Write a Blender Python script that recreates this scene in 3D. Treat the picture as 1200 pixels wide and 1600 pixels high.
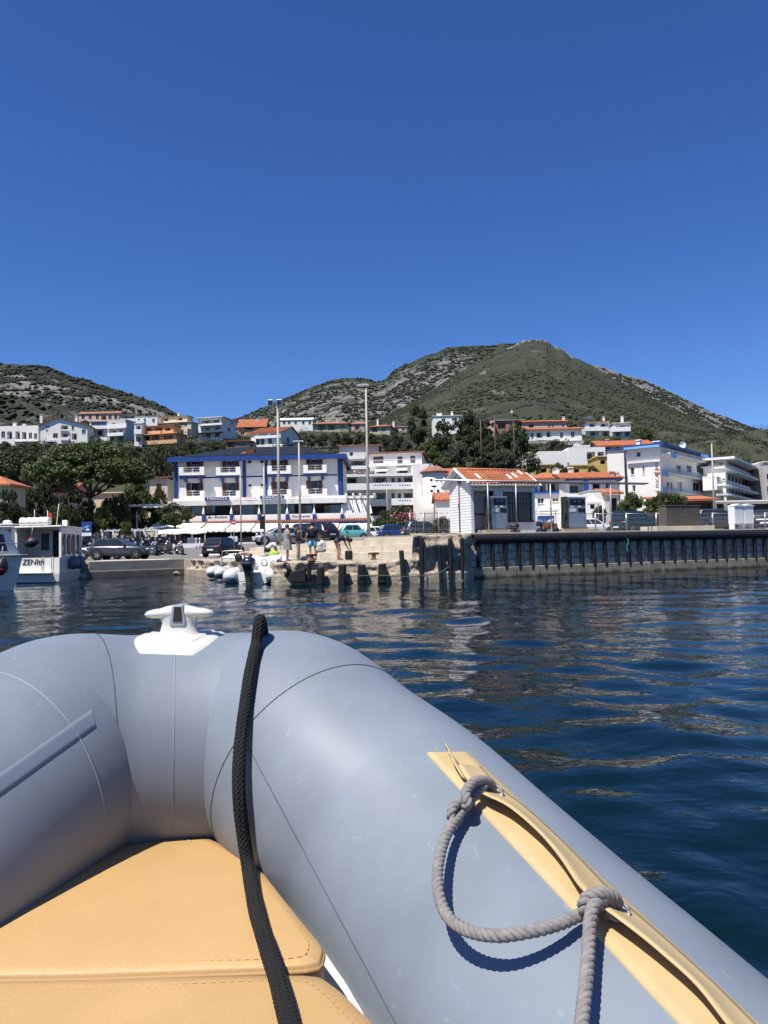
import bpy, bmesh, math, random
import numpy as np
from mathutils import Vector, Matrix

# ------------------------------------------------------------------ scene, camera, sky, sun
for o in list(bpy.data.objects):
    bpy.data.objects.remove(o)
SC = bpy.context.scene
COL = SC.collection
R_ = math.radians
CAM_Z = 1.6
PITCH, ROLL, FPX = R_(2.53), R_(1.2), 1200.0
_F = np.array([0, math.cos(PITCH), math.sin(PITCH)])
_Z = np.array([0, -math.sin(PITCH), math.cos(PITCH)])
_X = np.array([1.0, 0, 0])
_R = math.cos(ROLL) * _X - math.sin(ROLL) * _Z
_U = math.sin(ROLL) * _X + math.cos(ROLL) * _Z
CAM = np.array([0, 0, CAM_Z])

cd = bpy.data.cameras.new('camera')
cam = bpy.data.objects.new('camera', cd)
COL.objects.link(cam)
cd.sensor_fit = 'VERTICAL'
cd.sensor_height = 36.0
cd.lens = 36.0 * FPX / 1600.0
cd.clip_start = 0.05
cd.clip_end = 12000
m = Matrix(((_R[0], _U[0], -_F[0], 0), (_R[1], _U[1], -_F[1], 0), (_R[2], _U[2], -_F[2], CAM_Z), (0, 0, 0, 1)))
cam.matrix_world = m
SC.camera = cam

SUN = np.array([-0.36, -0.37, 1.0]); SUN = SUN / np.linalg.norm(SUN)
EL = math.asin(SUN[2]); AZ = math.atan2(SUN[0], SUN[1])
W = bpy.data.worlds.new('World'); SC.world = W; W.use_nodes = True
nt = W.node_tree; nt.nodes.clear()
wo = nt.nodes.new('ShaderNodeOutputWorld'); bg = nt.nodes.new('ShaderNodeBackground')
sky = nt.nodes.new('ShaderNodeTexSky'); sky.sky_type = 'NISHITA'; sky.sun_disc = False
sky.sun_elevation = EL; sky.sun_rotation = AZ
sky.altitude = 0; sky.air_density = 1.0; sky.dust_density = 0.15; sky.ozone_density = 3.0
gm = nt.nodes.new('ShaderNodeGamma'); gm.inputs[1].default_value = 1.14
hs = nt.nodes.new('ShaderNodeHueSaturation'); hs.inputs['Saturation'].default_value = 1.10; hs.inputs['Value'].default_value = 1.0
bg.inputs['Strength'].default_value = 0.061
nt.links.new(sky.outputs[0], gm.inputs[0]); nt.links.new(gm.outputs[0], hs.inputs['Color']); tn = nt.nodes.new('ShaderNodeMix'); tn.data_type = 'RGBA'; tn.blend_type = 'MULTIPLY'; tn.inputs[0].default_value = 1.0; tn.inputs[7].default_value = (.66, .84, 1.22, 1)
nt.links.new(hs.outputs[0], tn.inputs[6]); nt.links.new(tn.outputs[2], bg.inputs['Color'])
nt.links.new(bg.outputs[0], wo.inputs['Surface'])
ld = bpy.data.lights.new('sun', 'SUN'); ld.energy = 5.0; ld.angle = R_(0.53); ld.color = (1.0, 0.95, 0.87)
sun = bpy.data.objects.new('sun', ld); COL.objects.link(sun)
sun.location = (-30, -30, 90)
sun.rotation_euler = Vector((-SUN[0], -SUN[1], -SUN[2])).to_track_quat('-Z', 'Y').to_euler()
SC.view_settings.view_transform = 'Standard'; SC.view_settings.look = 'None'
SC.view_settings.exposure = 0.45; SC.view_settings.gamma = 1.0
SC.cycles.max_bounces = 6; SC.cycles.transparent_max_bounces = 8
SC.cycles.caustics_reflective = False; SC.cycles.caustics_refractive = False

# ------------------------------------------------------------------ helpers
rng = np.random.default_rng(7)
random.seed(7)

def ray(px, py):
    return _F + (px - 600) / FPX * _R + (800 - py) / FPX * _U
def P(px, py, Y):
    d = ray(px, py); return CAM + d * (Y / d[1])
def PZ(px, py, z):
    d = ray(px, py); return CAM + d * ((z - CAM_Z) / d[2])
def S(Y): return Y / FPX            # metres per photo pixel at depth Y

_T = np.random.default_rng(3).random((256, 256))
def vnoise(x, y):
    x = np.asarray(x, float); y = np.asarray(y, float)
    xi = np.floor(x).astype(int); yi = np.floor(y).astype(int)
    fx = x - xi; fy = y - yi
    fx = fx * fx * (3 - 2 * fx); fy = fy * fy * (3 - 2 * fy)
    a = _T[xi % 256, yi % 256]; b = _T[(xi + 1) % 256, yi % 256]
    c = _T[xi % 256, (yi + 1) % 256]; d = _T[(xi + 1) % 256, (yi + 1) % 256]
    return (a * (1 - fx) + b * fx) * (1 - fy) + (c * (1 - fx) + d * fx) * fy
def fbm(x, y, o=5, g=0.5):
    s = 0; a = 1; t = 0
    for i in range(o):
        s = s + a * vnoise(x * 2 ** i + 17.3 * i, y * 2 ** i + 9.1 * i); t += a; a *= g
    return s / t
def ridged(x, y, o=5):
    s = 0; a = 1; t = 0
    for i in range(o):
        s = s + a * (1 - np.abs(2 * vnoise(x * 2 ** i + 5.3 * i, y * 2 ** i + 3.7 * i) - 1)); t += a; a *= 0.5
    return s / t

ORG = {}
def tag(o, label=None, cat=None, group=None, kind=None):
    if label: o['label'] = label
    if cat: o['category'] = cat
    if group: o['group'] = group
    if kind: o['kind'] = kind
    return o
def thing(name, label, cat, loc=(0, 0, 0), rz=0.0, group=None):
    o = bpy.data.objects.new(name, None); COL.objects.link(o)
    o.empty_display_size = 0.3
    o.location = loc; o.rotation_euler = (0, 0, rz)
    ORG[o] = np.array(loc, float)
    return tag(o, label, cat, group)
def link(name, me, parent=None):
    o = bpy.data.objects.new(name, me); COL.objects.link(o)
    if parent is not None:
        o.parent = parent
    return o
def copy_tree(o, parent=None, label=None, mats=None):
    c = o.copy(); COL.objects.link(c); c.parent = parent
    if label: c['label'] = label
    if mats and o.type == 'MESH' and o.name.split('.')[0] in mats:
        c.material_slots[0].link = 'OBJECT'; c.material_slots[0].material = M[mats[o.name.split('.')[0]]]
    for ch in list(o.children):
        copy_tree(ch, c, None, mats)
    return c

class MB:
    """collects vertices and faces of one mesh"""
    def __init__(s): s.v = []; s.f = []
    def add(s, vs, fs):
        b = len(s.v); s.v.extend([tuple(map(float, q)) for q in vs]); s.f.extend([tuple(i + b for i in f) for f in fs]); return s
    def box(s, x0, y0, z0, x1, y1, z1):
        return s.add([(x0, y0, z0), (x1, y0, z0), (x1, y1, z0), (x0, y1, z0), (x0, y0, z1), (x1, y0, z1), (x1, y1, z1), (x0, y1, z1)],
                     [(0, 3, 2, 1), (4, 5, 6, 7), (0, 1, 5, 4), (1, 2, 6, 5), (2, 3, 7, 6), (3, 0, 4, 7)])
    def obox(s, o, u, v, w, a, b, c):
        """oriented box: origin corner o, axes u, v, w (unit) with lengths a, b, c"""
        o, u, v, w = (np.asarray(q, float) for q in (o, u, v, w))
        q = [o + u * i * a + v * j * b + w * k * c for k in (0, 1) for (i, j) in ((0, 0), (1, 0), (1, 1), (0, 1))]
        return s.add(q, [(0, 3, 2, 1), (4, 5, 6, 7), (0, 1, 5, 4), (1, 2, 6, 5), (2, 3, 7, 6), (3, 0, 4, 7)])
    def prism(s, poly, z0, z1):
        n = len(poly)
        s.add([(p[0], p[1], z0) for p in poly] + [(p[0], p[1], z1) for p in poly],
              [tuple(range(n - 1, -1, -1)), tuple(range(n, 2 * n))] + [(i, (i + 1) % n, n + (i + 1) % n, n + i) for i in range(n)])
        return s
    def extrude(s, poly, d):
        """3-D polygon extruded by vector d"""
        n = len(poly); d = np.asarray(d, float)
        s.add([np.asarray(p, float) for p in poly] + [np.asarray(p, float) + d for p in poly],
              [tuple(range(n - 1, -1, -1)), tuple(range(n, 2 * n))] + [(i, (i + 1) % n, n + (i + 1) % n, n + i) for i in range(n)])
        return s
    def tube(s, path, rad, n=8, cap=True, up=None):
        path = np.asarray(path, float); k = len(path)
        rad = np.full(k, rad) if np.isscalar(rad) else np.asarray(rad, float)
        t = np.gradient(path, axis=0); t /= np.linalg.norm(t, axis=1)[:, None] + 1e-12
        a = np.array([0, 0, 1.0]) if abs(t[0][2]) < 0.9 else np.array([1.0, 0, 0])
        nrm = np.cross(t[0], a); nrm /= np.linalg.norm(nrm)
        vs = []
        for i in range(k):
            nrm = nrm - t[i] * (nrm @ t[i]); nrm /= np.linalg.norm(nrm)
            b = np.cross(t[i], nrm)
            for j in range(n):
                w = 2 * math.pi * j / n
                vs.append(path[i] + rad[i] * (math.cos(w) * nrm + math.sin(w) * b))
        fs = [(i * n + j, i * n + (j + 1) % n, (i + 1) * n + (j + 1) % n, (i + 1) * n + j) for i in range(k - 1) for j in range(n)]
        if cap: fs += [tuple(range(n - 1, -1, -1)), tuple((k - 1) * n + j for j in range(n))]
        return s.add(vs, fs)
    def bar(s, a, b, w, n=6): return s.tube([a, b], w, n)
    def lathe(s, prof, c=(0, 0, 0), n=16, axis='z'):
        vs = []
        for (r, z) in prof:
            for j in range(n):
                w = 2 * math.pi * j / n
                x, y = r * math.cos(w), r * math.sin(w)
                q = (x, y, z) if axis == 'z' else ((z, x, y) if axis == 'x' else (x, z, y))
                vs.append((q[0] + c[0], q[1] + c[1], q[2] + c[2]))
        k = len(prof)
        fs = [(i * n + j, i * n + (j + 1) % n, (i + 1) * n + (j + 1) % n, (i + 1) * n + j) for i in range(k - 1) for j in range(n)]
        fs += [tuple(range(n - 1, -1, -1)), tuple((k - 1) * n + j for j in range(n))]
        return s.add(vs, fs)
    def blob(s, c, r, n=10, m_=7, jit=0.0, pw=1.0):
        c = np.asarray(c, float); r = np.asarray((r, r, r) if np.isscalar(r) else r, float)
        vs = [c + r * (0, 0, -1)]
        for i in range(1, m_):
            ph = -math.pi / 2 + math.pi * i / m_
            for j in range(n):
                w = 2 * math.pi * j / n
                q = np.array([math.cos(ph) * math.cos(w), math.cos(ph) * math.sin(w), math.sin(ph)])
                q = np.sign(q) * np.abs(q) ** pw
                vs.append(c + r * q * (1 + jit * (random.random() - .5)))
        vs.append(c + r * (0, 0, 1)); L = len(vs) - 1
        fs = [(0, 1 + (j + 1) % n, 1 + j) for j in range(n)]
        fs += [(1 + i * n + j, 1 + i * n + (j + 1) % n, 1 + (i + 1) * n + (j + 1) % n, 1 + (i + 1) * n + j) for i in range(m_ - 2) for j in range(n)]
        fs += [(1 + (m_ - 2) * n + j, 1 + (m_ - 2) * n + (j + 1) % n, L) for j in range(n)]
        return s.add(vs, fs)
    def grid(s, G):
        G = np.asarray(G, float); a, b = G.shape[:2]
        return s.add(G.reshape(-1, 3), [(i * b + j, i * b + j + 1, (i + 1) * b + j + 1, (i + 1) * b + j) for i in range(a - 1) for j in range(b - 1)])
    def mesh(s, name, mt, smooth=False, org=None, fix=True):
        me = bpy.data.meshes.new(name)
        v = np.array(s.v) if len(s.v) else np.zeros((0, 3))
        if org is not None: v = v - org
        me.from_pydata(v.tolist(), [], s.f)
        if mt is not None: me.materials.append(M[mt] if isinstance(mt, str) else mt)
        if fix:
            bm = bmesh.new(); bm.from_mesh(me); bmesh.ops.recalc_face_normals(bm, faces=bm.faces); bm.to_mesh(me); bm.free()
        if smooth: me.shade_smooth()
        me.update(); return me
    def build(s, name, mt, parent=None, smooth=False, world=True, bevel=0, fix=True, seg=2):
        org = ORG.get(parent) if (parent is not None and world) else None
        o = link(name, s.mesh(name, mt, smooth, org, fix), parent)
        if parent is not None: ORG[o] = ORG.get(parent, np.zeros(3))
        else: ORG[o] = np.zeros(3)
        if bevel:
            b = o.modifiers.new('bevel', 'BEVEL'); b.width = bevel; b.segments = seg; b.limit_method = 'ANGLE'; b.angle_limit = R_(40)
        return o

def npmesh(name, V, Fq, mt, smooth=False, parent=None):
    """fast mesh from numpy: V (n,3), Fq (m,k)"""
    me = bpy.data.meshes.new(name); V = np.asarray(V, np.float32); Fq = np.asarray(Fq, np.int32)
    me.vertices.add(len(V)); me.vertices.foreach_set('co', V.ravel())
    k = Fq.shape[1]; me.loops.add(Fq.size); me.loops.foreach_set('vertex_index', Fq.ravel())
    me.polygons.add(len(Fq)); me.polygons.foreach_set('loop_start', np.arange(0, Fq.size, k, dtype=np.int32))
    me.update(calc_edges=True); me.materials.append(M[mt] if isinstance(mt, str) else mt)
    if smooth: me.shade_smooth()
    return me
def gridfaces(a, b):
    i, j = np.meshgrid(np.arange(a - 1), np.arange(b - 1), indexing='ij')
    q = (i * b + j).ravel(); return np.stack([q, q + 1, q + b + 1, q + b], 1)

def crom(pts, n):
    """Catmull-Rom resample of a polyline, n points per span"""
    p = np.asarray(pts, float); p = np.vstack([2 * p[0] - p[1], p, 2 * p[-1] - p[-2]]); out = []
    for i in range(1, len(p) - 2):
        for t in np.linspace(0, 1, n, endpoint=False):
            a, b, c, d = p[i - 1], p[i], p[i + 1], p[i + 2]
            out.append(0.5 * ((2 * b) + (-a + c) * t + (2 * a - 5 * b + 4 * c - d) * t * t + (-a + 3 * b - 3 * c + d) * t ** 3))
    out.append(p[-2]); return np.array(out)

# ------------------------------------------------------------------ materials
M = {}
def mat(name, col, rough=0.6, var=0.12, scale=2.0, metal=0.0, bump=0.0, bscale=40.0, spec=0.5, stain=0.0, coat=0.0, detail=5, sc3=None):
    m = bpy.data.materials.new(name); m.use_nodes = True; t = m.node_tree; n = t.nodes; b = n['Principled BSDF']
    b.inputs['Roughness'].default_value = rough; b.inputs['Metallic'].default_value = metal
    b.inputs['Specular IOR Level'].default_value = spec; b.inputs['Coat Weight'].default_value = coat
    tc = n.new('ShaderNodeTexCoord'); src = tc.outputs['Object']
    if sc3:
        mp = n.new('ShaderNodeMapping'); mp.inputs['Scale'].default_value = sc3; t.links.new(src, mp.inputs[0]); src = mp.outputs[0]
    col = tuple(col)
    if var > 0:
        nz = n.new('ShaderNodeTexNoise'); nz.inputs['Scale'].default_value = scale; nz.inputs['Detail'].default_value = detail; nz.inputs['Roughness'].default_value = 0.62
        t.links.new(src, nz.inputs['Vector'])
        cr = n.new('ShaderNodeValToRGB'); cr.color_ramp.elements[0].position = 0.3; cr.color_ramp.elements[1].position = 0.7
        cr.color_ramp.elements[0].color = tuple(max(0, c * (1 - var)) for c in col) + (1,)
        cr.color_ramp.elements[1].color = tuple(min(1, c * (1 + var)) for c in col) + (1,)
        t.links.new(nz.outputs['Fac'], cr.inputs['Fac']); out = cr.outputs['Color']
        if stain > 0:
            mp2 = n.new('ShaderNodeMapping'); mp2.inputs['Scale'].default_value = (1.2, 1.2, 0.16); t.links.new(tc.outputs['Object'], mp2.inputs[0])
            n2 = n.new('ShaderNodeTexNoise'); n2.inputs['Scale'].default_value = 1.6; n2.inputs['Detail'].default_value = 7; t.links.new(mp2.outputs[0], n2.inputs['Vector'])
            r2 = n.new('ShaderNodeValToRGB'); r2.color_ramp.elements[0].position = 0.50; r2.color_ramp.elements[1].position = 0.78
            r2.color_ramp.elements[0].color = (0, 0, 0, 1); r2.color_ramp.elements[1].color = (stain, stain, stain, 1)
            t.links.new(n2.outputs['Fac'], r2.inputs['Fac'])
            mx = n.new('ShaderNodeMix'); mx.data_type = 'RGBA'; t.links.new(r2.outputs['Color'], mx.inputs['Factor'])
            t.links.new(out, mx.inputs[6]); mx.inputs[7].default_value = (col[0] * .42, col[1] * .39, col[2] * .34, 1); out = mx.outputs[2]
        t.links.new(out, b.inputs['Base Color'])
        rr = n.new('ShaderNodeMapRange'); rr.inputs['To Min'].default_value = max(0.02, rough - 0.1); rr.inputs['To Max'].default_value = min(1, rough + 0.1)
        t.links.new(nz.outputs['Fac'], rr.inputs['Value']); t.links.new(rr.outputs[0], b.inputs['Roughness'])
    else:
        b.inputs['Base Color'].default_value = col + (1,)
    if bump > 0:
        nb = n.new('ShaderNodeTexNoise'); nb.inputs['Scale'].default_value = bscale; nb.inputs['Detail'].default_value = 6; t.links.new(src, nb.inputs['Vector'])
        bp = n.new('ShaderNodeBump'); bp.inputs['Strength'].default_value = min(1, bump); bp.inputs['Distance'].default_value = 0.4 / bscale
        t.links.new(nb.outputs['Fac'], bp.inputs['Height']); t.links.new(bp.outputs[0], b.inputs['Normal'])
    M[name] = m; return m
def nodes(name):
    m = M[name]; return m.node_tree, m.node_tree.nodes, m.node_tree.nodes['Principled BSDF']

mat('white_wall', (.82, .79, .73), .8, .05, .6, stain=.14)
mat('cream_wall', (.66, .56, .40), .85, .08, .6, stain=.14)
mat('grey_wall', (.52, .49, .46), .85, .08, .6, stain=.14)
mat('ochre_wall', (.62, .37, .19), .85, .10, .6, stain=.14)
mat('peach_wall', (.68, .48, .36), .85, .08, .6, stain=.14)
mat('pink_wall', (.62, .40, .34), .85, .08, .6, stain=.14)
mat('brown_wall', (.30, .16, .12), .85, .1, .6, stain=.2)
mat('olive_wall', (.42, .41, .27), .85, .08, .6, stain=.14)
mat('yellow_wall', (.60, .42, .14), .85, .08, .6, stain=.14)
mat('light_blue', (.18, .42, .68), .6, .06)
mat('blue_trim', (.013, .050, .205), .5, .1, 2)
mat('blue_paint', (.05, .16, .55), .5, .1, 2)
mat('sign_blue', (.018, .06, .23), .4, .05)
mat('white_paint', (.80, .80, .78), .45, .04, 3)
mat('dirty_white', (.72, .71, .67), .5, .08, 2, stain=.35)
mat('shutter_brown', (.10, .030, .022), .5, .15, 6)
mat('shutter_green', (.03, .28, .17), .5, .1, 6)
mat('frame_dark', (.05, .045, .04), .5, .1)
mat('black_metal', (.012, .012, .014), .4, .1)
mat('galvanised', (.42, .43, .44), .42, .10, 8, metal=.75)
mat('steel', (.34, .335, .33), .45, .06, 6, metal=.45)
mat('pole_paint', (.40, .38, .31), .55, .10, 2, stain=.25)
mat('terracotta', (.40, .135, .060), .85, .32, 1.6, bump=.5, bscale=6)
mat('old_tile', (.27, .13, .085), .85, .30, 1.4, bump=.5, bscale=6)
mat('solar', (.020, .022, .028), .55, .2, 1, spec=.2)
mat('concrete', (.32, .275, .20), .9, .22, 1.4, bump=.6, bscale=22)
mat('pale_concrete', (.52, .455, .35), .9, .20, 1.2, bump=.6, bscale=22)
mat('dark_concrete', (.18, .165, .13), .9, .3, 1.3, bump=.7, bscale=14)
mat('quay_stone', (.38, .315, .23), .9, .50, 2.6, bump=1, bscale=9)
mat('wall_stone', (.52, .47, .40), .9, .25, 3.0, bump=.8, bscale=18)
mat('ledge', (.26, .225, .16), .9, .25, 1.8, bump=.6, bscale=16)
t_, n_, b_ = nodes('ledge'); tc = n_.new('ShaderNodeTexCoord'); sp = n_.new('ShaderNodeSeparateXYZ'); t_.links.new(tc.outputs['Object'], sp.inputs[0])
nz = n_.new('ShaderNodeTexNoise'); nz.inputs['Scale'].default_value = 2.5; nz.inputs['Detail'].default_value = 6; t_.links.new(tc.outputs['Object'], nz.inputs['Vector'])
mr = n_.new('ShaderNodeMath'); mr.operation = 'MULTIPLY_ADD'; mr.inputs[1].default_value = .40; mr.inputs[2].default_value = -.03; t_.links.new(nz.outputs['Fac'], mr.inputs[0]); mm = n_.new('ShaderNodeMath'); mm.operation = 'SUBTRACT'; t_.links.new(mr.outputs[0], mm.inputs[0]); t_.links.new(sp.outputs['Z'], mm.inputs[1])
cr = n_.new('ShaderNodeValToRGB'); cr.color_ramp.elements[0].position = .0; cr.color_ramp.elements[1].position = .16; t_.links.new(mm.outputs[0], cr.inputs['Fac'])
mx = n_.new('ShaderNodeMix'); mx.data_type = 'RGBA'; t_.links.new(cr.outputs['Color'], mx.inputs['Factor']); t_.links.new(b_.inputs['Base Color'].links[0].from_socket, mx.inputs[6]); mx.inputs[7].default_value = (.050, .045, .022, 1); t_.links.new(mx.outputs[2], b_.inputs['Base Color'])
mat('mortar', (.14, .13, .115), .95, .2, 6)
mat('rock', (.42, .37, .30), .92, .3, 2.4, bump=1, bscale=7)
mat('asphalt', (.16, .155, .145), .9, .2, 1.5, bump=.4, bscale=60)
mat('parking', (.30, .27, .22), .9, .2, .6, bump=.4, bscale=50)
mat('rubber', (.010, .010, .011), .55, .3, 3, bump=.3, bscale=20)
mat('cloth_white', (.76, .75, .71), .9, .05, 2)
mat('awning', (.66, .63, .55), .9, .06, 1.5)
mat('plastic_white', (.78, .78, .76), .35, .03)
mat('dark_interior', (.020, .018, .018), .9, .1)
mat('wood_dark', (.08, .045, .025), .7, .3, 4)
mat('rust', (.14, .055, .03), .9, .4, 6)
mat('text_dark', (.05, .05, .07), .6, 0)
mat('text_red', (.50, .05, .03), .6, 0)
mat('text_orange', (.60, .28, .16), .6, 0)
mat('text_white', (.82, .82, .82), .6, 0)
mat('red_sign', (.55, .03, .05), .5, .05)
mat('glass', (.020, .026, .032), .06, 0, spec=.6)
mat('glass_blue', (.05, .09, .14), .05, 0, spec=.8)
mat('curtain', (.22, .21, .20), .8, .2, 4)
# ------------------------------------------------------------------ sea
mat('water', (.0010, .0095, .0125), .012, 0, spec=.5)
t_, n_, b_ = nodes('water')
b_.inputs['IOR'].default_value = 1.333
b_.inputs['Specular IOR Level'].default_value = 0.31
tc = n_.new('ShaderNodeTexCoord')
mp = n_.new('ShaderNodeMapping'); mp.inputs['Scale'].default_value = (1.0, 1.35, 1)
t_.links.new(tc.outputs['Object'], mp.inputs[0])
w1 = n_.new('ShaderNodeTexNoise'); w1.inputs['Scale'].default_value = 6.0; w1.inputs['Detail'].default_value = 2.5; w1.inputs['Roughness'].default_value = .45; w1.inputs['Distortion'].default_value = .6
w2 = n_.new('ShaderNodeTexNoise'); w2.inputs['Scale'].default_value = 1.3; w2.inputs['Detail'].default_value = 2.0; w2.inputs['Distortion'].default_value = .3
t_.links.new(mp.outputs[0], w1.inputs['Vector']); t_.links.new(mp.outputs[0], w2.inputs['Vector'])
bp1 = n_.new('ShaderNodeBump'); bp1.inputs['Strength'].default_value = 1.0; bp1.inputs['Distance'].default_value = .0062
bp2 = n_.new('ShaderNodeBump'); bp2.inputs['Strength'].default_value = 1.0; bp2.inputs['Distance'].default_value = .012
t_.links.new(w1.outputs['Fac'], bp1.inputs['Height']); t_.links.new(w2.outputs['Fac'], bp2.inputs['Height'])
t_.links.new(bp2.outputs[0], bp1.inputs['Normal']); t_.links.new(bp1.outputs[0], b_.inputs['Normal'])
def make_sea():
    dist = np.concatenate([[0.05], np.geomspace(.5, 75, 560), np.geomspace(90, 5000, 14)])
    an = np.concatenate([np.linspace(-180, -46, 40, endpoint=False), np.linspace(-46, 46, 560), np.linspace(46, 180, 41)[1:]])
    D, A = np.meshgrid(dist, np.radians(an), indexing='ij')
    X = D * np.sin(A); Y = D * np.cos(A)
    g = np.random.default_rng(21); H = np.zeros_like(X)
    sp = np.maximum(D * .0022, D * .0093)
    for i in range(80):
        lam = 0.30 * (3.6 / .30) ** g.random(); th = g.normal(0.5, 0.85); ph = g.random() * 6.283
        k = 2 * np.pi / lam; slope = 0.0120 * (1.25 if .4 < lam < 1.3 else .75)
        fade = np.clip((lam / sp - 3.5) / 4, 0, 1)
        w = .18 * np.sin(X * .31 + i) + .18 * np.sin(Y * .27 + 2 * i)
        s = np.sin(k * (X * np.sin(th) + Y * np.cos(th)) + ph + 3 * w)
        H += fade * slope / k * (s + .18 * np.cos(2 * (k * (X * np.sin(th) + Y * np.cos(th)) + ph + 3 * w)))
    H *= np.clip(D / .8, 0, 1)
    V = np.stack([X, Y, H], -1).reshape(-1, 3)
    o = link('sea_water', npmesh('sea_water', V, gridfaces(*X.shape), 'water', True))
    tag(o, 'rippled dark blue harbour water between the dinghy and the quay', None, None, 'structure')
make_sea()

# ------------------------------------------------------------------ land: shore, town slope, hills
def terrain_z(X, Y):
    """height of the town slope"""
    X = np.asarray(X, float); Y = np.asarray(Y, float)
    sh = np.interp(X / np.maximum(Y, 60), [-.6, -.2, .1, .3, .55], [0, 0, 6, 10, 26])      # slope starts later to the right
    z = np.interp(Y - sh, [0, 118, 150, 215, 300, 420, 700, 1200, 6000], [2.0, 2.0, 12., 29.5, 46, 55, 60, 60, 60])
    k = np.clip((Y - 125) / 40, 0, 1)
    return z + k * (fbm(X / 26 + 3, Y / 26 + 8, 4) - .5) * 7
mat('scrub_soil', (.036, .042, .017), .95, .35, .12, bump=.8, bscale=2.0)
mat('hill_green', (.062, .083, .030), .95, .40, .035, bump=1, bscale=.6, detail=12)
def rocky(name, green, rock, lo, hi, scale, zlo=None):
    mat(name, green, .95, .45, .03, detail=12)
    t, n, b = nodes(name); g = b.inputs['Base Color'].links[0].from_socket
    tc = n.new('ShaderNodeTexCoord'); mp = n.new('ShaderNodeMapping'); mp.inputs['Scale'].default_value = (1, 1, 1.6); mp.inputs['Rotation'].default_value = (.3, .5, .2)
    t.links.new(tc.outputs['Object'], mp.inputs[0])
    nz = n.new('ShaderNodeTexNoise'); nz.inputs['Scale'].default_value = scale; nz.inputs['Detail'].default_value = 9; nz.inputs['Roughness'].default_value = .66; nz.inputs['Distortion'].default_value = .8
    t.links.new(mp.outputs[0], nz.inputs['Vector'])
    at = n.new('ShaderNodeAttribute'); at.attribute_name = 'rock'
    ad = n.new('ShaderNodeMath'); ad.operation = 'ADD'; t.links.new(nz.outputs['Fac'], ad.inputs[0]); t.links.new(at.outputs['Fac'], ad.inputs[1])
    r = n.new('ShaderNodeValToRGB'); r.color_ramp.elements[0].position = lo; r.color_ramp.elements[1].position = hi
    t.links.new(ad.outputs[0], r.inputs['Fac'])
    n3 = n.new('ShaderNodeTexNoise'); n3.inputs['Scale'].default_value = scale * 5; n3.inputs['Detail'].default_value = 8; t.links.new(mp.outputs[0], n3.inputs['Vector'])
    rc = n.new('ShaderNodeValToRGB'); rc.color_ramp.elements[0].position = .32; rc.color_ramp.elements[1].position = .68
    rc.color_ramp.elements[0].color = tuple(c * .55 for c in rock) + (1,); rc.color_ramp.elements[1].color = tuple(c * 1.25 for c in rock) + (1,)
    t.links.new(n3.outputs['Fac'], rc.inputs['Fac'])
    mx = n.new('ShaderNodeMix'); mx.data_type = 'RGBA'; t.links.new(r.outputs['Color'], mx.inputs['Factor']); t.links.new(g, mx.inputs[6]); t.links.new(rc.outputs['Color'], mx.inputs[7])
    t.links.new(mx.outputs[2], b.inputs['Base Color'])
    bp = n.new('ShaderNodeBump'); bp.inputs['Strength'].default_value = 1; bp.inputs['Distance'].default_value = 2.5
    t.links.new(n3.outputs['Fac'], bp.inputs['Height']); t.links.new(bp.outputs[0], b.inputs['Normal'])
rocky('limestone_hill', (.022, .028, .012), (.17, .165, .155), .51, .62, .040)
rocky('green_hill', (.024, .032, .011), (.18, .165, .14), .62, .72, .040)
mat('leaf_scrub', (.016, .022, .009), .9, .35, .05)
mat('leaf_macchia', (.023, .033, .011), .9, .35, .05)

def make_town_slope():
    xs = np.linspace(-420, 520, 240); ys = np.concatenate([np.linspace(98, 420, 150), np.linspace(440, 1400, 30)])
    X, Y = np.meshgrid(xs, ys, indexing='ij')
    Z = terrain_z(X, Y); Z[:, 0] = -2
    V = np.stack([X, Y, Z], -1).reshape(-1, 3)
    o = link('town_hillside', npmesh('town_hillside', V, gridfaces(*X.shape), 'scrub_soil', True))
    tag(o, 'green scrubby hillside the town is built on', None, None, 'structure')
make_town_slope()

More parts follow.
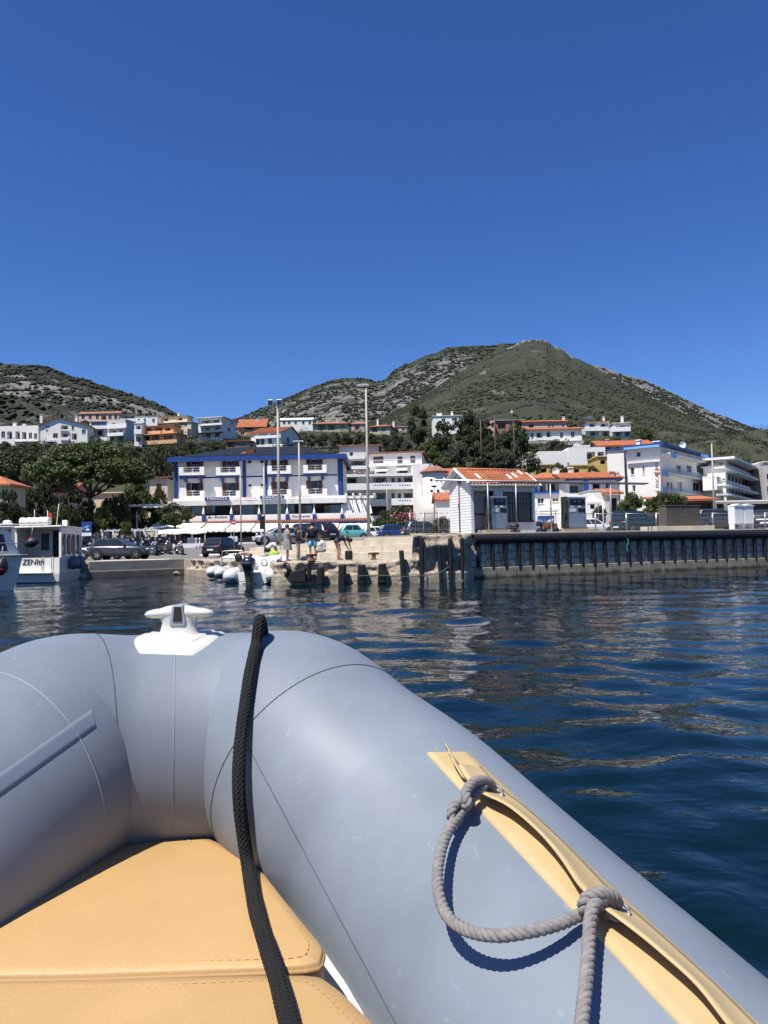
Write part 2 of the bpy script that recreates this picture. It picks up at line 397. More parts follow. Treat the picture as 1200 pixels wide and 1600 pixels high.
HILLS = []
def make_hill(name, label, prof, D, Y0, z0, mt, rockmask, back=900, curve=1.15, amp=1.0, nx=300, ny=150, yr=None):
    """ridge whose skyline passes the photo pixels in prof at distance D, rising from foot distance Y0"""
    q = np.array([P(x, y, D) for (x, y) in prof]); xr, zr = q[:, 0], q[:, 2]
    xs = np.linspace(xr[0], xr[-1], nx); ridge = np.interp(xs, xr, zr)
    ys = np.concatenate([np.linspace(Y0, D, ny), np.linspace(D, D + back, 34)[1:]])
    # follow rays so that ridge columns stay in line while the foot narrows
    X = xs[:, None] * (ys / D)[None, :]; Y = np.ones_like(xs)[:, None] * ys[None, :]
    f = np.clip((Y - Y0) / (D - Y0), 0, 1); g = np.clip((Y - D) / back, 0, 1)
    rz = np.maximum(ridge[:, None] + (fbm(X / 22, Y * 0 + 3.3, 4) - .5) * 7 * amp, z0)
    up = f ** curve
    Z = z0 + (rz - z0) * up
    rel = ridged(X / 190, Y / 190, 5) - .62 + .5 * (fbm(X / 60, Y / 60, 4) - .5)
    env = np.sin(np.pi * np.clip(f, 0, 1) ** .8) ** 1.2 * (rz - z0) / max(1, (zr.max() - z0))
    Z = Z + rel * 30 * amp * env
    Z = np.where(Y > D, rz - (rz - z0) * g ** 1.3, Z)
    Z[0, :] = np.minimum(Z[0, :], z0); Z[-1, :] = np.minimum(Z[-1, :], z0 + 0 * Z[-1, :]) if ridge[-1] < z0 + 30 else Z[-1, :]
    V = np.stack([X, Y, Z], -1).reshape(-1, 3)
    me = npmesh(name, V, gridfaces(*X.shape), mt, True)
    rk = rockmask(X, Y, f, Z).astype(np.float32).ravel()
    a = me.attributes.new('rock', 'FLOAT', 'POINT'); a.data.foreach_set('value', rk)
    o = link(name, me); tag(o, label, None, None, 'structure')
    HILLS.append((xs, ys, Z, rk.reshape(X.shape), D))
    return o
def px_of(X, Y): return 600 + 1200 * X / Y
make_hill('limestone_ridge', 'grey rocky mountain flank with dark scrub left of the green summit',
          [(-700, 900), (330, 665), (380, 650), (415, 636), (440, 624), (470, 611), (500, 600), (520, 593), (545, 590), (572, 591), (588, 597), (600, 594), (622, 575), (640, 568), (655, 559), (680, 551), (700, 542), (712, 543), (735, 539), (760, 541), (785, 537), (805, 536), (860, 540), (960, 640), (1100, 760)], 1500, 640, 60, 'limestone_hill',
          lambda X, Y, f, Z: .10 * np.sin(np.pi * f) - .10 * (f > .93) - .25 * np.clip((px_of(X, Y) - 730) / 60, 0, 1), nx=420, ny=170)
make_hill('far_right_ridge', 'far pale rocky ridge descending at the right behind the green summit',
          [(700, 640), (860, 560), (905, 568), (935, 573), (975, 585), (1010, 595), (1060, 618), (1110, 643), (1160, 662), (1200, 675), (1260, 690), (1400, 730), (1700, 830)], 1700, 800, 60, 'limestone_hill',
          lambda X, Y, f, Z: .02 + .10 * (f > .7) - .2 * (f < .55), nx=260, ny=110)
make_hill('green_summit', 'green mountain with flat rocky summit above the harbour town',
          [(300, 860), (560, 664), (600, 650), (640, 632), (680, 606), (720, 580), (760, 557), (795, 541), (812, 535), (820, 532), (852, 531), (858, 537), (868, 543), (882, 547), (892, 556), (905, 561), (930, 575), (960, 592), (1000, 612), (1050, 638), (1100, 660), (1150, 680), (1200, 700), (1300, 745), (1500, 840)], 1050, 330, 46, 'green_hill',
          lambda X, Y, f, Z: .22 * ((f > .972) & (np.abs(px_of(X, Y) - 850) < 55)) + .05 * (fbm(X / 90, Y / 160, 3) - .5) - .05 * (px_of(X, Y) > 930), nx=420, ny=190)
make_hill('left_hill', 'dark green hill with grey cliffs behind the houses on the left',
          [(-900, 900), (-300, 600), (-100, 566), (0, 567), (40, 570), (75, 576), (110, 586), (150, 598), (190, 611), (225, 624), (255, 637), (275, 646), (300, 660), (330, 680), (420, 760)], 760, 320, 46, 'limestone_hill',
          lambda X, Y, f, Z: .10 * np.exp(-((f - .6) / .2) ** 2) - .10 * (f > .84) - .06 * (f < .45), back=500, nx=260, ny=130)

def scrub_mass(name, label, hills, n, smin, smax, mt, dens, seed):
    """low bushes of a hillside joined as one mass"""
    g = np.random.default_rng(seed); base = []
    ico = np.array([(1, 0, 0), (0, 1, 0), (-1, 0, 0), (0, -1, 0), (0, 0, 1.), (0, 0, -.8)])
    fc = np.array([(0, 1, 4), (1, 2, 4), (2, 3, 4), (3, 0, 4), (1, 0, 5), (2, 1, 5), (3, 2, 5), (0, 3, 5)])
    Vs, Fs, c = [], [], 0
    for (xs, ys, Z, rk, Dr) in hills:
        m_ = n
        i = g.integers(1, len(xs) - 2, m_); j = g.integers(1, len(ys) - 36, m_)
        u = g.random(m_); v = g.random(m_)
        Y = ys[j] + v * (ys[j + 1] - ys[j]); X = (xs[i] + u * (xs[i + 1] - xs[i])) * Y / Dr
        z = Z[i, j] * (1 - u) * (1 - v) + Z[i + 1, j] * u * (1 - v) + Z[i, j + 1] * (1 - u) * v + Z[i + 1, j + 1] * u * v
        px = px_of(X, Y)
        keep = (px > -120) & (px < 1320) & (g.random(m_) < dens(X, Y, rk[i, j]))
        X, Y, z = X[keep], Y[keep], z[keep]; k = len(X)
        sz = smin + (smax - smin) * g.random(k) ** 2.4
        jit = 1 + .5 * (g.random((k, 6, 1)) - .5)
        sc = np.stack([sz, sz, sz * (.55 + .4 * g.random(k))], 1)[:, None, :]
        a = g.random(k) * 6.283; ca, sa = np.cos(a), np.sin(a)
        B = ico[None] * jit * sc; Bx = B[..., 0] * ca[:, None] - B[..., 1] * sa[:, None]; By = B[..., 0] * sa[:, None] + B[..., 1] * ca[:, None]
        V = np.stack([Bx + X[:, None], By + Y[:, None], B[..., 2] + (z + sz * .25)[:, None]], -1).reshape(-1, 3)
        F = (fc[None] + (np.arange(k) * 6)[:, None, None]).reshape(-1, 3) + c
        Vs.append(V); Fs.append(F); c += len(V)
    o = link(name, npmesh(name, np.vstack(Vs), np.vstack(Fs), mt, True)); tag(o, label, None, None, 'stuff'); return o
nv = lambda X, Y, s: fbm(X / s + 11, Y / s + 4, 4)
scrub_mass('mountain_scrub', 'dark scrub bushes dotted over the rocky mountain flanks', [HILLS[0], HILLS[1]], 56000, 1.2, 4.4, 'leaf_scrub', lambda X, Y, r: np.clip((nv(X, Y, 34) - .37) * 6, .08, 1), 5)
scrub_mass('summit_macchia', 'green low bushes covering the summit slope', [HILLS[2]], 52000, .4, 1.9, 'leaf_macchia', lambda X, Y, r: np.clip((nv(X, Y, 70) - .44) * 6 + 1.2 * np.clip((px_of(X, Y) - 900) / 100, 0, 1), .06, 1), 6)
scrub_mass('hill_scrub', 'dark scrub bushes covering the hill on the left', [HILLS[3]], 56000, .7, 2.9, 'leaf_scrub', lambda X, Y, r: np.clip((nv(X, Y, 30) - .36) * 6, .12, 1), 7)
# ------------------------------------------------------------------ quays and paving
A_ = PZ(735, 904, 0)[:2]; B_ = PZ(1200, 885, 0)[:2]; PU = (B_ - A_) / np.linalg.norm(B_ - A_); PN = np.array([PU[1], -PU[0]])   # pier edge direction and outward normal
LP = float(np.linalg.norm(B_ - A_)) + 8
PTOP = 2.10
def pier(t, s, z=PTOP):
    q = A_ + PU * t - PN * s; return np.array([q[0], q[1], z])
mat('pavement', (.36, .32, .25), .9, .22, .9, bump=.5, bscale=18)
def sheet(name, poly, z0, z1, m_, label, world=True):
    o = MB().prism(poly, z0, z1).build(name, m_); tag(o, label, None, None, 'structure'); return o
E2 = A_ + PU * 60
sheet('low_quay', [(-70, 46.8), (-19.2, 47.6), (-18.3, 47.6), (-13.4, 51.3), (-12.4, 49.6), (-8.6, 42.3), (-6.9, 40.0), (-5.0, 39.4), (-4.9, 35.2), (-4.5, 34.2), (1.6, 33.65), (2.6, 37.0), (-6, 48), (-6, 58.2), (-70, 58.2)], -3, 1.0, 'pavement', 'pale low quay paving by the water')
sheet('fuel_quay', [(1.7, 33.95), (3.25, 34.45), (3.75, 35.9), tuple(A_ + PU * 60 - PN * .12), (90, 104), (-5, 104), (-5, 62), (-3, 52), (-2.2, 41.5), (1.7, 36.2)], -3, PTOP - .004, 'parking', 'raised quay with parked cars behind the fuel station')
def road_z(X, Y): return np.minimum(2.1, 1.0 + np.clip((Y - 63) / 9, 0, 1) * (.8 + .7 * np.clip((X + 18) / 9, 0, 1))) + np.clip((Y - 72) / 32, 0, 1) * .3
def road():
    xs = np.linspace(-80, -4.6, 30); ys = np.linspace(58.15, 104, 26); X, Y = np.meshgrid(xs, ys, indexing='ij')
    Z = road_z(X, Y)
    o = link('harbour_road', npmesh('harbour_road', np.stack([X, Y, Z], -1).reshape(-1, 3), gridfaces(30, 26), 'asphalt', True)); tag(o, 'grey asphalt harbour road in front of the restaurants', None, None, 'structure')
    sheet('road_surface', [(-70, 52.6), (-12.6, 52.9), (-11.2, 50.2), (-8.4, 50.2), (-8.6, 58.1), (-70, 58.1)], .9, 1.006, 'asphalt', 'asphalt strip along the low quay')
    for (x0, y0, x1, y1) in ((-14.0, 60.5, -9.2, 61.1), (-15.5, 64.0, -10.2, 64.7)):
        MB().add([(x0, y0, road_z(x0, y0) + .012), (x1, y0, road_z(x1, y0) + .012), (x1, y1, road_z(x1, y1) + .012), (x0, y1, road_z(x0, y1) + .012)], [(0, 1, 2, 3)]).build('road_marking', 'white_paint')['kind'] = 'structure'
road()
def steps():
    root = thing('quay_steps', 'pale concrete steps rising from the low quay to the parking level', 'steps', (-3, 40, 1.0))
    a = np.array([2.3, 36.0]); b = np.array([-8.0, 47.6]); u = (b - a) / np.linalg.norm(b - a); n = np.array([-u[1], u[0]]);
    if n[1] > 0: n = -n
    L = np.linalg.norm(b - a)
    for k in range(3):
        # each tier in cast blocks with open joints
        off = (3 - k) * .42; z0, z1 = 1.0 - .05, 1.0 + .36 * (k + 1)
        x = 0.
        while x < L - .1:
            w = min(random.uniform(2.6, 4.6), L - x); z1 = 1.0 + .36 * (k + 1) * (1 - .40 * (x + w / 2) / L)
            MB().obox((*(a + u * (x + .012) + n * (off - .42)), z0), (*u, 0), (*n, 0), (0, 0, 1), w - .024, .415, z1 - z0 - random.uniform(0, .02)).build('step_block', 'pale_concrete', root, bevel=.02)
            x += w
steps()
_p = [(1.72, 36.6, 2.05), (-8.1, 47.8, 1.62), (-8.4, 58.2, 1.05), (-4.95, 62.2, 1.75), (-2.95, 52, 2.092), (-2.15, 41.5, 2.092)]
_o = MB().add(_p + [(x, y, .5) for x, y, z in _p], [(0, 5, 4), (0, 4, 1), (1, 4, 3), (1, 3, 2)] + [(i, (i + 1) % 6, 6 + (i + 1) % 6, 6 + i) for i in range(6)]).build('parking_ramp', 'parking'); tag(_o, 'sloping paving between the steps and the parking level', None, None, 'structure')
# old rough quay faces
def rough_face(name, label, pts, z0, z1, m_, amp=.25, cat='quay wall', ledge=True):
    root = thing(name, label, cat, (pts[0][0], pts[0][1], 0))
    p = np.array(pts, float); s = np.concatenate([[0], np.cumsum(np.linalg.norm(np.diff(p, axis=0), axis=1))])
    n = int(s[-1] / .09); ss = np.linspace(0, s[-1], n); q = np.stack([np.interp(ss, s, p[:, i]) for i in range(2)], 1)
    t = np.gradient(q, axis=0); t /= np.linalg.norm(t, axis=1)[:, None]; nn = np.stack([t[:, 1], -t[:, 0]], 1)
    zz = np.linspace(z0, z1, 26); G = []
    zt = z1 if np.isscalar(z1) else z1
    for i in range(n):
        row = []
        for k, z in enumerate(zz):
            d = amp * (2.1 * (ridged(np.array(ss[i] * .9), np.array(z * 1.6), 5) - .62)) + .05 * (fbm(np.array(ss[i] * 7), np.array(z * 7), 3) - .5)
            if ledge and z < .42: d = max(d, .16)
            if k == len(zz) - 1: d -= .5
            row.append((q[i][0] + nn[i][0] * d, q[i][1] + nn[i][1] * d, z + (.03 * (fbm(np.array(ss[i] * 2), np.array(9.), 3) - .5) if k >= len(zz) - 2 else 0)))
        G.append(row)
    MB().grid(G).build('rough_facing', m_, root, True); return root
qf = rough_face('low_quay_wall', 'weathered pale rubble concrete face of the low quay below the people', [(-13.2, 51.5), (-12.5, 49.4), (-8.7, 42.1), (-7.0, 39.8), (-5.15, 39.2), (-5.1, 35.2), (-4.75, 34.0), (-2, 33.75), (1.0, 33.4), (1.75, 33.6)], -.4, 1.02, 'quay_stone')
rf = rough_face('broken_quay_corner', 'rough dark rubble corner where the low quay meets the fuel pier', [(1.2, 33.5), (3.45, 34.15), (3.95, 35.55)], -.4, 2.12, 'quay_stone', .28)
lw = rough_face('left_shore_wall', 'dark stone shore wall below the road beside the tour boat', [(-60, 46.7), (-22, 47.3), (-18.6, 47.5), (-13.3, 51.5)], -.4, .94, 'dark_concrete', .16)

def slipway():
    a = PZ(143, 900, 0); b = PZ(256, 898, 0); root = thing('concrete_slipway', 'sloping pale concrete block at the water edge below the grey car', 'slipway', (a[0], a[1], 0))
    G = []
    for f in np.linspace(0, 1, 40):
        x = a[0] * (1 - f) + b[0] * f; y = a[1] * (1 - f) + b[1] * f + .6; row = []
        for k, (dy, z) in enumerate(((-1.5, -.4), (-1.2, .04), (-1.1, .12), (-.75, .45), (-.35, .8), (-.15, .94), (.0, 1.0), (.6, 1.03), (1.4, 1.03))):
            row.append((x + .3 * (dy), y + dy + .04 * fbm(np.array(x * 3), np.array(z * 5), 3), z + .02 * (fbm(np.array(x * 4), np.array(z * 4 + 3), 3) - .5)))
        G.append(row)
    m = MB().grid(G); m.add(G[0], [tuple(range(9))]); m.add(G[-1], [tuple(range(9))]); m.build('block', 'pale_concrete', root, False)
slipway()
def boulder(px, py, w, d, lab):
    c = PZ(px, py, .12); m = MB(); m.blob((0, 0, 0), (w, w * .8, w * .55), 9, 7, .35)
    o = m.build('boulder', 'rock'); o.location = c; o.rotation_euler = (.2, .1, random.random() * 6); tag(o, lab, 'rock', 'boulders along the shore')
for (px, py, w, lab) in [(134, 896, .42, 'boulder beside the tour boat hull, at the slipway end'), (268, 893, .36, 'pale boulder at the slipway right edge'), (283, 890, .55, 'largest pale flat boulder between slipway and dinghies'), (299, 892, .42, 'boulder close to the leftmost white dinghy'), (307, 889, .34, 'small dark boulder behind the leftmost dinghy'), (128, 901, .32, 'small boulder at the waterline by the tour boat'), (276, 896, .26, 'small low boulder at the waterline beside the largest boulder')]:
    boulder(px, py, w, 0, lab)

# ------------------------------------------------------------------ fuel pier wall: stones, ledge, fenders
def pier_wall():
    root = thing('pier_wall', 'stone-faced pier wall with black vertical fenders and a lit concrete ledge', 'quay wall', (A_[0], A_[1], 0))
    u3 = np.array([*PU, 0]); n3 = np.array([*PN, 0])
    MB().obox((*(A_ - PN * .32), -.6), u3, n3, (0, 0, 1), LP, .30, PTOP + .55).build('mortar_core', 'mortar', root)
    # ledge blocks
    x = 0.
    while x < LP:
        w = min(random.uniform(.95, 1.3), LP - x)
        MB().obox((*(A_ + PU * (x + .008)), -.6), u3, n3, (0, 0, 1), w - .016, .27 + random.uniform(0, .02), 1.10).build('ledge_block', 'ledge', root, bevel=.03)
        x += w
    # coping
    x = 0.
    while x < LP:
        w = min(random.uniform(2.2, 3.2), LP - x)
        MB().obox((*(A_ + PU * (x + .006) - PN * .5), PTOP - .06), u3, n3, (0, 0, 1), w - .012, .60, .08).build('coping_slab', 'pale_concrete', root, bevel=.012)
        x += w
    # irregular stones between ledge and top fender
    g = np.random.default_rng(4); pts = np.array([(x + g.uniform(-.14, .14) + (.2 if r % 2 else 0), z + g.uniform(-.09, .09)) for r, z in enumerate((.66, .99, 1.36)) for x in np.arange(.1, LP, .43 if r != 1 else .36)])
    for i, c in enumerate(pts):
        poly = [(max(0, c[0] - .6), .505), (min(LP, c[0] + .6), .505), (min(LP, c[0] + .6), 1.64), (max(0, c[0] - .6), 1.64)]
        for j in np.where(np.hypot(*(pts - c).T) < 1.1)[0]:
            if j == i: continue
            n_ = pts[j] - c; m_ = (pts[j] + c) / 2 - n_ / np.linalg.norm(n_) * .016; out = []
            for k in range(len(poly)):
                p, q = np.array(poly[k]), np.array(poly[(k + 1) % len(poly)]); dp, dq = (p - m_) @ n_, (q - m_) @ n_
                if dp <= 0: out.append(tuple(p))
                if dp * dq < 0: out.append(tuple(p + (q - p) * dp / (dp - dq)))
            poly = out
            if len(poly) < 3: break
        if len(poly) < 3: continue
        pr = g.uniform(.03, .06); k = len(poly); pc = np.mean(poly, 0); w3 = lambda a, b, o: (*(A_ + PU * a + PN * o), b)
        lo = [w3(a, b, -.03) for a, b in poly]; md = [w3(a, b, pr * .6) for a, b in poly]; hi = [w3(pc[0] + (a - pc[0]) * .88, pc[1] + (b - pc[1]) * .88, pr) for a, b in poly]
        MB().add(lo + md + hi, [(e, (e + 1) % k, k + (e + 1) % k, k + e) for e in range(k)] + [(k + e, k + (e + 1) % k, 2 * k + (e + 1) % k, 2 * k + e) for e in range(k)] + [tuple(range(2 * k, 3 * k))]).build('stone', 'wall_stone', root)
    # long black top fender
    prof = [(0, 1.60), (.26, 1.61), (.36, 1.70), (.38, 1.82), (.36, 1.94), (.26, 2.02), (0, 2.02)]
    x = 0.15
    while x < LP:
        w = min(3.0, LP - x); q = [(*(A_ + PU * x + PN * a), b) for a, b in prof]
        MB().extrude(q, u3 * (w - .02)).build('top_fender', 'rubber', root, bevel=.01); x += w
    # vertical fenders
    n = 0; x = .35
    me = None
    while x < LP:
        prof = [(-.09, 0), (-.09, .10), (-.05, .15), (.05, .15), (.09, .10), (.09, 0)]
        q = [(*(A_ + PU * (x + a) + PN * (b + .15)), .40 + random.uniform(-.05, .05)) for a, b in prof]
        q2 = [(*(A_ + PU * (x + a) + PN * (b + .17)), 1.598) for a, b in prof]
        m = MB(); k = len(q); m.add(q + q2, [tuple(range(k)), tuple(range(k, 2 * k))] + [(i, (i + 1) % k, k + (i + 1) % k, k + i) for i in range(k)])
        m.build('fender', 'rubber', root, bevel=.015); x += .735 + random.uniform(-.05, .05)
    # weed-green rope ends hanging
    for t in (8.9,):
        q = A_ + PU * t + PN * .40; MB().tube(crom([(q[0], q[1], 1.7), (q[0] + .03, q[1] - .02, 1.5), (q[0] - .05, q[1], 1.3), (q[0] - .02, q[1], 1.05)], 6), .03, 6).build('rope_end', 'shutter_green', root, True)
pier_wall()

def block_fender(px, ytop, ybot, w, lab, d=33.25, dep=.30, grp='black rubber fenders on the old quay', lean=0.):
    t = P(px, ytop, d); b = P(px, ybot, d); b[2] = max(b[2], -.15)
    m = MB(); h = w / 2
    pr = [(-h, .25), (-h, -.4 * dep), (-h * .6, -dep), (h * .6, -dep), (h, -.4 * dep), (h, .25)]
    q = [(b[0] + a + lean, b[1] + c, b[2]) for a, c in pr]; q2 = [(t[0] + a * .85, t[1] + c, t[2]) for a, c in pr]; k = 6
    m.add(q + q2, [tuple(range(k)), tuple(range(k, 2 * k))] + [(i, (i + 1) % k, k + (i + 1) % k, k + i) for i in range(k)])
    o = m.build('rubber_fender', 'rubber', bevel=.03); tag(o, lab, 'fender', grp)
block_fender(501, 886, 913, .36, 'short black block fender nearest the seated people, beside the dinghies')
block_fender(535, 882, 913, .37, 'short black block fender second from the dinghies')
block_fender(565, 882, 912, .37, 'short black block fender third from the dinghies')
block_fender(597, 881, 911, .37, 'short black block fender fourth from the dinghies, beneath the rusty bollard')
block_fender(483, 878, 905, .18, 'slim black post fender between tyre and block fenders', 33.4, .2)
block_fender(627, 860, 907, .24, 'tall black fender at the start of the rubble corner', 33.3, .3, lean=.1)
block_fender(658, 840, 910, .26, 'tallest black fender on the rubble corner, left one', 33.65, .3)
block_fender(685, 853, 907, .20, 'leaning black fender low on the rubble corner', 33.8, .3, lean=.12)
block_fender(703, 841, 906, .22, 'tall black fender on the rubble corner below the hut gable', 34.0, .3)
block_fender(721, 841, 905, .22, 'tall black fender at the very end of the stone pier', 34.25, .3)
def tyre(px, py, d, r, lab, rx=0):
    m = MB(); c = P(px, py, d); n = 20; k = 10
    for i in range(1): pass
    G = []
    for i in range(n + 1):
        a = 2 * math.pi * i / n; row = []
        for j in range(k + 1):
            b = 2 * math.pi * j / k; rr = r * (.72 + .28 * math.cos(b)); row.append((r * .26 * math.sin(b), rr * math.cos(a), rr * math.sin(a)))
        G.append(row)
    o = MB().grid(G).build('tyre_fender', 'rubber', None, True); o.location = c; o.rotation_euler = (0, 0, rx); tag(o, lab, 'tyre', 'tyres hung on the low quay')
tyre(436, 884, 34.5, .30, 'worn black tyre hung on the quay beside the big outboard, left one', .5)
tyre(447, 890, 33.85, .34, 'worn black tyre hung on the quay beside the block fenders, right one', .6)
def skid():
    q = P(464, 893, 33.3); m = MB(); m.extrude([(q[0] - .38, q[1] - .1, .12), (q[0] - .30, q[1] - .1, .55), (q[0] + .38, q[1] - .1, .72), (q[0] + .38, q[1] - .1, .12)], (0, .5, 0))
    tag(m.build('rubber_skid', 'rubber', bevel=.03), 'sloping black rubber pad at the quay foot beside the tyres', 'fender')
skid()
def bollard(px, py, d, lab):
    q = P(px, py, d); root = thing('mooring_bollard', lab, 'bollard', (q[0], q[1], 1.0), group='rusty mooring bollards')
    MB().lathe([(.16, 0), (.16, .03), (.10, .05), (.09, .22), (.13, .27), (.13, .31), (.05, .33)], (q[0], q[1], 1.0), 14).build('post', 'rust', root, True)
    MB().bar((q[0] - .24, q[1], 1.27), (q[0] + .24, q[1], 1.27), .05, 10).build('cross_bar', 'rust', root, True)
bollard(584, 870, 34.1, 'rusty iron bollard on the bare quay right of the bending woman')
bollard(487, 873, 33.9, 'rusty iron bollard at the feet of the man in blue shorts')
q0 = P(726, 846, 32.9)
tag(MB().tube(crom([P(728, 845, 34.9), P(714, 872, 34.2), P(690, 893, 33.4), P(660, 899, 32.9), P(628, 901, 32.8), P(596, 899, 32.9), P(560, 900, 32.9)], 8), .016, 6).build('hanging_rope', 'mortar', None, True), 'pale slack rope hanging across the rubble corner to the water', 'rope')

# ------------------------------------------------------------------ fuel hut
def hut():
    t0 = 0.0
    c = P(737, 832, 37.0)[:2]; u = PU; n = PN
    def end(px, base, dirv):
        r = ray(px, 800); Am = np.array([[dirv[0], -r[0]], [dirv[1], -r[1]]]); s = np.linalg.solve(Am, -base + CAM[:2]); return s[0]
    L = end(836, c, u); Wd = end(703, c, -n)
    root = thing('fuel_hut', 'small white fuel station hut with orange tiled roof on the pier', 'hut', (c[0], c[1], PTOP))
    ze = PTOP + 2.55; zr = ze + .62; z0 = PTOP - .01
    u3 = np.array([*u, 0]); n3 = np.array([*n, 0]); bk = -n
    # gable side wall (left) with brick courses
    mat('white_brick', (.80, .79, .77), .8, .05, 3)
    t, nn, b = nodes('white_brick'); tcx = nn.new('ShaderNodeTexCoord'); sp = nn.new('ShaderNodeSeparateXYZ'); t.links.new(tcx.outputs['Object'], sp.inputs[0])
    wv = nn.new('ShaderNodeMath'); wv.operation = 'MULTIPLY'; wv.inputs[1].default_value = 1 / .135; t.links.new(sp.outputs['Z'], wv.inputs[0])
    fr = nn.new('ShaderNodeMath'); fr.operation = 'FRACT'; t.links.new(wv.outputs[0], fr.inputs[0])
    gt = nn.new('ShaderNodeMath'); gt.operation = 'SMOOTH_MIN'; gt.inputs[1].default_value = .16; gt.inputs[2].default_value = .05; t.links.new(fr.outputs[0], gt.inputs[0])
    bp = nn.new('ShaderNodeBump'); bp.inputs['Distance'].default_value = .12; bp.inputs['Strength'].default_value = 1; t.links.new(gt.outputs[0], bp.inputs['Height']); t.links.new(bp.outputs[0], b.inputs['Normal'])
    w = MB(); q = lambda a, s, z: (*(c + u * a + bk * s), z)
    w.extrude([q(0, 0, z0), q(0, Wd, z0), q(0, Wd, ze - .12), q(0, Wd * .5, zr - .14), q(0, 0, ze - .12)], u3 * .16)
    w.extrude([q(L - .14, 0, z0), q(L - .14, Wd, z0), q(L - .14, Wd, ze - .12), q(L - .14, Wd * .5, zr - .14), q(L - .14, 0, ze - .12)], u3 * .14)
    w.obox(q(.16, Wd - .14, z0), u3, -n3 * -1 * -1, (0, 0, 1), L - .30, .14, ze - z0 - .1) if False else None
    w.add([q(.16, Wd - .1, z0), q(L - .14, Wd - .1, z0), q(L - .14, Wd - .1, ze), q(.16, Wd - .1, ze)], [(0, 1, 2, 3)])
    w.build('wall', 'white_brick', root)
    f = MB()   # front wall: panels round a door niche and a wide window
    def pan(a0, a1, za, zb, s0=0.0, s1=.12): f.add([q(a0, s0, za), q(a1, s0, za), q(a1, s0, zb), q(a0, s0, zb), q(a0, s1, za), q(a1, s1, za), q(a1, s1, zb), q(a0, s1, zb)], [(0, 1, 2, 3), (4, 7, 6, 5), (0, 4, 5, 1), (3, 2, 6, 7), (0, 3, 7, 4), (1, 5, 6, 2)])
    dl, dr = .20, L * .36; wl, wr, wz0, wz1 = L * .50, L * .955, PTOP + .62, PTOP + 2.02
    pan(dr, wl, z0, ze - .1); pan(wr, L - .14, z0, ze - .1); pan(wl, wr, z0, wz0); pan(wl, wr, wz1, ze - .1); pan(.16, dr, PTOP + 2.08, ze - .1)
    pan(.16, dr, z0, ze - .1, .55, .62)
    f.build('front_wall', 'dirty_white', root)
    g = MB(); g.add([q(wl, .1, wz0), q(wr, .1, wz0), q(wr, .1, wz1), q(wl, .1, wz1)], [(0, 1, 2, 3)]); win = g.build('window', 'glass', root)
    m = MB()
    for a in np.linspace(wl, wr, 11): m.bar(q(a, -.02, wz0 - .02), q(a, -.02, wz1 + .02), .012, 5)
    for z in (wz0, wz0 + .85, wz1): m.bar(q(wl, -.02, z), q(wr, -.02, z), .014, 5)
    m.build('window_bars', 'frame_dark', win)
    m = MB(); m.bar(q((wl + wr) / 2, .06, wz0), q((wl + wr) / 2, .06, wz1), .04, 4); m.build('mullion', 'frame_dark', win)
    MB().add([q(wl - .05, -.06, wz0 - .08), q(wr + .05, -.06, wz0 - .08), q(wr + .05, -.06, wz0), q(wl - .05, -.06, wz0), q(wl - .05, .02, wz0 - .08), q(wr + .05, .02, wz0 - .08), q(wr + .05, .02, wz0), q(wl - .05, .02, wz0)], [(0, 1, 2, 3), (3, 2, 6, 7), (0, 4, 5, 1), (0, 3, 7, 4), (1, 5, 6, 2)]).build('sill', 'wood_dark', win)
    MB().add([q(dl + .05, .545, z0), q(dr - .1, .545, z0), q(dr - .1, .545, PTOP + 2.0), q(dl + .05, .545, PTOP + 2.0)], [(0, 1, 2, 3)]).build('door', 'grey_wall', root)
    MB().obox(q(dl + .02, .54, PTOP + .92), u3, n3, (0, 0, 1), dr - dl - .1, .05, .06).build('door_rail', 'rust', root)
    # fascia board and gable verge
    ov = .34
    MB().obox(q(-.1, 0, ze - .30), u3, n3, (0, 0, 1), L + .2, .05, .30).build('fascia', 'dirty_white', root)
    # roof: front and back slopes of barrel tiles
    sl = (zr - ze) / (Wd * .5)
    def slope(sgn):
        m = MB(); nt = int((L + .5) / .19); ncl = 8
        s_eave = -ov if sgn > 0 else Wd + ov; s_r = Wd * .5
        for i in range(nt):
            for r in range(ncl):
                f0, f1 = r / ncl, (r + 1.12) / ncl; G = []
                for ff, lift in ((f0, .03), (f1, .0)):
                    s = s_eave + (s_r - s_eave) * min(1, ff); z = ze - ov * sl + (zr - ze + ov * sl) * min(1, ff) + lift
                    row = []
                    for k in range(6):
                        a = math.pi * k / 5; row.append(q(-.25 + i * .19 + .095 - .088 * math.cos(a), s, z + .07 * math.sin(a) + random.uniform(0, .006)))
                    G.append(row)
                m.grid(G)
        return m
    base = MB()
    for sgn in (1, -1):
        s_eave = -ov if sgn > 0 else Wd + ov
        base.add([q(-.25, s_eave, ze - ov * sl - .06), q(L + .25, s_eave, ze - ov * sl - .06), q(L + .25, Wd * .5, zr - .06), q(-.25, Wd * .5, zr - .06), q(-.25, s_eave, ze - ov * sl + .01), q(L + .25, s_eave, ze - ov * sl + .01), q(L + .25, Wd * .5, zr + .01), q(-.25, Wd * .5, zr + .01)], [(0, 1, 2, 3), (4, 7, 6, 5), (0, 4, 5, 1), (0, 3, 7, 4), (1, 5, 6, 2), (2, 6, 7, 3)])
    ro = base.build('roof', 'dirty_white', root)
    tl = slope(1).build('roof_tiles', 'terracotta', ro); tl['kind'] = 'stuff'
    tl = slope(-1).build('roof_tiles', 'terracotta', ro); tl['kind'] = 'stuff'
    MB().tube([q(-.25, Wd * .5, zr + .05), q(L + .25, Wd * .5, zr + .05)], .09, 8).build('ridge_tiles', 'terracotta', ro, True)
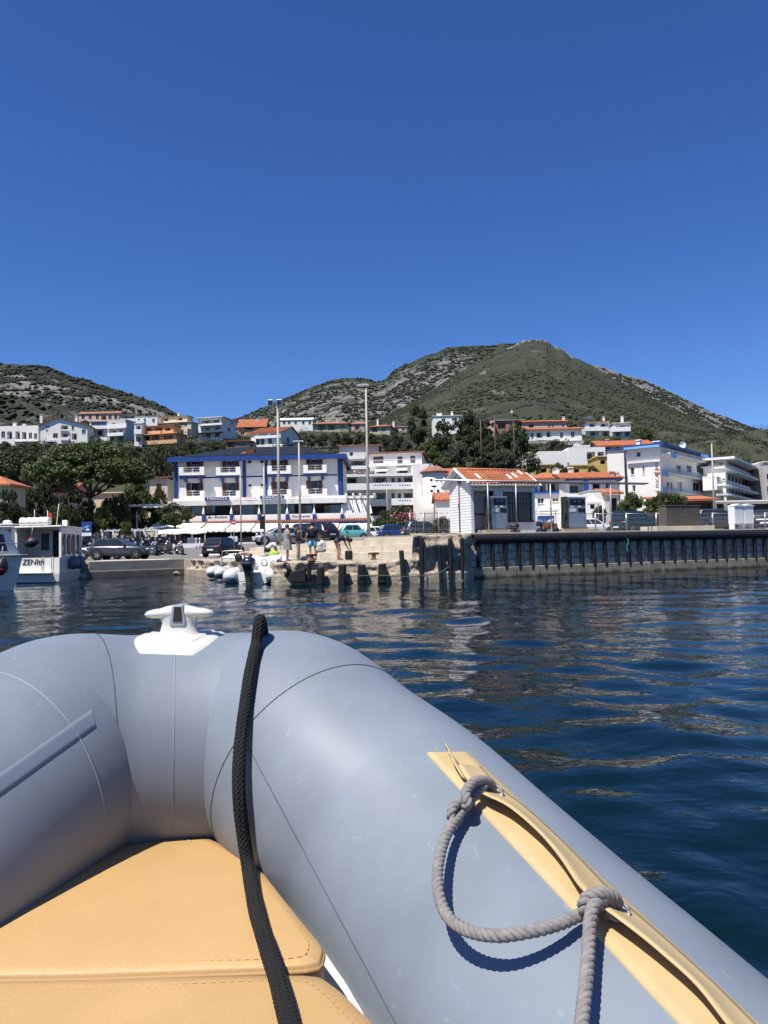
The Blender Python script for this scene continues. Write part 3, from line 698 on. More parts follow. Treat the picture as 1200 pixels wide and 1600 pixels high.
    MB().tube([q(-.27, -ov, ze - ov * sl + .05), q(-.27, Wd * .5, zr + .05), q(-.27, Wd + ov, ze - ov * sl + .05)], .07, 6).build('verge', 'white_paint', ro)
    for (a, s) in ((.55, .10), (2.35, .12), (2.75, .25), (3.3, .62)):
        f0 = (s + ov) / (Wd * .5 + ov); MB().obox(q(min(a, L - .3), s, ze - ov * sl + (zr - ze + ov * sl) * f0 + .075), u3, (-n[0], -n[1], sl), (0, 0, 1), .13, .45, .03).build('patch_tile', 'white_paint', ro)
    # vent hole on the gable and meter box
    MB().lathe([(.18, -.01), (.18, .02), (.02, .02)], (0, 0, 0), 16, 'z').build('vent', 'rust', root, world=False)
    v = [o for o in root.children if o.name.startswith('vent')][0]; v.location = Vector((*(bk * Wd * .5 - u * .03), ze - PTOP + .05)); v.rotation_euler = (0, -math.pi / 2, math.atan2(u[1], u[0]))
    MB().obox(q(-.03, Wd * .52, PTOP + 1.3), u3, -n3, (0, 0, 1), .03, .12, .22).build('meter_plate', 'galvanised', root)
    return c, L, Wd
HC, HL, HW = hut()

def canopy():
    root = thing('pipe_canopy', 'rusty pipe frame standing over the fuel pumps', 'canopy frame', tuple(pier(0, .35)))
    zt = PTOP + 2.50
    MB().bar(pier(-1.6, .30, zt), pier(11.0, .30, zt), .045).build('top_pipe', 'galvanised', root, True)
    MB().bar(pier(2.0, .55, zt - .01), pier(11.0, .55, zt - .01), .05).build('top_pipe', 'rust', root, True)
    for px, mm in ((718, 'rust'), (763, 'galvanised'), (807, 'galvanised'), (861, 'galvanised'), (955, 'pole_paint')):
        r = ray(px, 800); Am = np.array([[PU[0], -r[0]], [PU[1], -r[1]]]); t = np.linalg.solve(Am, CAM[:2] - (A_ - PN * .30))[0]
        MB().bar(pier(t, .30, PTOP - .02), pier(t, .30, zt), .035).build('post', mm, root, True)
canopy()

def pump(px0, px1, lab, s=.50):
    r = ray(px0, 800); Am = np.array([[PU[0], -r[0]], [PU[1], -r[1]]]); t = np.linalg.solve(Am, CAM[:2] - (A_ - PN * s))[0]
    r = ray(px1, 800); Am = np.array([[PU[0], -r[0]], [PU[1], -r[1]]]); t1 = np.linalg.solve(Am, CAM[:2] - (A_ - PN * s))[0]
    w = t1 - t; b = pier(t, s); root = thing('fuel_pump', lab, 'fuel pump', tuple(b), math.atan2(PU[1], PU[0]), 'fuel pumps on the pier')
    MB().box(-.45, -.25, 0, w + .55, .8, .16).build('plinth', 'concrete', root, world=False, bevel=.02)
    MB().box(0, 0, .2, w, .5, 1.78).build('cabinet', 'steel', root, world=False, bevel=.02)
    MB().box(-.10, .03, .2, -.001, .48, 1.80).build('side_panel', 'frame_dark', root, world=False, bevel=.015)
    MB().box(.04, .02, .161, w - .04, .46, .2).build('foot', 'black_metal', root, world=False)
    d = MB().box(.14, -.012, 1.36, w - .10, 0, 1.66).build('display', 'black_metal', root, world=False, bevel=.005)
    for a in (.22, .55):
        MB().box(.14 + (w - .24) * a, -.018, 1.50, .14 + (w - .24) * a + .14, -.0122, 1.60).build('digits', 'glass_blue', d, world=False)
    for a in (.12, .52): MB().box(w * a + .02, -.012, 1.25, w * a + .20, 0, 1.33).build('label_plate', 'white_paint', root, world=False)
    MB().box(w * .55, -.014, 1.00, w - .06, 0, 1.20).build('keypad', 'black_metal', root, world=False)
    MB().box(.08, -.012, 1.02, w * .42, 0, 1.2).build('info_card', 'dirty_white', root, world=False)
    MB().box(.04, -.008, .26, w - .04, 0, .95).build('lower_panel', 'galvanised', root, world=False, bevel=.006)
    MB().tube(crom([(-.06, -.02, 1.5), (-.12, -.06, 1.3), (-.30, -.10, .9), (-.36, -.12, .4), (-.16, -.10, .28), (-.09, -.06, .62)], 8), .024, 7).build('hose', 'rubber', root, True, world=False)
    MB().box(-.16, -.06, .62, -.1, .06, .92).build('nozzle', 'black_metal', root, world=False, bevel=.01)
pump(768, 793, 'steel fuel pump standing in front of the hut window'); pump(888, 916, 'steel fuel pump standing alone right of the hut')

def cabinets():
    def loc(px, s):
        r = ray(px, 800); Am = np.array([[PU[0], -r[0]], [PU[1], -r[1]]]); return np.linalg.solve(Am, CAM[:2] - (A_ - PN * s))[0]
    t0, t1 = loc(1041, .9), loc(1094, .9); rz = math.atan2(PU[1], PU[0])
    p0, p1 = loc(1023, .5), loc(1114, .5)
    root = thing('brown_cabinet', 'brown metal utility cabinet on a concrete plinth at the pier edge', 'cabinet', tuple(pier(t0, .9)), rz)
    w = t1 - t0
    MB().box(p0 - t0, -.5, 0, p1 - t0, .75, .24).build('plinth', 'pale_concrete', root, world=False, bevel=.02)
    mat('brown_metal', (.10, .085, .065), .6, .2, 3, stain=.3)
    MB().box(0, 0, .24, w, .6, 1.34).build('body', 'brown_metal', root, world=False, bevel=.015)
    MB().box(-.03, -.04, 1.341, w + .03, .64, 1.39).build('lid', 'brown_metal', root, world=False, bevel=.01)
    for k in range(2): MB().box(.06 + k * w / 2, -.015, .32, w / 2 - .04 + k * w / 2, -.001, 1.26).build('door', 'brown_metal', root, world=False, bevel=.006)
    for k in range(2): MB().box(w / 2 - .16 + k * .24, -.03, .8, w / 2 - .12 + k * .24, -.0155, .88).build('handle', 'galvanised', root, world=False)
    t0, t1 = loc(1147, .6), loc(1178, .6); w = t1 - t0
    root = thing('white_cabinet', 'white twin-door power cabinet standing on legs at the pier edge', 'cabinet', tuple(pier(t0, .6)), rz)
    for k in range(2):
        c = MB().box(k * w / 2 + .01, 0, .30, (k + 1) * w / 2 - .01, .45, 1.32).build('box', 'plastic_white', root, world=False, bevel=.03)
        MB().box(k * w / 2 + .05, -.012, .36, (k + 1) * w / 2 - .05, -.001, 1.2).build('door', 'white_paint', c, world=False, bevel=.01)
        MB().extrude([(k * w / 2, -.05, 1.322), ((k + 1) * w / 2, -.05, 1.322), ((k + 1) * w / 2, -.05, 1.36), ((k + .5) * w / 2, -.05, 1.46), (k * w / 2, -.05, 1.36)], (0, .52, 0)).build('cap', 'white_paint', c, world=False)
    for a in (.02, w / 2 - .03, w - .08): MB().box(a, .05, -.01, a + .06, .40, .31).build('leg', 'white_paint', root, world=False)
cabinets()
def compressor():
    q = pier(5.15, 1.0); root = thing('rusty_winch', 'small rusty engine on a trolley beside the lone pump', 'machine', tuple(q))
    MB().box(-.4, -.25, .18, .4, .25, .45).build('body', 'rust', root, world=False, bevel=.06)
    MB().lathe([(.02, -.26), (.17, -.24), (.17, .24), (.02, .26)], (-.05, 0, .55), 12, 'x').build('tank', 'dirty_white', root, True, world=False)
    for x in (-.3, .3): MB().lathe([(.03, -.3), (.14, -.3), (.14, -.24), (.03, -.24)], (x, 0, .14), 12, 'y').build('wheel', 'rubber', root, True, world=False)
compressor()
def hose_heap():
    q = pier(2.55, .35); pts = []
    for k in range(40): pts.append((q[0] + .2 * math.cos(k * .8) + .004 * k, q[1] + .15 * math.sin(k * .8), PTOP + .03 + .009 * k + .03 * math.sin(k * 2.2)))
    tag(MB().tube(crom(pts, 3), .03, 6).build('coiled_hose', 'rubber', None, True), 'coiled black hose hung on the pier edge by the first pump', 'hose')
hose_heap()

# ------------------------------------------------------------------ fences
def fence_panel(a, b, z, h, lab, grp, m_='galvanised', step=.11, horiz=(0.02, .98), parent=None):
    a, b = np.array(a), np.array(b); u = (b - a) / np.linalg.norm(b - a); L = np.linalg.norm(b - a)
    root = thing('fence_panel', lab, 'fence panel', (*a, z), group=grp)
    for q in (a, b): MB().bar((*q, z - .01), (*q, z + h + .03), .022, 6).build('post', m_, root, True)
    for f in horiz: MB().bar((*a, z + h * f), (*b, z + h * f), .018, 6).build('rail', m_, root, True)
    m = MB(); k = int(L / step)
    for i in range(1, k): q = a + u * (L * i / k); m.tube([(*q, z + .03), (*q, z + h - .02)], .0045, 3, cap=False)
    for zz in (.25, .5, .75): m.tube([(*a, z + h * zz), (*b, z + h * zz)], .005, 3, cap=False)
    w = m.build('wire_mesh', m_, root); w['kind'] = 'stuff'
prev = None
ORD = ['first', 'second', 'third', 'fourth', 'fifth', 'sixth', 'seventh', 'eighth', 'ninth', 'tenth']
for k in range(9):
    a = A_ + PU * (4.9 + k * 2.1) - PN * 2.3; b = A_ + PU * (4.9 + (k + 1) * 2.1 - .05) - PN * 2.3
    fence_panel(a, b, PTOP, 1.02, '%s galvanised mesh fence panel on the pier, counting from the hut' % ORD[k], 'mesh fence along the pier')
for k, (x0, x1) in enumerate(((641, 662), (664, 684), (686, 702))):
    a = P(x0, 830, 39.5)[:2]; b = P(x1, 830, 39.2)[:2]
    fence_panel(a, b, PTOP, 1.15, ('left', 'middle', 'right')[k] + ' panel of the rusty railing between low quay and hut', 'old railing beside the hut', 'galvanised' if k != 1 else 'rust', .13)
# ------------------------------------------------------------------ buildings
def text_mesh(body, name, m_, size, parent, loc, xdir, ydir, shear=0.0, fit=None, thick=.01):
    c = bpy.data.curves.new(name, 'FONT'); c.body = body; c.size = size; c.align_x = 'CENTER'; c.align_y = 'CENTER'; c.shear = shear; c.extrude = thick; c.resolution_u = 2
    t = bpy.data.objects.new(name, c); COL.objects.link(t)
    dg = bpy.context.evaluated_depsgraph_get(); me = bpy.data.meshes.new_from_object(t.evaluated_get(dg)); bpy.data.objects.remove(t); bpy.data.curves.remove(c)
    v = np.empty(len(me.vertices) * 3, np.float32); me.vertices.foreach_get('co', v); v = v.reshape(-1, 3)
    if fit and len(v): v[:, 0] *= fit / max(1e-6, np.ptp(v[:, 0]))
    x = np.asarray(xdir, float); y = np.asarray(ydir, float); z = np.cross(x, y)
    w = v[:, :1] * x + v[:, 1:2] * y + v[:, 2:3] * z + np.asarray(loc) - ORG.get(parent, 0)
    me.vertices.foreach_set('co', w.astype(np.float32).ravel()); me.materials.clear(); me.materials.append(M[m_]); me.update()
    o = link(name, me, parent); ORG[o] = ORG.get(parent, np.zeros(3)); return o

def line_hit(px, base, u, py=800):
    r = ray(px, py); s, t = np.linalg.solve(np.array([[u[0], -r[0]], [u[1], -r[1]]]), CAM[:2] - base); return s, CAM_Z + t * r[2]
def auto_depth(px, py, lo=122, hi=430):
    for d in np.arange(lo, hi, 2.0):
        q = P(px, py, d)
        if terrain_z(q[0], q[1]) >= q[2]: return d
    return hi
NH = []
class House:
    def __init__(s, label, x0, x1, ytop, ybot, d=None, wall='white_wall', yaw=0., depth=8., xr=None, xl=None, root=None, name='house', cat='house', group=None, sink=4., dd=0, z1=None):
        if d is None: d = auto_depth((x0 + x1) / 2, ybot)
        s.d = d + dd; s.wall = wall; yaw = R_(yaw); xm = (x0 + x1) / 2
        s.A = P(x0, (ytop + ybot) / 2, s.d)[:2]; s.u = np.array([math.cos(yaw), math.sin(yaw)]); s.b = np.array([-s.u[1], s.u[0]])
        s.L = line_hit(x1, s.A, s.u)[0]; s.W = depth
        if xr is not None: s.W = min(60, abs(line_hit(xr, s.A + s.u * s.L, s.b)[0]))
        if xl is not None: s.W = min(60, abs(line_hit(xl, s.A, s.b)[0]))
        s.z1 = line_hit(xm, s.A, s.u, ytop)[1]; s.zb = line_hit(xm, s.A, s.u, ybot)[1]; s.z0 = s.zb - sink
        C = [s.A, s.A + s.u * s.L, s.A + s.u * s.L + s.b * s.W, s.A + s.b * s.W]
        s.F = [(C[i], C[(i + 1) % 4]) for i in range(4)]
        s.own = root is None
        s.root = root or thing(name, label, cat, (*((C[0] + C[1]) / 2), s.zb), group=group)
        s.ops = {0: [], 1: [], 2: [], 3: []}; s.gab = None; s.post = []
        NH.append((label, round(float(s.d))))
    def fr(s, f): a, b = s.F[f]; u = (b - a) / np.linalg.norm(b - a); return a, u, np.array([u[1], -u[0]]), np.linalg.norm(b - a)
    def rect(s, f, x0, y0, x1, y1):
        a, u, n, L = s.fr(f); xm, ym = (x0 + x1) / 2, (y0 + y1) / 2
        u0, u1 = line_hit(x0, a, u, ym)[0], line_hit(x1, a, u, ym)[0]; za, zb = line_hit(xm, a, u, y1)[1], line_hit(xm, a, u, y0)[1]
        return max(.08, u0), min(L - .08, u1), max(za, s.z0 + .1), min(zb, s.z1 - .08)
    def pt(s, f, uu, off, z): a, u, n, L = s.fr(f); q = a + u * uu + n * off; return (q[0], q[1], z)
    def bx(s, f, u0, u1, o0, o1, z0, z1, m=None):
        m = m or MB(); a, u, n, L = s.fr(f)
        return m.obox(s.pt(f, u0, o0, z0), (*u, 0), (*n, 0), (0, 0, 1), u1 - u0, o1 - o0, z1 - z0)
    def win(s, x0, y0, x1, y1, style='win', f=0, sh='shutter_brown', frame='white_paint'):
        u0, u1, z0, z1 = s.rect(f, x0, y0, x1, y1)
        if u1 - u0 < .15 or z1 - z0 < .15: return
        dp = {'win': .16, 'door': .16, 'shut': .14, 'loggia': 1.3, 'dark': .5, 'glass': .10, 'garage': .2}[style]
        s.ops[f].append((u0, u1, z0, z1, dp)); a, u, n, L = s.fr(f)
        def pane(m_, ua, ub, za, zb, off, name, par):
            return MB().add([s.pt(f, ua, off, za), s.pt(f, ub, off, za), s.pt(f, ub, off, zb), s.pt(f, ua, off, zb)], [(0, 1, 2, 3)]).build(name, m_, par, fix=False)
        def frame_(ua, ub, za, zb, off, mull, name, par, m_):
            t = .06; m = MB(); s.bx(f, ua, ua + t, off, off + .05, za, zb, m); s.bx(f, ub - t, ub, off, off + .05, za, zb, m); s.bx(f, ua + t, ub - t, off, off + .05, zb - t, zb, m); s.bx(f, ua + t, ub - t, off, off + .05, za, za + t, m)
            if mull and ub - ua > .7: s.bx(f, (ua + ub) / 2 - .03, (ua + ub) / 2 + .03, off, off + .05, za + t, zb - t, m)
            return m.build(name, m_, par)
        if style in ('win', 'glass', 'shut', 'door'):
            w = frame_(u0, u1, z0, z1, -dp + .004, True, 'door' if style == 'door' else 'window', s.root, frame)
            pane('glass' if style != 'glass' else 'glass_blue', u0, u1, z0, z1, -dp + .012, 'pane', w)
            if style == 'shut':
                sw = min(.55, (u1 - u0) * .42)
                for (ua, ub) in ((u0 - .02, u0 + sw), (u1 - sw, u1 + .02)):
                    s.bx(f, ua, ub, .01, .05, z0, z1).build('shutter', sh, w)
            else:
                s.bx(f, u0 - .06, u1 + .06, .0, .07, z0 - .07, z0 - .002).build('sill', 'dirty_white', w)
        elif style == 'loggia':
            pane(s.wall, u0, u1, z0, z1, -dp, 'loggia_wall', s.root)
            k = max(1, int((u1 - u0) / 3.0)); 
            for i in range(k):
                c = u0 + (u1 - u0) * (i + .5) / k; hw = min(.75, (u1 - u0) / k * .32)
                w = frame_(c - hw, c + hw, z0 + .02, z0 + min(2.1, (z1 - z0) * .86), -dp + .01, True, 'window', s.root, 'frame_dark')
                pane('glass', c - hw, c + hw, z0 + .02, z0 + min(2.1, (z1 - z0) * .86), -dp + .02, 'pane', w)
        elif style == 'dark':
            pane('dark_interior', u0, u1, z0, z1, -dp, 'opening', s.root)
        elif style == 'garage':
            w = pane('wood_dark', u0, u1, z0, z1, -dp, 'garage_door', s.root)
    def wins(s, xs, y0, y1, style='win', f=0, w=6, **k):
        for x in xs: s.win(x - w / 2, y0, x + w / 2, y1, style, f, **k)
    def balcony(s, x0, y0, x1, y1, f=0, m_='white_paint', dep=1.2, rail=None, slab=None):
        """parapet from y0 (top) to y1 (slab bottom)"""
        a, u, n, L = s.fr(f); xm = (x0 + x1) / 2
        r = CAM  # project the front plane of the balcony
        aa = a + n * dep; u0 = line_hit(x0, aa, u)[0]; u1 = line_hit(x1, aa, u)[0]; za = line_hit(xm, aa, u, y1)[1]; zb = line_hit(xm, aa, u, y0)[1]
        m = MB(); s.bx(f, u0, u1, 0.003, dep, za, za + .18, m)
        if rail is None:
            s.bx(f, u0, u1, dep - .10, dep + .002, za + .18, zb, m); s.bx(f, u0, u0 + .1, .003, dep - .10, za + .18, zb, m); s.bx(f, u1 - .1, u1, .003, dep - .10, za + .18, zb, m)
            return m.build('balcony', m_, s.root)
        o = m.build('balcony', m_, s.root); k = MB()
        for zz in (zb, za + .22): k.bar(s.pt(f, u0, dep - .03, zz), s.pt(f, u1, dep - .03, zz), .025, 4)
        nb = int((u1 - u0) / .16)
        for i in range(nb + 1): q = u0 + (u1 - u0) * i / nb; k.tube([s.pt(f, q, dep - .03, za + .18), s.pt(f, q, dep - .03, zb)], .012, 3, cap=False)
        for q in (u0, u1): k.bar(s.pt(f, q, 0, zb), s.pt(f, q, dep - .03, zb), .02, 4)
        k.build('railing', rail, o); return o
    def slabband(s, f, x0, y0, x1, y1, dep=.3, m_='white_paint', name='canopy'):
        a, u, n, L = s.fr(f); aa = a + n * dep; xm = (x0 + x1) / 2
        u0 = line_hit(x0, aa, u)[0]; u1 = line_hit(x1, aa, u)[0]; za = line_hit(xm, aa, u, y1)[1]; zb = line_hit(xm, aa, u, y0)[1]
        return s.bx(f, u0, u1, .003, dep, za, zb).build(name, m_, s.root)
    def chimney(s, px, yt, yb, w, back=.4, m_='white_wall'):
        a, u, n, L = s.fr(0); aa = s.A + s.b * s.W * back; c = line_hit(px, aa, u)[0]; zt = line_hit(px, aa, u, yt)[1]; zb = line_hit(px, aa, u, yb)[1] - 1.2; h = w * S(s.d) / 2
        q = aa + u * (c - h) - s.b * h; m = MB().obox((*q, zb), (*u, 0), (*s.b, 0), (0, 0, 1), 2 * h, 2 * h, zt - zb - .25)
        q2 = aa + u * (c - h - .1) - s.b * (h + .1); m.obox((*q2, zt - .15), (*u, 0), (*s.b, 0), (0, 0, 1), 2 * h + .2, 2 * h + .2, .15)
        for e in (0, 1): m.obox((*(aa + u * (c - h + e * (2 * h - .08)) - s.b * h), zt - .26), (*u, 0), (*s.b, 0), (0, 0, 1), .08, 2 * h, .12)
        m.build('chimney', m_, s.root)
    def finish(s, roof='flat', rise=1.2, ov=.35, m_=None, ridge=.5, th=.16, tile=True):
        w = MB()
        for f in range(4):
            a, u, n, L = s.fr(f); ops = s.ops[f]
            us = sorted({0., L} | {o[0] for o in ops} | {o[1] for o in ops}); zs = sorted({s.z0, s.z1} | {o[2] for o in ops} | {o[3] for o in ops})
            for i in range(len(us) - 1):
                for j in range(len(zs) - 1):
                    cu, cz = (us[i] + us[i + 1]) / 2, (zs[j] + zs[j + 1]) / 2
                    if any(o[0] < cu < o[1] and o[2] < cz < o[3] for o in ops): continue
                    w.add([s.pt(f, us[i], 0, zs[j]), s.pt(f, us[i + 1], 0, zs[j]), s.pt(f, us[i + 1], 0, zs[j + 1]), s.pt(f, us[i], 0, zs[j + 1])], [(0, 1, 2, 3)])
            for (u0, u1, z0, z1, dp) in ops:
                p = lambda uu, o, z: s.pt(f, uu, o, z)
                w.add([p(u0, 0, z0), p(u1, 0, z0), p(u1, 0, z1), p(u0, 0, z1), p(u0, -dp, z0), p(u1, -dp, z0), p(u1, -dp, z1), p(u0, -dp, z1)], [(0, 4, 5, 1), (1, 5, 6, 2), (2, 6, 7, 3), (3, 7, 4, 0)])
        L, W = s.L, s.W; q = lambda a, b, z: (*(s.A + s.u * a + s.b * b), z); z1 = s.z1
        w.add([q(0, 0, z1), q(L, 0, z1), q(L, W, z1), q(0, W, z1)], [(0, 1, 2, 3)])
        if roof == 'gable_u':
            for a in (0, L): w.add([q(a, 0, z1), q(a, W, z1), q(a, W * ridge, z1 + rise - .02)], [(0, 1, 2)])
        if roof == 'gable_d':
            for b in (0, W): w.add([q(0, b, z1), q(L, b, z1), q(L * ridge, b, z1 + rise - .02)], [(0, 1, 2)])
        w.build('wall', s.wall, s.root, fix=False)
        m_ = m_ or ('terracotta' if roof != 'flat' else 'dirty_white')
        r = MB()
        def slab(p4):   # sloping slab with thickness
            r.add([(x, y, z + .02) for x, y, z in p4] + [(x, y, z + .02 + th) for x, y, z in p4], [(3, 2, 1, 0), (4, 5, 6, 7), (0, 1, 5, 4), (1, 2, 6, 5), (2, 3, 7, 6), (3, 0, 4, 7)])
        if roof == 'flat':
            slab([q(-ov, -ov, z1), q(L + ov, -ov, z1), q(L + ov, W + ov, z1), q(-ov, W + ov, z1)])
        elif roof == 'parapet':
            t = .2; hh = .5
            for (a0, a1, b0, b1) in ((0, L, 0, t), (0, L, W - t, W), (0, t, t, W - t), (L - t, L, t, W - t)):
                c0 = q(a0, b0, z1); r.obox(c0, (*s.u, 0), (*s.b, 0), (0, 0, 1), a1 - a0, b1 - b0, hh)
            m_ = s.wall if m_ == 'terracotta' else m_
        elif roof == 'gable_u':
            k = ov * rise / (W * ridge); k2 = ov * rise / (W * (1 - ridge))
            slab([q(-ov, -ov, z1 - k), q(L + ov, -ov, z1 - k), q(L + ov, W * ridge, z1 + rise), q(-ov, W * ridge, z1 + rise)])
            slab([q(-ov, W * ridge, z1 + rise), q(L + ov, W * ridge, z1 + rise), q(L + ov, W + ov, z1 - k2), q(-ov, W + ov, z1 - k2)])
        elif roof == 'gable_d':
            k = ov * rise / (L * ridge); k2 = ov * rise / (L * (1 - ridge))
            slab([q(-ov, -ov, z1 - k), q(L * ridge, -ov, z1 + rise), q(L * ridge, W + ov, z1 + rise), q(-ov, W + ov, z1 - k)])
            slab([q(L * ridge, -ov, z1 + rise), q(L + ov, -ov, z1 - k2), q(L + ov, W + ov, z1 - k2), q(L * ridge, W + ov, z1 + rise)])
        elif roof == 'shed':
            slab([q(-ov, -ov, z1), q(L + ov, -ov, z1), q(L + ov, W + ov, z1 + rise), q(-ov, W + ov, z1 + rise)])
        elif roof == 'hip':
            e = min(W * .5, L * .45)
            P0, P1, P2, P3 = q(-ov, -ov, z1), q(L + ov, -ov, z1), q(L + ov, W + ov, z1), q(-ov, W + ov, z1); Ra, Rb = q(e, W / 2, z1 + rise), q(L - e, W / 2, z1 + rise)
            lo = lambda p: (p[0], p[1], p[2] - th); r.add([P0, P1, P2, P3, Ra, Rb] + [lo(p) for p in (P0, P1, P2, P3)], [(0, 1, 5, 4), (1, 2, 5), (2, 3, 4, 5), (3, 0, 4), (6, 7, 1, 0), (7, 8, 2, 1), (8, 9, 3, 2), (9, 6, 0, 3), (9, 8, 7, 6)])
        o = r.build('roof', m_, s.root); s.roof = o
        if tile and m_ in ('terracotta', 'old_tile') and s.d < 400 and roof in ('gable_u', 'shed', 'gable_d'):   # tile rolls in relief, one mass
            t = MB(); step = .42 if s.d > 160 else .3
            if roof in ('gable_u', 'shed'):
                rg = W * ridge if roof == 'gable_u' else W + ov; k = ov * rise / (W * ridge) if roof == 'gable_u' else 0
                for a in np.arange(-ov + .1, L + ov, step): t.tube([q(a, -ov - .03, z1 - k + th + .03), q(a, rg, z1 + rise + th + .03)], step * .30, 5, cap=False)
            else:
                for b in np.arange(-ov + .1, W + ov, step):
                    k = ov * rise / (L * ridge); t.tube([q(-ov, b, z1 - k + th + .03), q(L * ridge, b, z1 + rise + th + .03)], step * .30, 5, cap=False)
            c = t.build('tile_rolls', m_, o); c['kind'] = 'stuff'
        return s

H = House
G1 = 'houses on the left of the hillside'; G2 = 'houses on the middle of the hillside'; G3 = 'houses on the right of the hillside'
# --- left hillside
h = H('long white villa with arched openings at the left picture edge', -30, 60, 668, 697, group=G1, depth=10)
h.win(2, 674, 8, 684, 'win'); h.win(11, 674, 19, 686, 'loggia'); h.win(24, 674, 31, 686, 'loggia'); h.win(34, 675, 41, 686, 'loggia'); h.win(45, 676, 50, 685); h.win(53, 677, 58, 686)
h.balcony(20, 683, 60, 690, rail='frame_dark'); h.chimney(23, 661, 668, 4); h.chimney(38, 663, 668, 4); h.finish('parapet')
h = H('white gabled house with brown tile roof and stacked loggias on the left slope', 63, 137, 664, 697, group=G1, yaw=6)
h.win(71, 660, 77, 668); h.win(72, 671, 75, 674); h.win(83, 677, 90, 684, 'shut'); h.win(95, 662, 106, 671, 'loggia'); h.win(95, 676, 106, 686, 'loggia'); h.win(112, 666, 116, 672); h.win(112, 677, 120, 687, 'loggia'); h.win(128, 671, 134, 678); h.win(78, 689, 85, 697, 'door')
h.balcony(94, 668, 107, 673, rail='frame_dark', dep=.6); h.balcony(94, 683, 108, 688, dep=.8); h.balcony(70, 687, 86, 690, dep=.6); h.chimney(65, 648, 655, 4, .5); h.chimney(120, 651, 658, 4, .5)
h.finish('gable_d', 2.4, .6, 'old_tile', .35)
h = H('stepped white terrace house with blue glass top storey on the left slope', 140, 168, 658, 694, group=G1, dd=4)
h.win(142, 659, 167, 665, 'glass', frame='frame_dark'); h.win(146, 671, 162, 681, 'loggia'); h.balcony(139, 665, 169, 670, dep=1.0); h.win(143, 684, 150, 692); h.finish('flat', ov=.3)
h2 = H('', 131, 149, 683, 694, d=h.d - 5, root=h.root, depth=4); h2.win(132.5, 684, 147.5, 692.5, 'glass'); h2.finish('shed', .4, .3)
h3 = H('', 168, 197, 658, 700, d=h.d - 1, root=h.root, wall='grey_wall', xr=213, yaw=-14); h3.win(175, 661, 180, 664); h3.win(176, 672, 181, 678); h3.win(186, 671, 191, 678); h3.win(172, 683, 178, 691, 'loggia'); h3.win(184, 683, 193, 691, 'loggia'); h3.balcony(168, 676, 193, 681, dep=1.3); h3.balcony(168, 662, 198, 669, dep=.8); h3.finish('parapet')
h = H('flat pink tile-roofed block behind the stepped white house', 123, 187, 646, 660, group=G1, dd=10, wall='peach_wall')
h.wins((130, 141, 152, 172, 181), 648, 655, w=5); h.win(158, 648, 166, 656, 'loggia'); h.finish('gable_u', 1.6, .5, 'old_tile')
h = H('small brown house with dark veranda on the upper left slope', 188, 213, 648, 662, group=G1, dd=10, wall='grey_wall'); h.win(191, 650, 210, 654, 'loggia'); h.balcony(189, 654, 212, 658); h.finish('flat', ov=.7, m_='old_tile')
h = H('low white house with bare block annex above the ochre building', 212, 247, 651, 668, group=G1, dd=4); h.wins((217, 226, 240), 654, 660, w=4); h.win(212.5, 662, 224, 667, 'loggia'); h.balcony(208, 656, 226, 661); h.finish('flat', ov=.2)
h = H('white narrow house with blue-grey balconies beside the ochre building', 210, 222, 662, 700, group=G1); h.win(212, 665, 220, 671, 'loggia'); h.win(212, 682, 220, 690, 'loggia'); h.balcony(210, 672, 222, 678); h.finish('flat', ov=.2)
h = H('ochre house in three stepped storeys with deep loggias', 218, 276, 679, 698, wall='ochre_wall', group=G1, xr=291, yaw=-16)
h.win(222, 680, 234, 688, 'loggia'); h.win(237, 680, 249, 688, 'loggia'); h.win(256, 680, 270, 688, 'loggia'); h.win(222, 695, 234, 700, 'dark'); h.win(282, 682, 286, 688, f=1); h.balcony(217, 688, 277, 694, m_='ochre_wall', dep=1.0); h.finish('flat', ov=.8, m_='ochre_wall')
h2 = H('', 225, 272, 666, 678.5, d=h.d + 2, root=h.root, wall='ochre_wall', yaw=-16, depth=h.W * .8, sink=.3); h2.win(229, 669, 236, 674, 'loggia'); h2.win(242, 668, 253, 674, 'loggia'); h2.win(258, 668, 266, 673, 'loggia'); h2.balcony(226, 673.5, 252, 678, m_='ochre_wall', dep=.7); h2.finish('flat', ov=.6, m_='old_tile')
h = H('cream house with long roof terrace behind the ochre house', 228, 300, 661, 685, wall='cream_wall', group=G1, xr=311, yaw=-12, dd=7)
h.win(278, 671, 287, 679, 'loggia'); h.win(293, 670, 299, 680); h.win(232, 663, 240, 668, 'loggia'); h.win(246, 662, 262, 667, 'loggia'); h.win(279, 660, 287, 665, 'loggia'); h.wins((290,), 661, 666, w=4); h.finish('flat', ov=.7, m_='cream_wall')
h2 = H('', 250, 294, 651, 660, d=h.d + 5, root=h.root, wall='cream_wall', yaw=-12, depth=7, sink=.5); h2.win(254, 653, 263, 658, 'loggia'); h2.win(277, 652, 285, 657, 'loggia'); h2.chimney(281, 645, 651, 3); h2.finish('flat', ov=.8, m_='old_tile')
h = H('white house with long black iron balconies on the left slope', 310, 348, 653, 688, group=G1, xr=371, yaw=-14)
h.win(314, 656, 343, 661, 'loggia'); h.win(314, 667, 345, 672, 'loggia'); h.win(316, 676, 344, 684, 'loggia'); h.balcony(311, 659, 346, 664.5, rail='black_metal', dep=1.4); h.balcony(306, 672, 347, 676, m_='frame_dark', rail='black_metal', dep=1.8); h.wins((358,), 668, 674, f=1, w=4); h.wins((363,), 659, 664, f=1, w=4); h.finish('flat', ov=.9, m_='dirty_white')
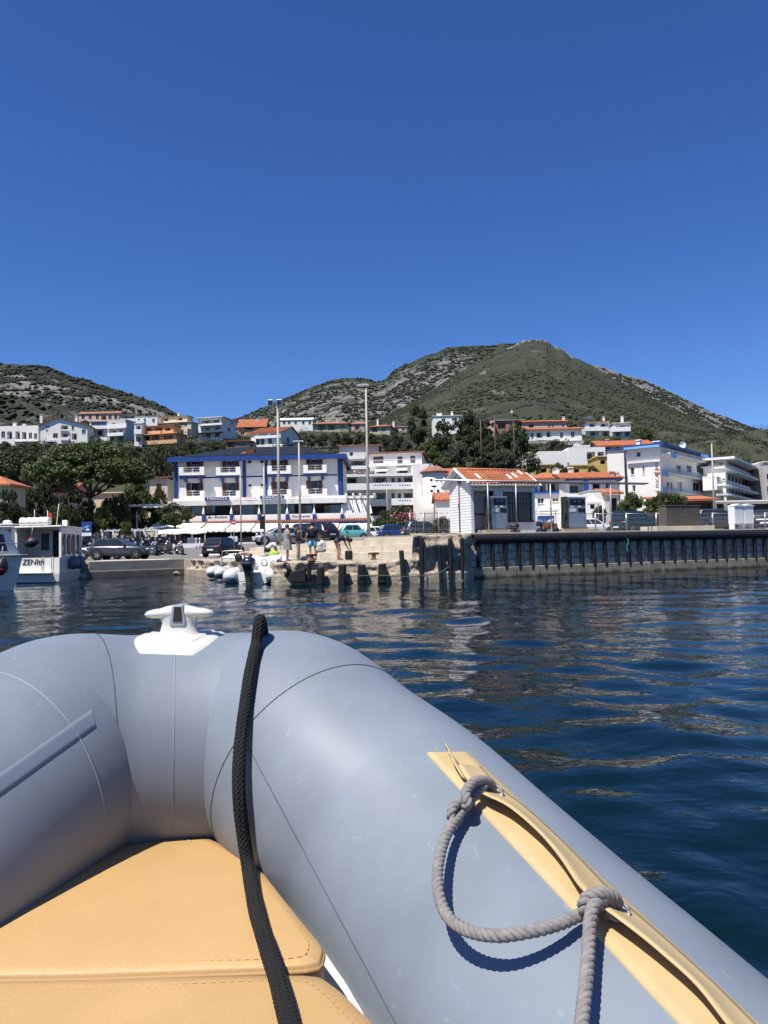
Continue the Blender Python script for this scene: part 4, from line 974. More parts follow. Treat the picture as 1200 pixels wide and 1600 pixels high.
h = H('orange house with broad terracotta roof behind the green-shuttered house', 373, 416, 666, 682, wall='ochre_wall', group=G2, dd=2); h.win(382, 667, 397, 672, 'loggia'); h.win(376, 675, 382, 680); h.chimney(405, 655, 662, 3); h.finish('gable_u', 3.2, .7, 'terracotta')
h = H('white house with green shutters and terracotta gable roof', 392, 441, 676, 699, group=G2, xr=472, yaw=-14)
h.win(400, 686, 405.5, 695, 'door', frame='shutter_green'); h.win(407, 686, 413, 695, 'door', frame='shutter_green'); h.win(419, 685, 425, 694, 'door', frame='shutter_green'); h.win(405, 678, 417, 683, 'loggia'); h.win(423, 677, 433, 682, 'glass'); h.win(448, 684, 452, 692, f=1, frame='shutter_green'); h.balcony(399, 680, 440, 684.5, dep=.8); h.balcony(390, 695, 445, 699, dep=1.0); h.finish('gable_u', 2.6, .5)
h = H('low brown-fronted house tucked left of the green-shuttered house', 352, 391, 690, 702, wall='brown_wall', group=G2, dd=-4); h.win(356, 692, 367, 699, 'loggia'); h.win(372, 691, 378, 698); h.win(383, 691, 388, 697); h.finish('shed', .8, .5, 'old_tile')
h = H('long low white house at the foot of the limestone ridge', 438, 491, 656, 668, group=G2, dd=4); h.wins((444, 452, 462, 474, 484), 658, 663, w=4); h.finish('gable_u', 1.6, .4, 'dirty_white')
h = H('olive bungalow with red hipped roof and covered terrace, left of two', 491, 547, 662, 676, wall='olive_wall', group=G2); h.win(497, 664, 509, 672, 'loggia'); h.win(512, 664, 524, 672, 'loggia'); h.wins((536,), 664, 669, w=6); h.chimney(530, 656, 662, 3); h.finish('hip', 1.5, .8, 'old_tile')
h = H('small pink house with red roof between the olive bungalows', 549, 572, 662, 674, wall='pink_wall', group=G2, dd=3); h.win(554, 664, 562, 671, 'loggia'); h.finish('hip', 1.5, .6, 'terracotta')
h = H('olive bungalow with red roof, right of two, by the dark trees', 577, 612, 666, 679, wall='olive_wall', group=G2, xr=623, yaw=-12); h.win(581, 668, 590, 675, 'loggia'); h.win(596, 668, 602, 674); h.chimney(593, 655, 663, 2.5); h.chimney(618, 658, 664, 2.5); h.finish('hip', 1.6, .7, 'terracotta')
h = H('small brown roofed cottage right of the olive bungalows', 623, 638, 667, 676, wall='cream_wall', group=G2, dd=5); h.wins((630,), 669, 673, w=4); h.finish('gable_u', .9, .4, 'old_tile')
h = H('beige flat-roofed house directly behind the blue hotel roof end', 530, 594, 697, 728, d=135, wall='grey_wall', group=G2, depth=10); h.win(546, 706, 552, 713); h.win(548, 720, 570, 727, 'loggia'); h.slabband(0, 545, 712, 572, 717, 1.0, 'cloth_white', 'awning'); h.balcony(538, 728, 575, 733); h.finish('flat', ov=.4, m_='old_tile')
# --- right hillside
h = H('white flat-roofed house half hidden between dark trees', 677, 724, 650, 684, group=G3); h.win(706, 653, 712, 657); h.win(703, 664, 712, 673, 'loggia'); h.win(690, 654, 696, 659); h.balcony(700, 673, 724, 678); h.chimney(710, 643, 650, 3); h.chimney(690, 646, 650, 8); h.finish('flat', ov=.3)
h = H('red-brown house with flat roof beside dark trees on the right slope', 774, 822, 657, 680, wall='brown_wall', group=G3); h.win(778, 661, 790, 670, 'loggia'); h.win(797, 660, 803, 670); h.win(808, 660, 817, 669, 'loggia'); h.finish('flat', ov=.5, m_='grey_wall')
h2 = H('', 762, 776, 655, 685, d=h.d - 3, root=h.root, wall='pink_wall', depth=6); h2.win(768, 660, 774, 668, 'loggia'); h2.finish('flat', ov=.2, m_='old_tile')
h = H('dark brown house with tile roof topmost on the right slope', 802, 838, 649, 662, wall='brown_wall', group=G3, dd=14); h.wins((810, 822, 832), 651, 655, w=5); h.chimney(804, 641, 649, 3); h.chimney(835, 640, 648, 3); h.finish('gable_u', 1.2, .5, 'old_tile')
h = H('grey house with pale red roof behind the pink house', 838, 872, 650, 664, wall='grey_wall', group=G3, dd=12); h.win(845, 656, 856, 661, 'loggia'); h.chimney(854, 643, 651, 4); h.finish('gable_u', 1.2, .5)
h = H('pink house with shallow terracotta roof on the right slope', 819, 890, 659, 678, wall='pink_wall', group=G3, dd=4); h.wins((858, 864, 880), 663, 667, w=4); h.win(826, 663, 834, 668, 'loggia'); h.chimney(885, 651, 659, 3.5); h.finish('gable_u', .9, .5)
h = H('white bungalow with long terracotta eave above a stone terrace wall', 827, 913, 671, 690, group=G3); h.win(829, 676, 834, 684, 'door'); h.win(838, 675, 848, 684, 'loggia'); h.win(854, 674, 861, 683, 'loggia'); h.win(875, 675, 880, 684, 'door'); h.win(892, 674, 898, 683); h.finish('gable_u', .9, .7)
h2 = H('', 824, 916, 690, 697, d=h.d - 3, root=h.root, wall='grey_wall', depth=3); h2.finish('flat', ov=.05, m_='grey_wall')
h = H('small white gabled house behind the white twin terrace houses', 905, 936, 656, 667, group=G3, dd=8); h.wins((912, 922), 659, 664, w=4); h.finish('gable_d', 2.0, .4, 'dirty_white', .6)
h = H('white terrace house with red roof edge and long balconies on the right slope', 915, 957, 659, 684, group=G3); h.win(921, 661, 930, 667, 'loggia'); h.win(938, 661, 950, 667, 'loggia'); h.win(921, 674, 935, 681, 'loggia'); h.win(941, 674, 953, 681, 'loggia'); h.balcony(917, 667, 956, 673); h.chimney(948, 651, 658, 3); h.finish('flat', ov=.6, m_='terracotta')
h = H('white terrace house with stepped balconies, rightmost on the hillside', 957, 990, 661, 684, group=G3, xr=996, yaw=-8); h.win(961, 674, 972, 682, 'loggia'); h.win(976, 674, 988, 682, 'loggia'); h.win(962, 664, 985, 668, 'loggia'); h.balcony(958, 667, 990, 674); h.chimney(977, 650, 660, 3.5); h.finish('flat', ov=.4)
h = H('low house with long red tile roof behind the fish restaurant', 938, 1022, 696, 712, wall='peach_wall', group=G3, d=150); h.win(945, 699, 955, 705, 'loggia'); h.win(964, 698, 975, 706, 'loggia'); h.chimney(952, 686, 693, 4, m_='grey_wall'); h.chimney(1002, 687, 694, 6); h.finish('gable_u', 1.3, .6)
h = H('white shed-roofed house with bare gable below the hillside bungalow', 842, 889, 709, 742, group=G3, d=142, depth=9); h.finish('parapet', m_='white_wall')
h = H('white cube house with grey doorway right of the bare white gable', 888, 949, 703, 738, group=G3, d=144, depth=8); h.win(917, 706, 930, 718, 'loggia'); h.win(934, 706, 944, 716, 'loggia'); h.chimney(904, 694, 702, 6); h.finish('parapet', m_='white_wall')
h2 = H('', 900, 925, 697, 703, d=146, root=h.root, depth=6, sink=.5); h2.finish('flat', ov=.1)
for (lab, x0, x1, y0, y1, d) in (('yellow garden wall house left of the chimney pot', 842, 876, 727, 745, 126), ('yellow flat house behind the pink-white house', 893, 921, 728, 748, 122), ('yellow house end beside the fish restaurant gable', 934, 957, 714, 750, 124)):
    h = H(lab, x0, x1, y0, y1, d=d, wall='yellow_wall', group=G3, depth=6); h.win(x0 + 4, y0 + 5, x0 + 12, y0 + 11, 'dark'); h.finish('flat', ov=.2, m_='yellow_wall')
# --- right waterfront
h = H('white and blue house with terracotta roof behind the pumps', 836, 884, 747, 812, d=100, name='waterfront_house', group='houses behind the fuel pier', depth=9)
h.win(843, 753, 853, 769, 'loggia'); h.win(856, 753, 873, 769, 'loggia'); h.win(840, 778, 850, 787); h.win(863, 778, 873, 784); h.win(876, 779, 882, 786)
h.slabband(0, 836, 768, 884, 771, .25, 'blue_paint', 'band'); h.slabband(0, 836, 751, 842, 768, .12, 'blue_paint', 'pilaster'); h.slabband(0, 875, 751, 884, 775, .12, 'blue_paint', 'pilaster'); h.chimney(893, 730, 748, 6, .1)
h.finish('hip', 1.1, .9)
h = H('pale house with blue-edged terracotta roof right of the pumps', 885, 968, 748, 812, d=96, name='waterfront_house', group='houses behind the fuel pier', depth=9)
h.slabband(0, 913, 751, 921, 775, .1, 'blue_paint', 'pilaster'); h.win(926, 754, 938, 768, 'dark'); h.win(946, 752, 956, 764); h.win(890, 756, 911, 770, 'loggia'); h.chimney(958, 736, 748, 5, .05, 'pink_wall'); h.chimney(966, 737, 748, 5, .05, 'dirty_white')
h.slabband(0, 885, 747.5, 975, 750, .6, 'blue_trim', 'fascia'); h.finish('gable_u', 1.0, .6)
h2 = H('', 920, 947, 768, 812, d=91, root=h.root, depth=4.5, sink=1); h2.win(922, 784, 930, 795, 'dark'); h2.finish('flat', ov=.05, m_='grey_wall')
h3 = H('', 948, 970, 773, 812, d=90, root=h.root, depth=4, sink=1, wall='grey_wall'); h3.win(953, 778, 965, 800, 'dark'); h3.finish('shed', .8, .3)
# fish restaurant
def fish_restaurant():
    h = H('tall white restaurant building with light blue balcony panels and vertical sign', 981, 1034, 699, 800, d=107, name='restaurant_building', cat='building', yaw=-38, xr=1110)
    h.win(994, 706, 1001, 714); h.win(985, 730, 991, 742); h.win(1004, 728, 1007, 741, frame='dirty_white'); h.win(988, 758, 993, 768)
    for x in (1061, 1077, 1092): h.win(x - 3.5, 727, x + 3.5, 738, 'win', 1, frame='dirty_white')
    h.win(1053, 701, 1061, 708, 'win', 1); h.win(1073, 704, 1083, 713, 'loggia', 1); h.win(1088, 704, 1098, 713, 'loggia', 1)
    h.win(1042, 753, 1051, 768, 'door', 1); h.win(1058, 753, 1066, 768, 'door', 1); h.win(1083, 754, 1093, 768, 'door', 1)
    for (y0, y1, xa, xb) in ((712, 717.5, 1050, 1112), (737, 745, 1034, 1112), (765, 772, 1034, 1112)):
        b = h.balcony(xa, y0, xb, y1, 1, 'dirty_white', 1.1, 'galvanised')
    a, u, n, L = h.fr(1)
    def panel(x0, y0, x1, y1, dep=1.13):
        aa = a + n * dep; u0, u1 = line_hit(x0, aa, u)[0], line_hit(x1, aa, u)[0]; xm = (x0 + x1) / 2; za, zb = line_hit(xm, aa, u, y1)[1], line_hit(xm, aa, u, y0)[1]
        h.bx(1, u0, u1, dep, dep + .05, za, zb).build('blue_panel', 'light_blue', h.root)
    panel(1051, 708, 1060, 716.5); panel(1035, 735, 1046.5, 744.5); panel(1036, 762, 1046.5, 771.5); panel(1099, 711, 1110, 716)
    h.finish('flat', ov=.8, m_='blue_trim', th=.35)
    h.slabband(0, 982, 720, 1034, 722.5, .35, 'dirty_white', 'cornice'); h.slabband(0, 978, 696.5, 1034, 700, .85, 'light_blue', 'fascia')
    h.chimney(1002, 687, 697, 6, .3); h.chimney(1031, 689, 698, 10, .1)
    a, u, n, L = h.fr(0); q, z = line_hit(1027, a + n * .02, u, 746); c = a + n * .02 + u * q
    text_mesh('IL PESCATORE', 'sign_lettering', 'text_dark', 0.62, h.root, (c[0], c[1], z), (0, 0, 1), (-u[0], -u[1], 0), fit=4.1)
    q, z = line_hit(1027, a + n * .05, u, 737); c = a + n * .06 + u * q; m = MB()
    for k in range(8):
        w = 2 * math.pi * k / 8; d = np.array([*(u * math.cos(w)), math.sin(w)]); e = np.array([*(-u * math.sin(w)), math.cos(w)]); o = np.array([*c, z])
        m.extrude([o + e * .16, o - e * .16, o + d * .48 - e * .05, o + d * .48 + e * .05], np.array([*(n * .03), 0]))
    m.build('emblem', 'text_red', h.root)
    # left annexe, tall blank gable
    g = H('', 950, 978, 703, 800, d=111, root=h.root, yaw=-20, depth=8); g.finish('shed', .9, .25, 'blue_trim')
    v = H('', 1030, 1118, 783, 806, d=98, root=h.root, depth=5, wall='wood_dark', sink=.5); v.win(1036, 786, 1112, 801, 'dark'); v.finish('shed', .7, .4, 'terracotta')
fish_restaurant()
def modern():
    h = H('modern white building with long glazed balconies at the right picture edge', 1100, 1136, 730, 800, d=118, name='apartment_building', cat='building', yaw=-34, xr=1196)
    h.win(1128, 748, 1134, 751); h.win(1125, 772, 1131, 778)
    h.win(1138, 745, 1192, 759, 'loggia', 1); h.win(1140, 766, 1194, 777, 'loggia', 1)
    h.balcony(1136, 739, 1195, 743, 1, 'white_paint', 1.5, 'steel'); h.balcony(1136, 763, 1195, 766.5, 1, 'white_paint', 1.5, 'steel'); h.balcony(1138, 777, 1197, 780, 1, 'white_paint', 1.5, 'steel')
    h.finish('flat', ov=.3, m_='white_wall')
    t = H('', 1117, 1137, 719, 733, d=h.d - .5, root=h.root, yaw=-34, xr=1192, wall='grey_wall', sink=.2); t.win(1123, 723, 1130, 727); t.win(1139, 720, 1188, 735, 'loggia', 1); t.finish('flat', ov=1.5, m_='white_paint', th=.3)
    e = H('', 1098, 1122, 746, 765, d=h.d - 3, root=h.root, yaw=-34, depth=3, sink=.1); e.finish('flat', ov=.02, m_='white_paint')
    b = H('', 1117, 1215, 784, 806, d=104, root=h.root, depth=6, sink=.5); b.win(1120, 787, 1132, 803, 'dark'); b.win(1137, 787, 1163, 803, 'dark'); b.win(1168, 787, 1208, 803, 'dark'); b.finish('flat', ov=.6, m_='white_paint')
    h = H('pale block cut by the right picture edge behind the modern building', 1194, 1260, 722, 800, d=132, wall='grey_wall', cat='building'); h.win(1198, 760, 1206, 770, 'glass'); h.win(1198, 740, 1206, 750); h.finish('flat', ov=.2)
modern()
# --- middle waterfront: hotel with long white balconies
def white_hotel():
    h = H('long white hotel with perforated balcony walls behind the lamp post', 536, 648, 742, 812, d=116, name='white_hotel', cat='hotel', depth=12)
    for (y0, y1) in ((746, 755), (770, 780)):
        h.win(540, y0, 558, y1, 'loggia'); h.win(583, y0, 604, y1, 'loggia'); h.wins((614, 624), y0, y1 - 1, w=6); h.win(631, y0, 646, y1, 'loggia')
    h.win(560, 791, 604, 806, 'dark'); h.win(612, 789, 646, 806, 'dark')
    for (y0, y1, xa) in ((754.5, 765, 540), (778.5, 789, 612)):
        h.balcony(xa, y0, 649, y1, dep=1.3)
        xs = list(range(586, 614, 4)) + list(range(625, 645, 4)) if xa == 540 else list(range(625, 645, 4))
        a, u, n, L = h.fr(0); aa = a + n * 1.303
        for x in xs:
            q, z = line_hit(x, aa, u, y0 + 3.6); c = aa + u * q; m = MB().obox((c[0] - .10, c[1] - .003, z - .10), (1, 0, 0), (0, 1, 0), (0, 0, 1), .2, .004, .2); m.build('balcony_hole', 'dark_interior', h.root)
    h.balcony(536, 740, 650, 744, dep=1.5); h.finish('flat', ov=.0, m_='white_paint')
    t = H('', 578, 661, 708, 742, d=122, root=h.root, xr=668, yaw=-6, wall='white_wall', sink=.5)
    t.win(583, 713, 599, 724, 'garage'); t.win(621, 713, 629, 725, 'garage'); t.win(641, 712, 649, 725, 'garage'); t.win(588, 732, 604, 742, 'loggia'); t.win(620, 732, 638, 742, 'loggia'); t.balcony(577, 718, 661, 727, rail='white_paint', dep=1.1); t.slabband(0, 587, 733, 607, 736, 1.4, 'cloth_white', 'awning'); t.slabband(0, 620, 731, 638, 734.5, 1.4, 'cloth_white', 'awning'); t.finish('shed', .5, .5, 'old_tile')
    st = H('', 646, 672, 730, 812, d=113, root=h.root, depth=7); st.win(659, 751, 661, 757); st.win(659, 767, 661, 773); st.finish('parapet')
    # sign board
    q0, q1 = P(557, 741, 113.5), P(585, 736, 113.5)
    sb = MB().box(q0[0], q0[1], q0[2], q1[0], q0[1] + .15, q1[2]).build('sign_board', 'wood_dark', h.root)
    text_mesh('HOTEL POP', 'sign_lettering', 'text_white', .42, sb, ((q0[0] + q1[0]) / 2, q0[1] - .012, (q0[2] + q1[2]) / 2), (1, 0, 0), (0, 0, 1), fit=2.3)
    for (x, r) in ((555, 'rock'), (560, 'terracotta')):
        q = P(x, 738, 115); m = MB().lathe([(.2, 0), (.28, .5), (.22, .55)], (q[0], q[1], q[2] - .3), 10); m.build('terrace_pot', r, h.root, True)
    # round tower with a tiled cap
    q = P(681, 790, 110); R = 24 * S(110) / 1.2 * .95; z1 = P(681, 737, 110)[2]
    tw = MB(); tw.lathe([(R, 1.5), (R, z1)], (q[0], q[1] + R, 0), 40); o = tw.build('round_tower', 'white_wall', h.root, True)
    cp = MB(); cp.lathe([(R + .35, z1 - .05), (R + .4, z1 + .12), (R * .45, z1 + .95), (R * .40, z1 + .95)], (q[0], q[1] + R, 0), 40); cp.build('tower_roof', 'old_tile', o)
    for (x, y) in ((675, 750), (684, 750), (675, 767), (685, 767), (693, 761)):
        dx = (x - 681) * S(110); dy = R - math.sqrt(max(.01, R * R - dx * dx)); z = P(x, y, 110)[2]; nrm = np.array([dx, dy - R]) / R
        t_ = np.array([-nrm[1], nrm[0]]); c = np.array([q[0] + dx, q[1] + dy]); MB().obox((*(c - t_ * .19 - nrm * .12), z - .2), (*t_, 0), (*nrm, 0), (0, 0, 1), .38, .13, .4).build('window', 'glass', h.root)
    h = H('house with orange tile roof between white hotel and fuel hut', 668, 716, 742, 800, d=120, cat='house', depth=8); h.win(704, 745, 713, 753, 'glass'); h.win(690, 757, 696, 763); h.finish('gable_u', 1.2, .5)
    h = H('small white annexe with orange tile roof beside the fuel hut gable', 682, 716, 782, 812, d=98, cat='house', depth=5, sink=1); h.win(706, 786, 713, 800, 'dark'); h.finish('gable_u', 1.0, .3)
white_hotel()
# --- left waterfront houses among the trees
h = H('house corner with orange tile roof at the left picture edge', -70, 12, 757, 830, d=64, name='house', wall='olive_wall', depth=3.2, sink=1); h.win(4, 766, 14, 778, 'shut', sh='shutter_green'); h.win(20, 766, 29, 778, 'shut', sh='shutter_green'); h.finish('hip', .9, .4)
h = H('cream house with balustrade terrace behind the big pine', 147, 196, 771, 835, d=104, wall='cream_wall', depth=8, sink=1); h.win(163, 777, 175, 795, 'door'); h.win(180, 777, 190, 788); h.balcony(150, 789, 192, 797, dep=1.0, m_='cream_wall'); h.finish('flat', ov=.3, m_='cream_wall')
h = H('tall cream house with small tile roof left of the blue hotel', 217, 262, 748, 835, d=106, wall='cream_wall', depth=8, xr=None, sink=1); h.win(226, 756, 234, 766); h.win(245, 756, 252, 768, 'shut'); h.win(226, 778, 234, 788); h.finish('shed', .8, .4, 'old_tile')
h = H('small house with red tile roof glimpsed through the big pine', 86, 112, 769, 830, d=96, wall='pink_wall', depth=6, sink=1); h.win(92, 774, 99, 783); h.finish('gable_u', 1.3, .4)
h = H('low white house with tile roof just above the big pine crown', 150, 178, 700, 716, d=None, group=G1, dd=-12); h.win(158, 704, 164, 709); h.finish('shed', 1.0, .4, 'old_tile')

# ------------------------------------------------------------------ the blue and white hotel
def blue_hotel():
    D = 96.
    h = H('white hotel with dark blue trim, brown shutters and solar roof', 274, 535, 714, 800, d=D, name='blue_hotel', cat='hotel', depth=13, sink=2.5)
    a, u, n, L = h.fr(0)
    cols = [(291.5, 317.5, 0), (347.5, 373.5, 0), (424, 450, -2.2), (478.7, 504, -3.4)]
    for (x0, x1, dy) in cols:
        for (y0, y1) in ((721 + dy * .8, 739 + dy), (754.5 + dy, 775.5 + dy)):
            w = (x1 - x0); h.win(x0 + w * .28, y0, x1 - w * .28, y1, 'door', frame='frame_dark')
            u0, u1, z0, z1 = h.rect(0, x0, y0, x1, y1)
            for (ua, ub) in ((u0, u0 + (u1 - u0) * .27), (u1 - (u1 - u0) * .27, u1)): h.bx(0, ua, ub, .012, .07, z0, z1).build('shutter', 'shutter_brown', h.root)
    for (x, y) in ((390, 721.5), (409, 721), (390.5, 758), (409.5, 757.5)): h.win(x - 3, y - 2.6, x + 3, y + 2.6)
    # balconies: corner piers, glass rail, slab with blue brackets
    for (x0, x1, dy) in ((280, 319.5, 0), (338, 376, 0), (418.5, 455.5, -2.2), (475, 511.5, -3.4)):
        for k, (yt, yb) in enumerate(((729.5, 742.5), (767, 779.5))):
            yt += dy; yb += dy; dep = 1.25; aa = a + n * dep; xm = (x0 + x1) / 2
            u0, u1 = line_hit(x0, aa, u)[0], line_hit(x1, aa, u)[0]; za, zb = line_hit(xm, aa, u, yb)[1], line_hit(xm, aa, u, yt)[1]
            m = MB(); h.bx(0, u0, u1, .003, dep, za, za + .34, m); pw = .56
            h.bx(0, u0, u0 + pw, dep - .14, dep - .003, za + .34, zb, m); h.bx(0, u1 - pw, u1, dep - .14, dep - .003, za + .34, zb, m)
            h.bx(0, u0, u0 + .12, .003, dep - .14, za + .34, zb, m); h.bx(0, u1 - .12, u1, .003, dep - .14, za + .34, zb, m)
            b = m.build('balcony', 'white_wall', h.root)
            r = MB()
            for zz in (zb - .04, zb - .35, zb - .62): r.bar(h.pt(0, u0 + pw, dep - .07, zz), h.pt(0, u1 - pw, dep - .07, zz), .016, 4)
            for q in np.linspace(u0 + pw, u1 - pw, 9): r.tube([h.pt(0, q, dep - .07, za + .34), h.pt(0, q, dep - .07, zb)], .01, 3, cap=False)
            r.build('railing', 'galvanised', b)
            if k == 0:
                h.bx(0, u0 + .02, u1 - .02, .003, dep - .05, za - .16, za - .003).build('soffit_trim', 'blue_trim', b)
                for q in (u0 + .45, u1 - .75): MB().extrude([h.pt(0, q, .003, za - .17), h.pt(0, q, dep - .15, za - .17), h.pt(0, q, dep - .2, za - .3), h.pt(0, q, .25, za - .75), h.pt(0, q, .003, za - .8)], (*u * .3, 0)).build('bracket', 'blue_trim', b)
            # table and chair seen over the rail
            tx = (u0 + u1) / 2; t = MB(); h.bx(0, tx - .35, tx + .35, .35, .85, za + .34 + .68, za + .34 + .72, t); h.bx(0, tx - .05, tx + .05, .55, .65, za + .34, za + 1.02, t)
            t_o = t.build('balcony_table', 'plastic_white'); tag(t_o, '', None)
            TB.append((t_o, k, x0))
    # blue pilasters, string course, corner posts
    for (x0, x1, dp) in ((272.5, 278, .16), (380, 385, .10), (414.8, 419, .10), (529, 535.5, .16)):
        h.slabband(0, x0, 713, x1, 782 if x0 < 300 or x0 > 500 else 777, dp, 'blue_trim', 'pilaster')
    z = lambda y: line_hit(405, a, u, y)[1]
    h.bx(0, .5, L - .5, .003, .075, z(745.5), z(743.4)).build('string_course', 'blue_trim', h.root)
    h.bx(0, .5, L - .5, .003, .055, z(743.3), z(739.6)).build('string_band', 'white_wall', h.root)
    a1, u1_, n1, L1 = h.fr(1); h.bx(1, 0, .5, .003, .16, z(782), z(715)).build('pilaster', 'blue_trim', h.root)
    # roof: deep blue eave, shallow hip, solar field
    zE = z(717.2); zT = z(711.6); ov = .6; A0 = h.A; q = lambda s_, b_, zz: (*(A0 + h.u * s_ + h.b * b_), zz)
    h.finish('hip', 2.1, ov, 'old_tile', th=.12)
    ev = MB(); 
    for (s0, s1, b0, b1) in ((-ov - .06, L + ov + .06, -1.16, -1.0), (-ov - .06, L + ov + .06, h.W + ov - .1, h.W + ov + .06), (-ov - .06, -ov + .10, -1.0, h.W + ov - .1), (L + ov - .10, L + ov + .06, -1.0, h.W + ov - .1)):
        ev.obox(q(s0, b0, h.z1 - .55), (*h.u, 0), (*h.b, 0), (0, 0, 1), s1 - s0, b1 - b0, .62)
    ev.obox(q(-ov + .1, -1.0, h.z1 - .10), (*h.u, 0), (*h.b, 0), (0, 0, 1), L + 2 * ov - .2, .99, .14)
    ev.build('eave', 'blue_trim', h.root)
    # solar panels, each one a piece on the front slope
    e = min(h.W * .5, L * .45); hw = h.W / 2 + ov; rise = 2.1
    for r in range(4):
        f0 = .10 + r * .215; f1 = f0 + .20; y0, y1 = -ov + hw * f0, -ov + hw * f1; zz0, zz1 = h.z1 + rise * f0 + .09, h.z1 + rise * f1 + .09
        rg = lambda f: ((e + ov) * f - ov + .45, L - ((e + ov) * f - ov) - .45); (b0, b1), (t0, t1) = rg(f0), rg(f1); k = int((b1 - b0) / 1.7)
        for i in range(k):
            if r == 1 and abs(i - k // 2 + 1) < 1: continue
            g = lambda lo, hi, f_: lo + (hi - lo) * f_
            c0, c1, d0, d1 = g(b0, b1, i / k), g(b0, b1, (i + 1) / k) - .04, g(t0, t1, i / k), g(t0, t1, (i + 1) / k) - .04
            MB().add([q(c0, y0, zz0), q(c1, y0, zz0), q(d1, y1, zz1), q(d0, y1, zz1), q(c0, y0, zz0 - .05), q(c1, y0, zz0 - .05)], [(0, 1, 2, 3), (0, 4, 5, 1)]).build('solar_panel', 'solar', h.roof)
    m = MB(); c = q(L * .435, -ov + hw * .40, h.z1 + rise * .40); m.box(c[0] - .6, c[1] - .3, c[2] - .2, c[0] + .6, c[1] + .5, c[2] + .45); m.build('roof_hatch', 'rust', h.roof)
    # terrace roof slab in front
    def blk(name, m_, x0, x1, y0, y1, d0, d1, par=None, bev=0):
        p0, p1 = P(x0, (y0 + y1) / 2, d0), P(x1, (y0 + y1) / 2, d0); xm = (x0 + x1) / 2; zt, zb = P(xm, y0, d0)[2], P(xm, y1, d0)[2]
        return MB().box(p0[0], d0, zb, p1[0], d1, zt).build(name, m_, par or h.root, bevel=bev)
    blk('terrace_roof', 'dirty_white', 262, 541, 780.5, 788, 90.5, D - .01)
    blk('terrace_parapet', 'white_wall', 270, 540, 776.5, 780.4, 90.9, 91.1)
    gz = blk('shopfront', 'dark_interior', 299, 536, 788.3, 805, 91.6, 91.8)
    for i, (x0, x1) in enumerate(((300, 327), (330, 336), (378, 401), (409, 446), (449, 460), (476, 488), (516, 534))):
        blk('shop_pane', 'glass_blue', x0, x1, 789, 804, 91.45, 91.55, gz)
    mat('poster', (.16, .10, .085), .6, .9, 1.6, detail=8)
    for (x0, x1) in ((321, 329), (362, 373), (397, 407), (470, 478), (507, 516)):
        blk('poster', 'poster', x0, x1, 790, 803, 91.3, 91.4, gz)
    blk('terrace_balustrade', 'white_wall', 296, 575, 803.5, 812.2, 89.7, 90.0)
    for i, x in enumerate((318, 361.5, 405, 448.8, 491, 534.5)):
        blk('blue_post', 'blue_trim', x - 2.6, x + 2.6, 804, 814.5 - i * .15, 89.45, 89.69)
        p = P(x, 804, 89.57); MB().lathe([(.12, p[2]), (.20, p[2] + .12), (.12, p[2] + .45), (.02, p[2] + .80)], (p[0], 89.57, 0), 10).build('post_finial', 'white_paint', h.root, True)
        p = P(x, 796, 91.0); MB().box(p[0] - .06, 90.95, P(x, 804, 91)[2], p[0] + .06, 91.07, P(x, 788, 91)[2]).build('terrace_column', 'dirty_white', h.root)
    # tile strip and striped awning
    p0, p1 = P(300, 814, 89.2), P(576, 814, 89.2); m = MB(); zz = P(438, 813.6, 89.2)[2]
    MB().box(p0[0], 89.0, zz - .36, p1[0], 89.69, zz - .06).build('tile_beam', 'blue_trim', h.root)
    for k, x in enumerate(np.arange(p0[0], p1[0], .26)): m.tube([(x, 89.9 - .25, zz + .05), (x, 88.9, zz - .15)], .10, 6)
    o = m.build('tile_strip', 'terracotta', h.root); o['kind'] = 'stuff'
    xs = [240, 322, 361, 400, 442, 486, 530, 582]
    for i in range(len(xs) - 1):
        x0, x1 = xs[i] + .6, xs[i + 1] - .6; G = []
        for f in np.linspace(0, 1, 8):
            d = 88.9 - 3.4 * f; row = []
            for g in np.linspace(0, 1, 10):
                pa, pb = P(x0, 817, 88.9), P(x1, 817, 88.9); xw = pa[0] + (pb[0] - pa[0]) * g
                zt = P((x0 + x1) / 2, 817.5, 88.9)[2]; ze_ = P((x0 + x1) / 2, 826, 85.5)[2]
                row.append((xw, d, zt + (ze_ - zt) * f - .12 * math.sin(math.pi * f) + .02 * math.sin(g * 25)))
            G.append(row)
        G.append([(x, y - .01, z - .36 - .04 * math.sin(x * 9)) for (x, y, z) in G[-1]])
        aw = MB().grid(G).build('awning', 'awning', h.root, True)
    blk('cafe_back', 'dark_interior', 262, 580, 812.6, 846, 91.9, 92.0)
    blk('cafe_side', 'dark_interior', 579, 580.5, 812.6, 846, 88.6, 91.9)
    for x in (300, 361, 400, 442, 486, 530, 578): blk('awning_post', 'dirty_white', x - .6, x + .6, 826, 846, 85.6, 85.7)
    # lettering
    for (xa, xb, y0, y1) in ((319.5, 358, 776.4, 782), (406, 444, 774, 779.4)):
        sb = blk('sign_board', 'sign_blue', xa, xb, y0, y1, 90.25, 90.48, bev=.05); p = P((xa + xb) / 2, (y0 + y1) / 2, 90.23)
        text_mesh('TERRAZZA', 'sign_lettering', 'text_white', .40, sb, (p[0], 90.235, p[2]), (1, 0, -.0), (0, 0, 1), fit=(xb - xa) * S(90.2) * .86)
    for (xa, xb, y) in ((364, 402, 779.2), (450, 487, 776.2)):
        p = P((xa + xb) / 2, y, 90.44); text_mesh("CAFE  PIZZERIA", 'sign_lettering', 'text_orange', .36, h.root, (p[0], 90.44, p[2] + .02), (1, 0, 0), (0, 0, 1), fit=(xb - xa) * S(90.4) * .96)
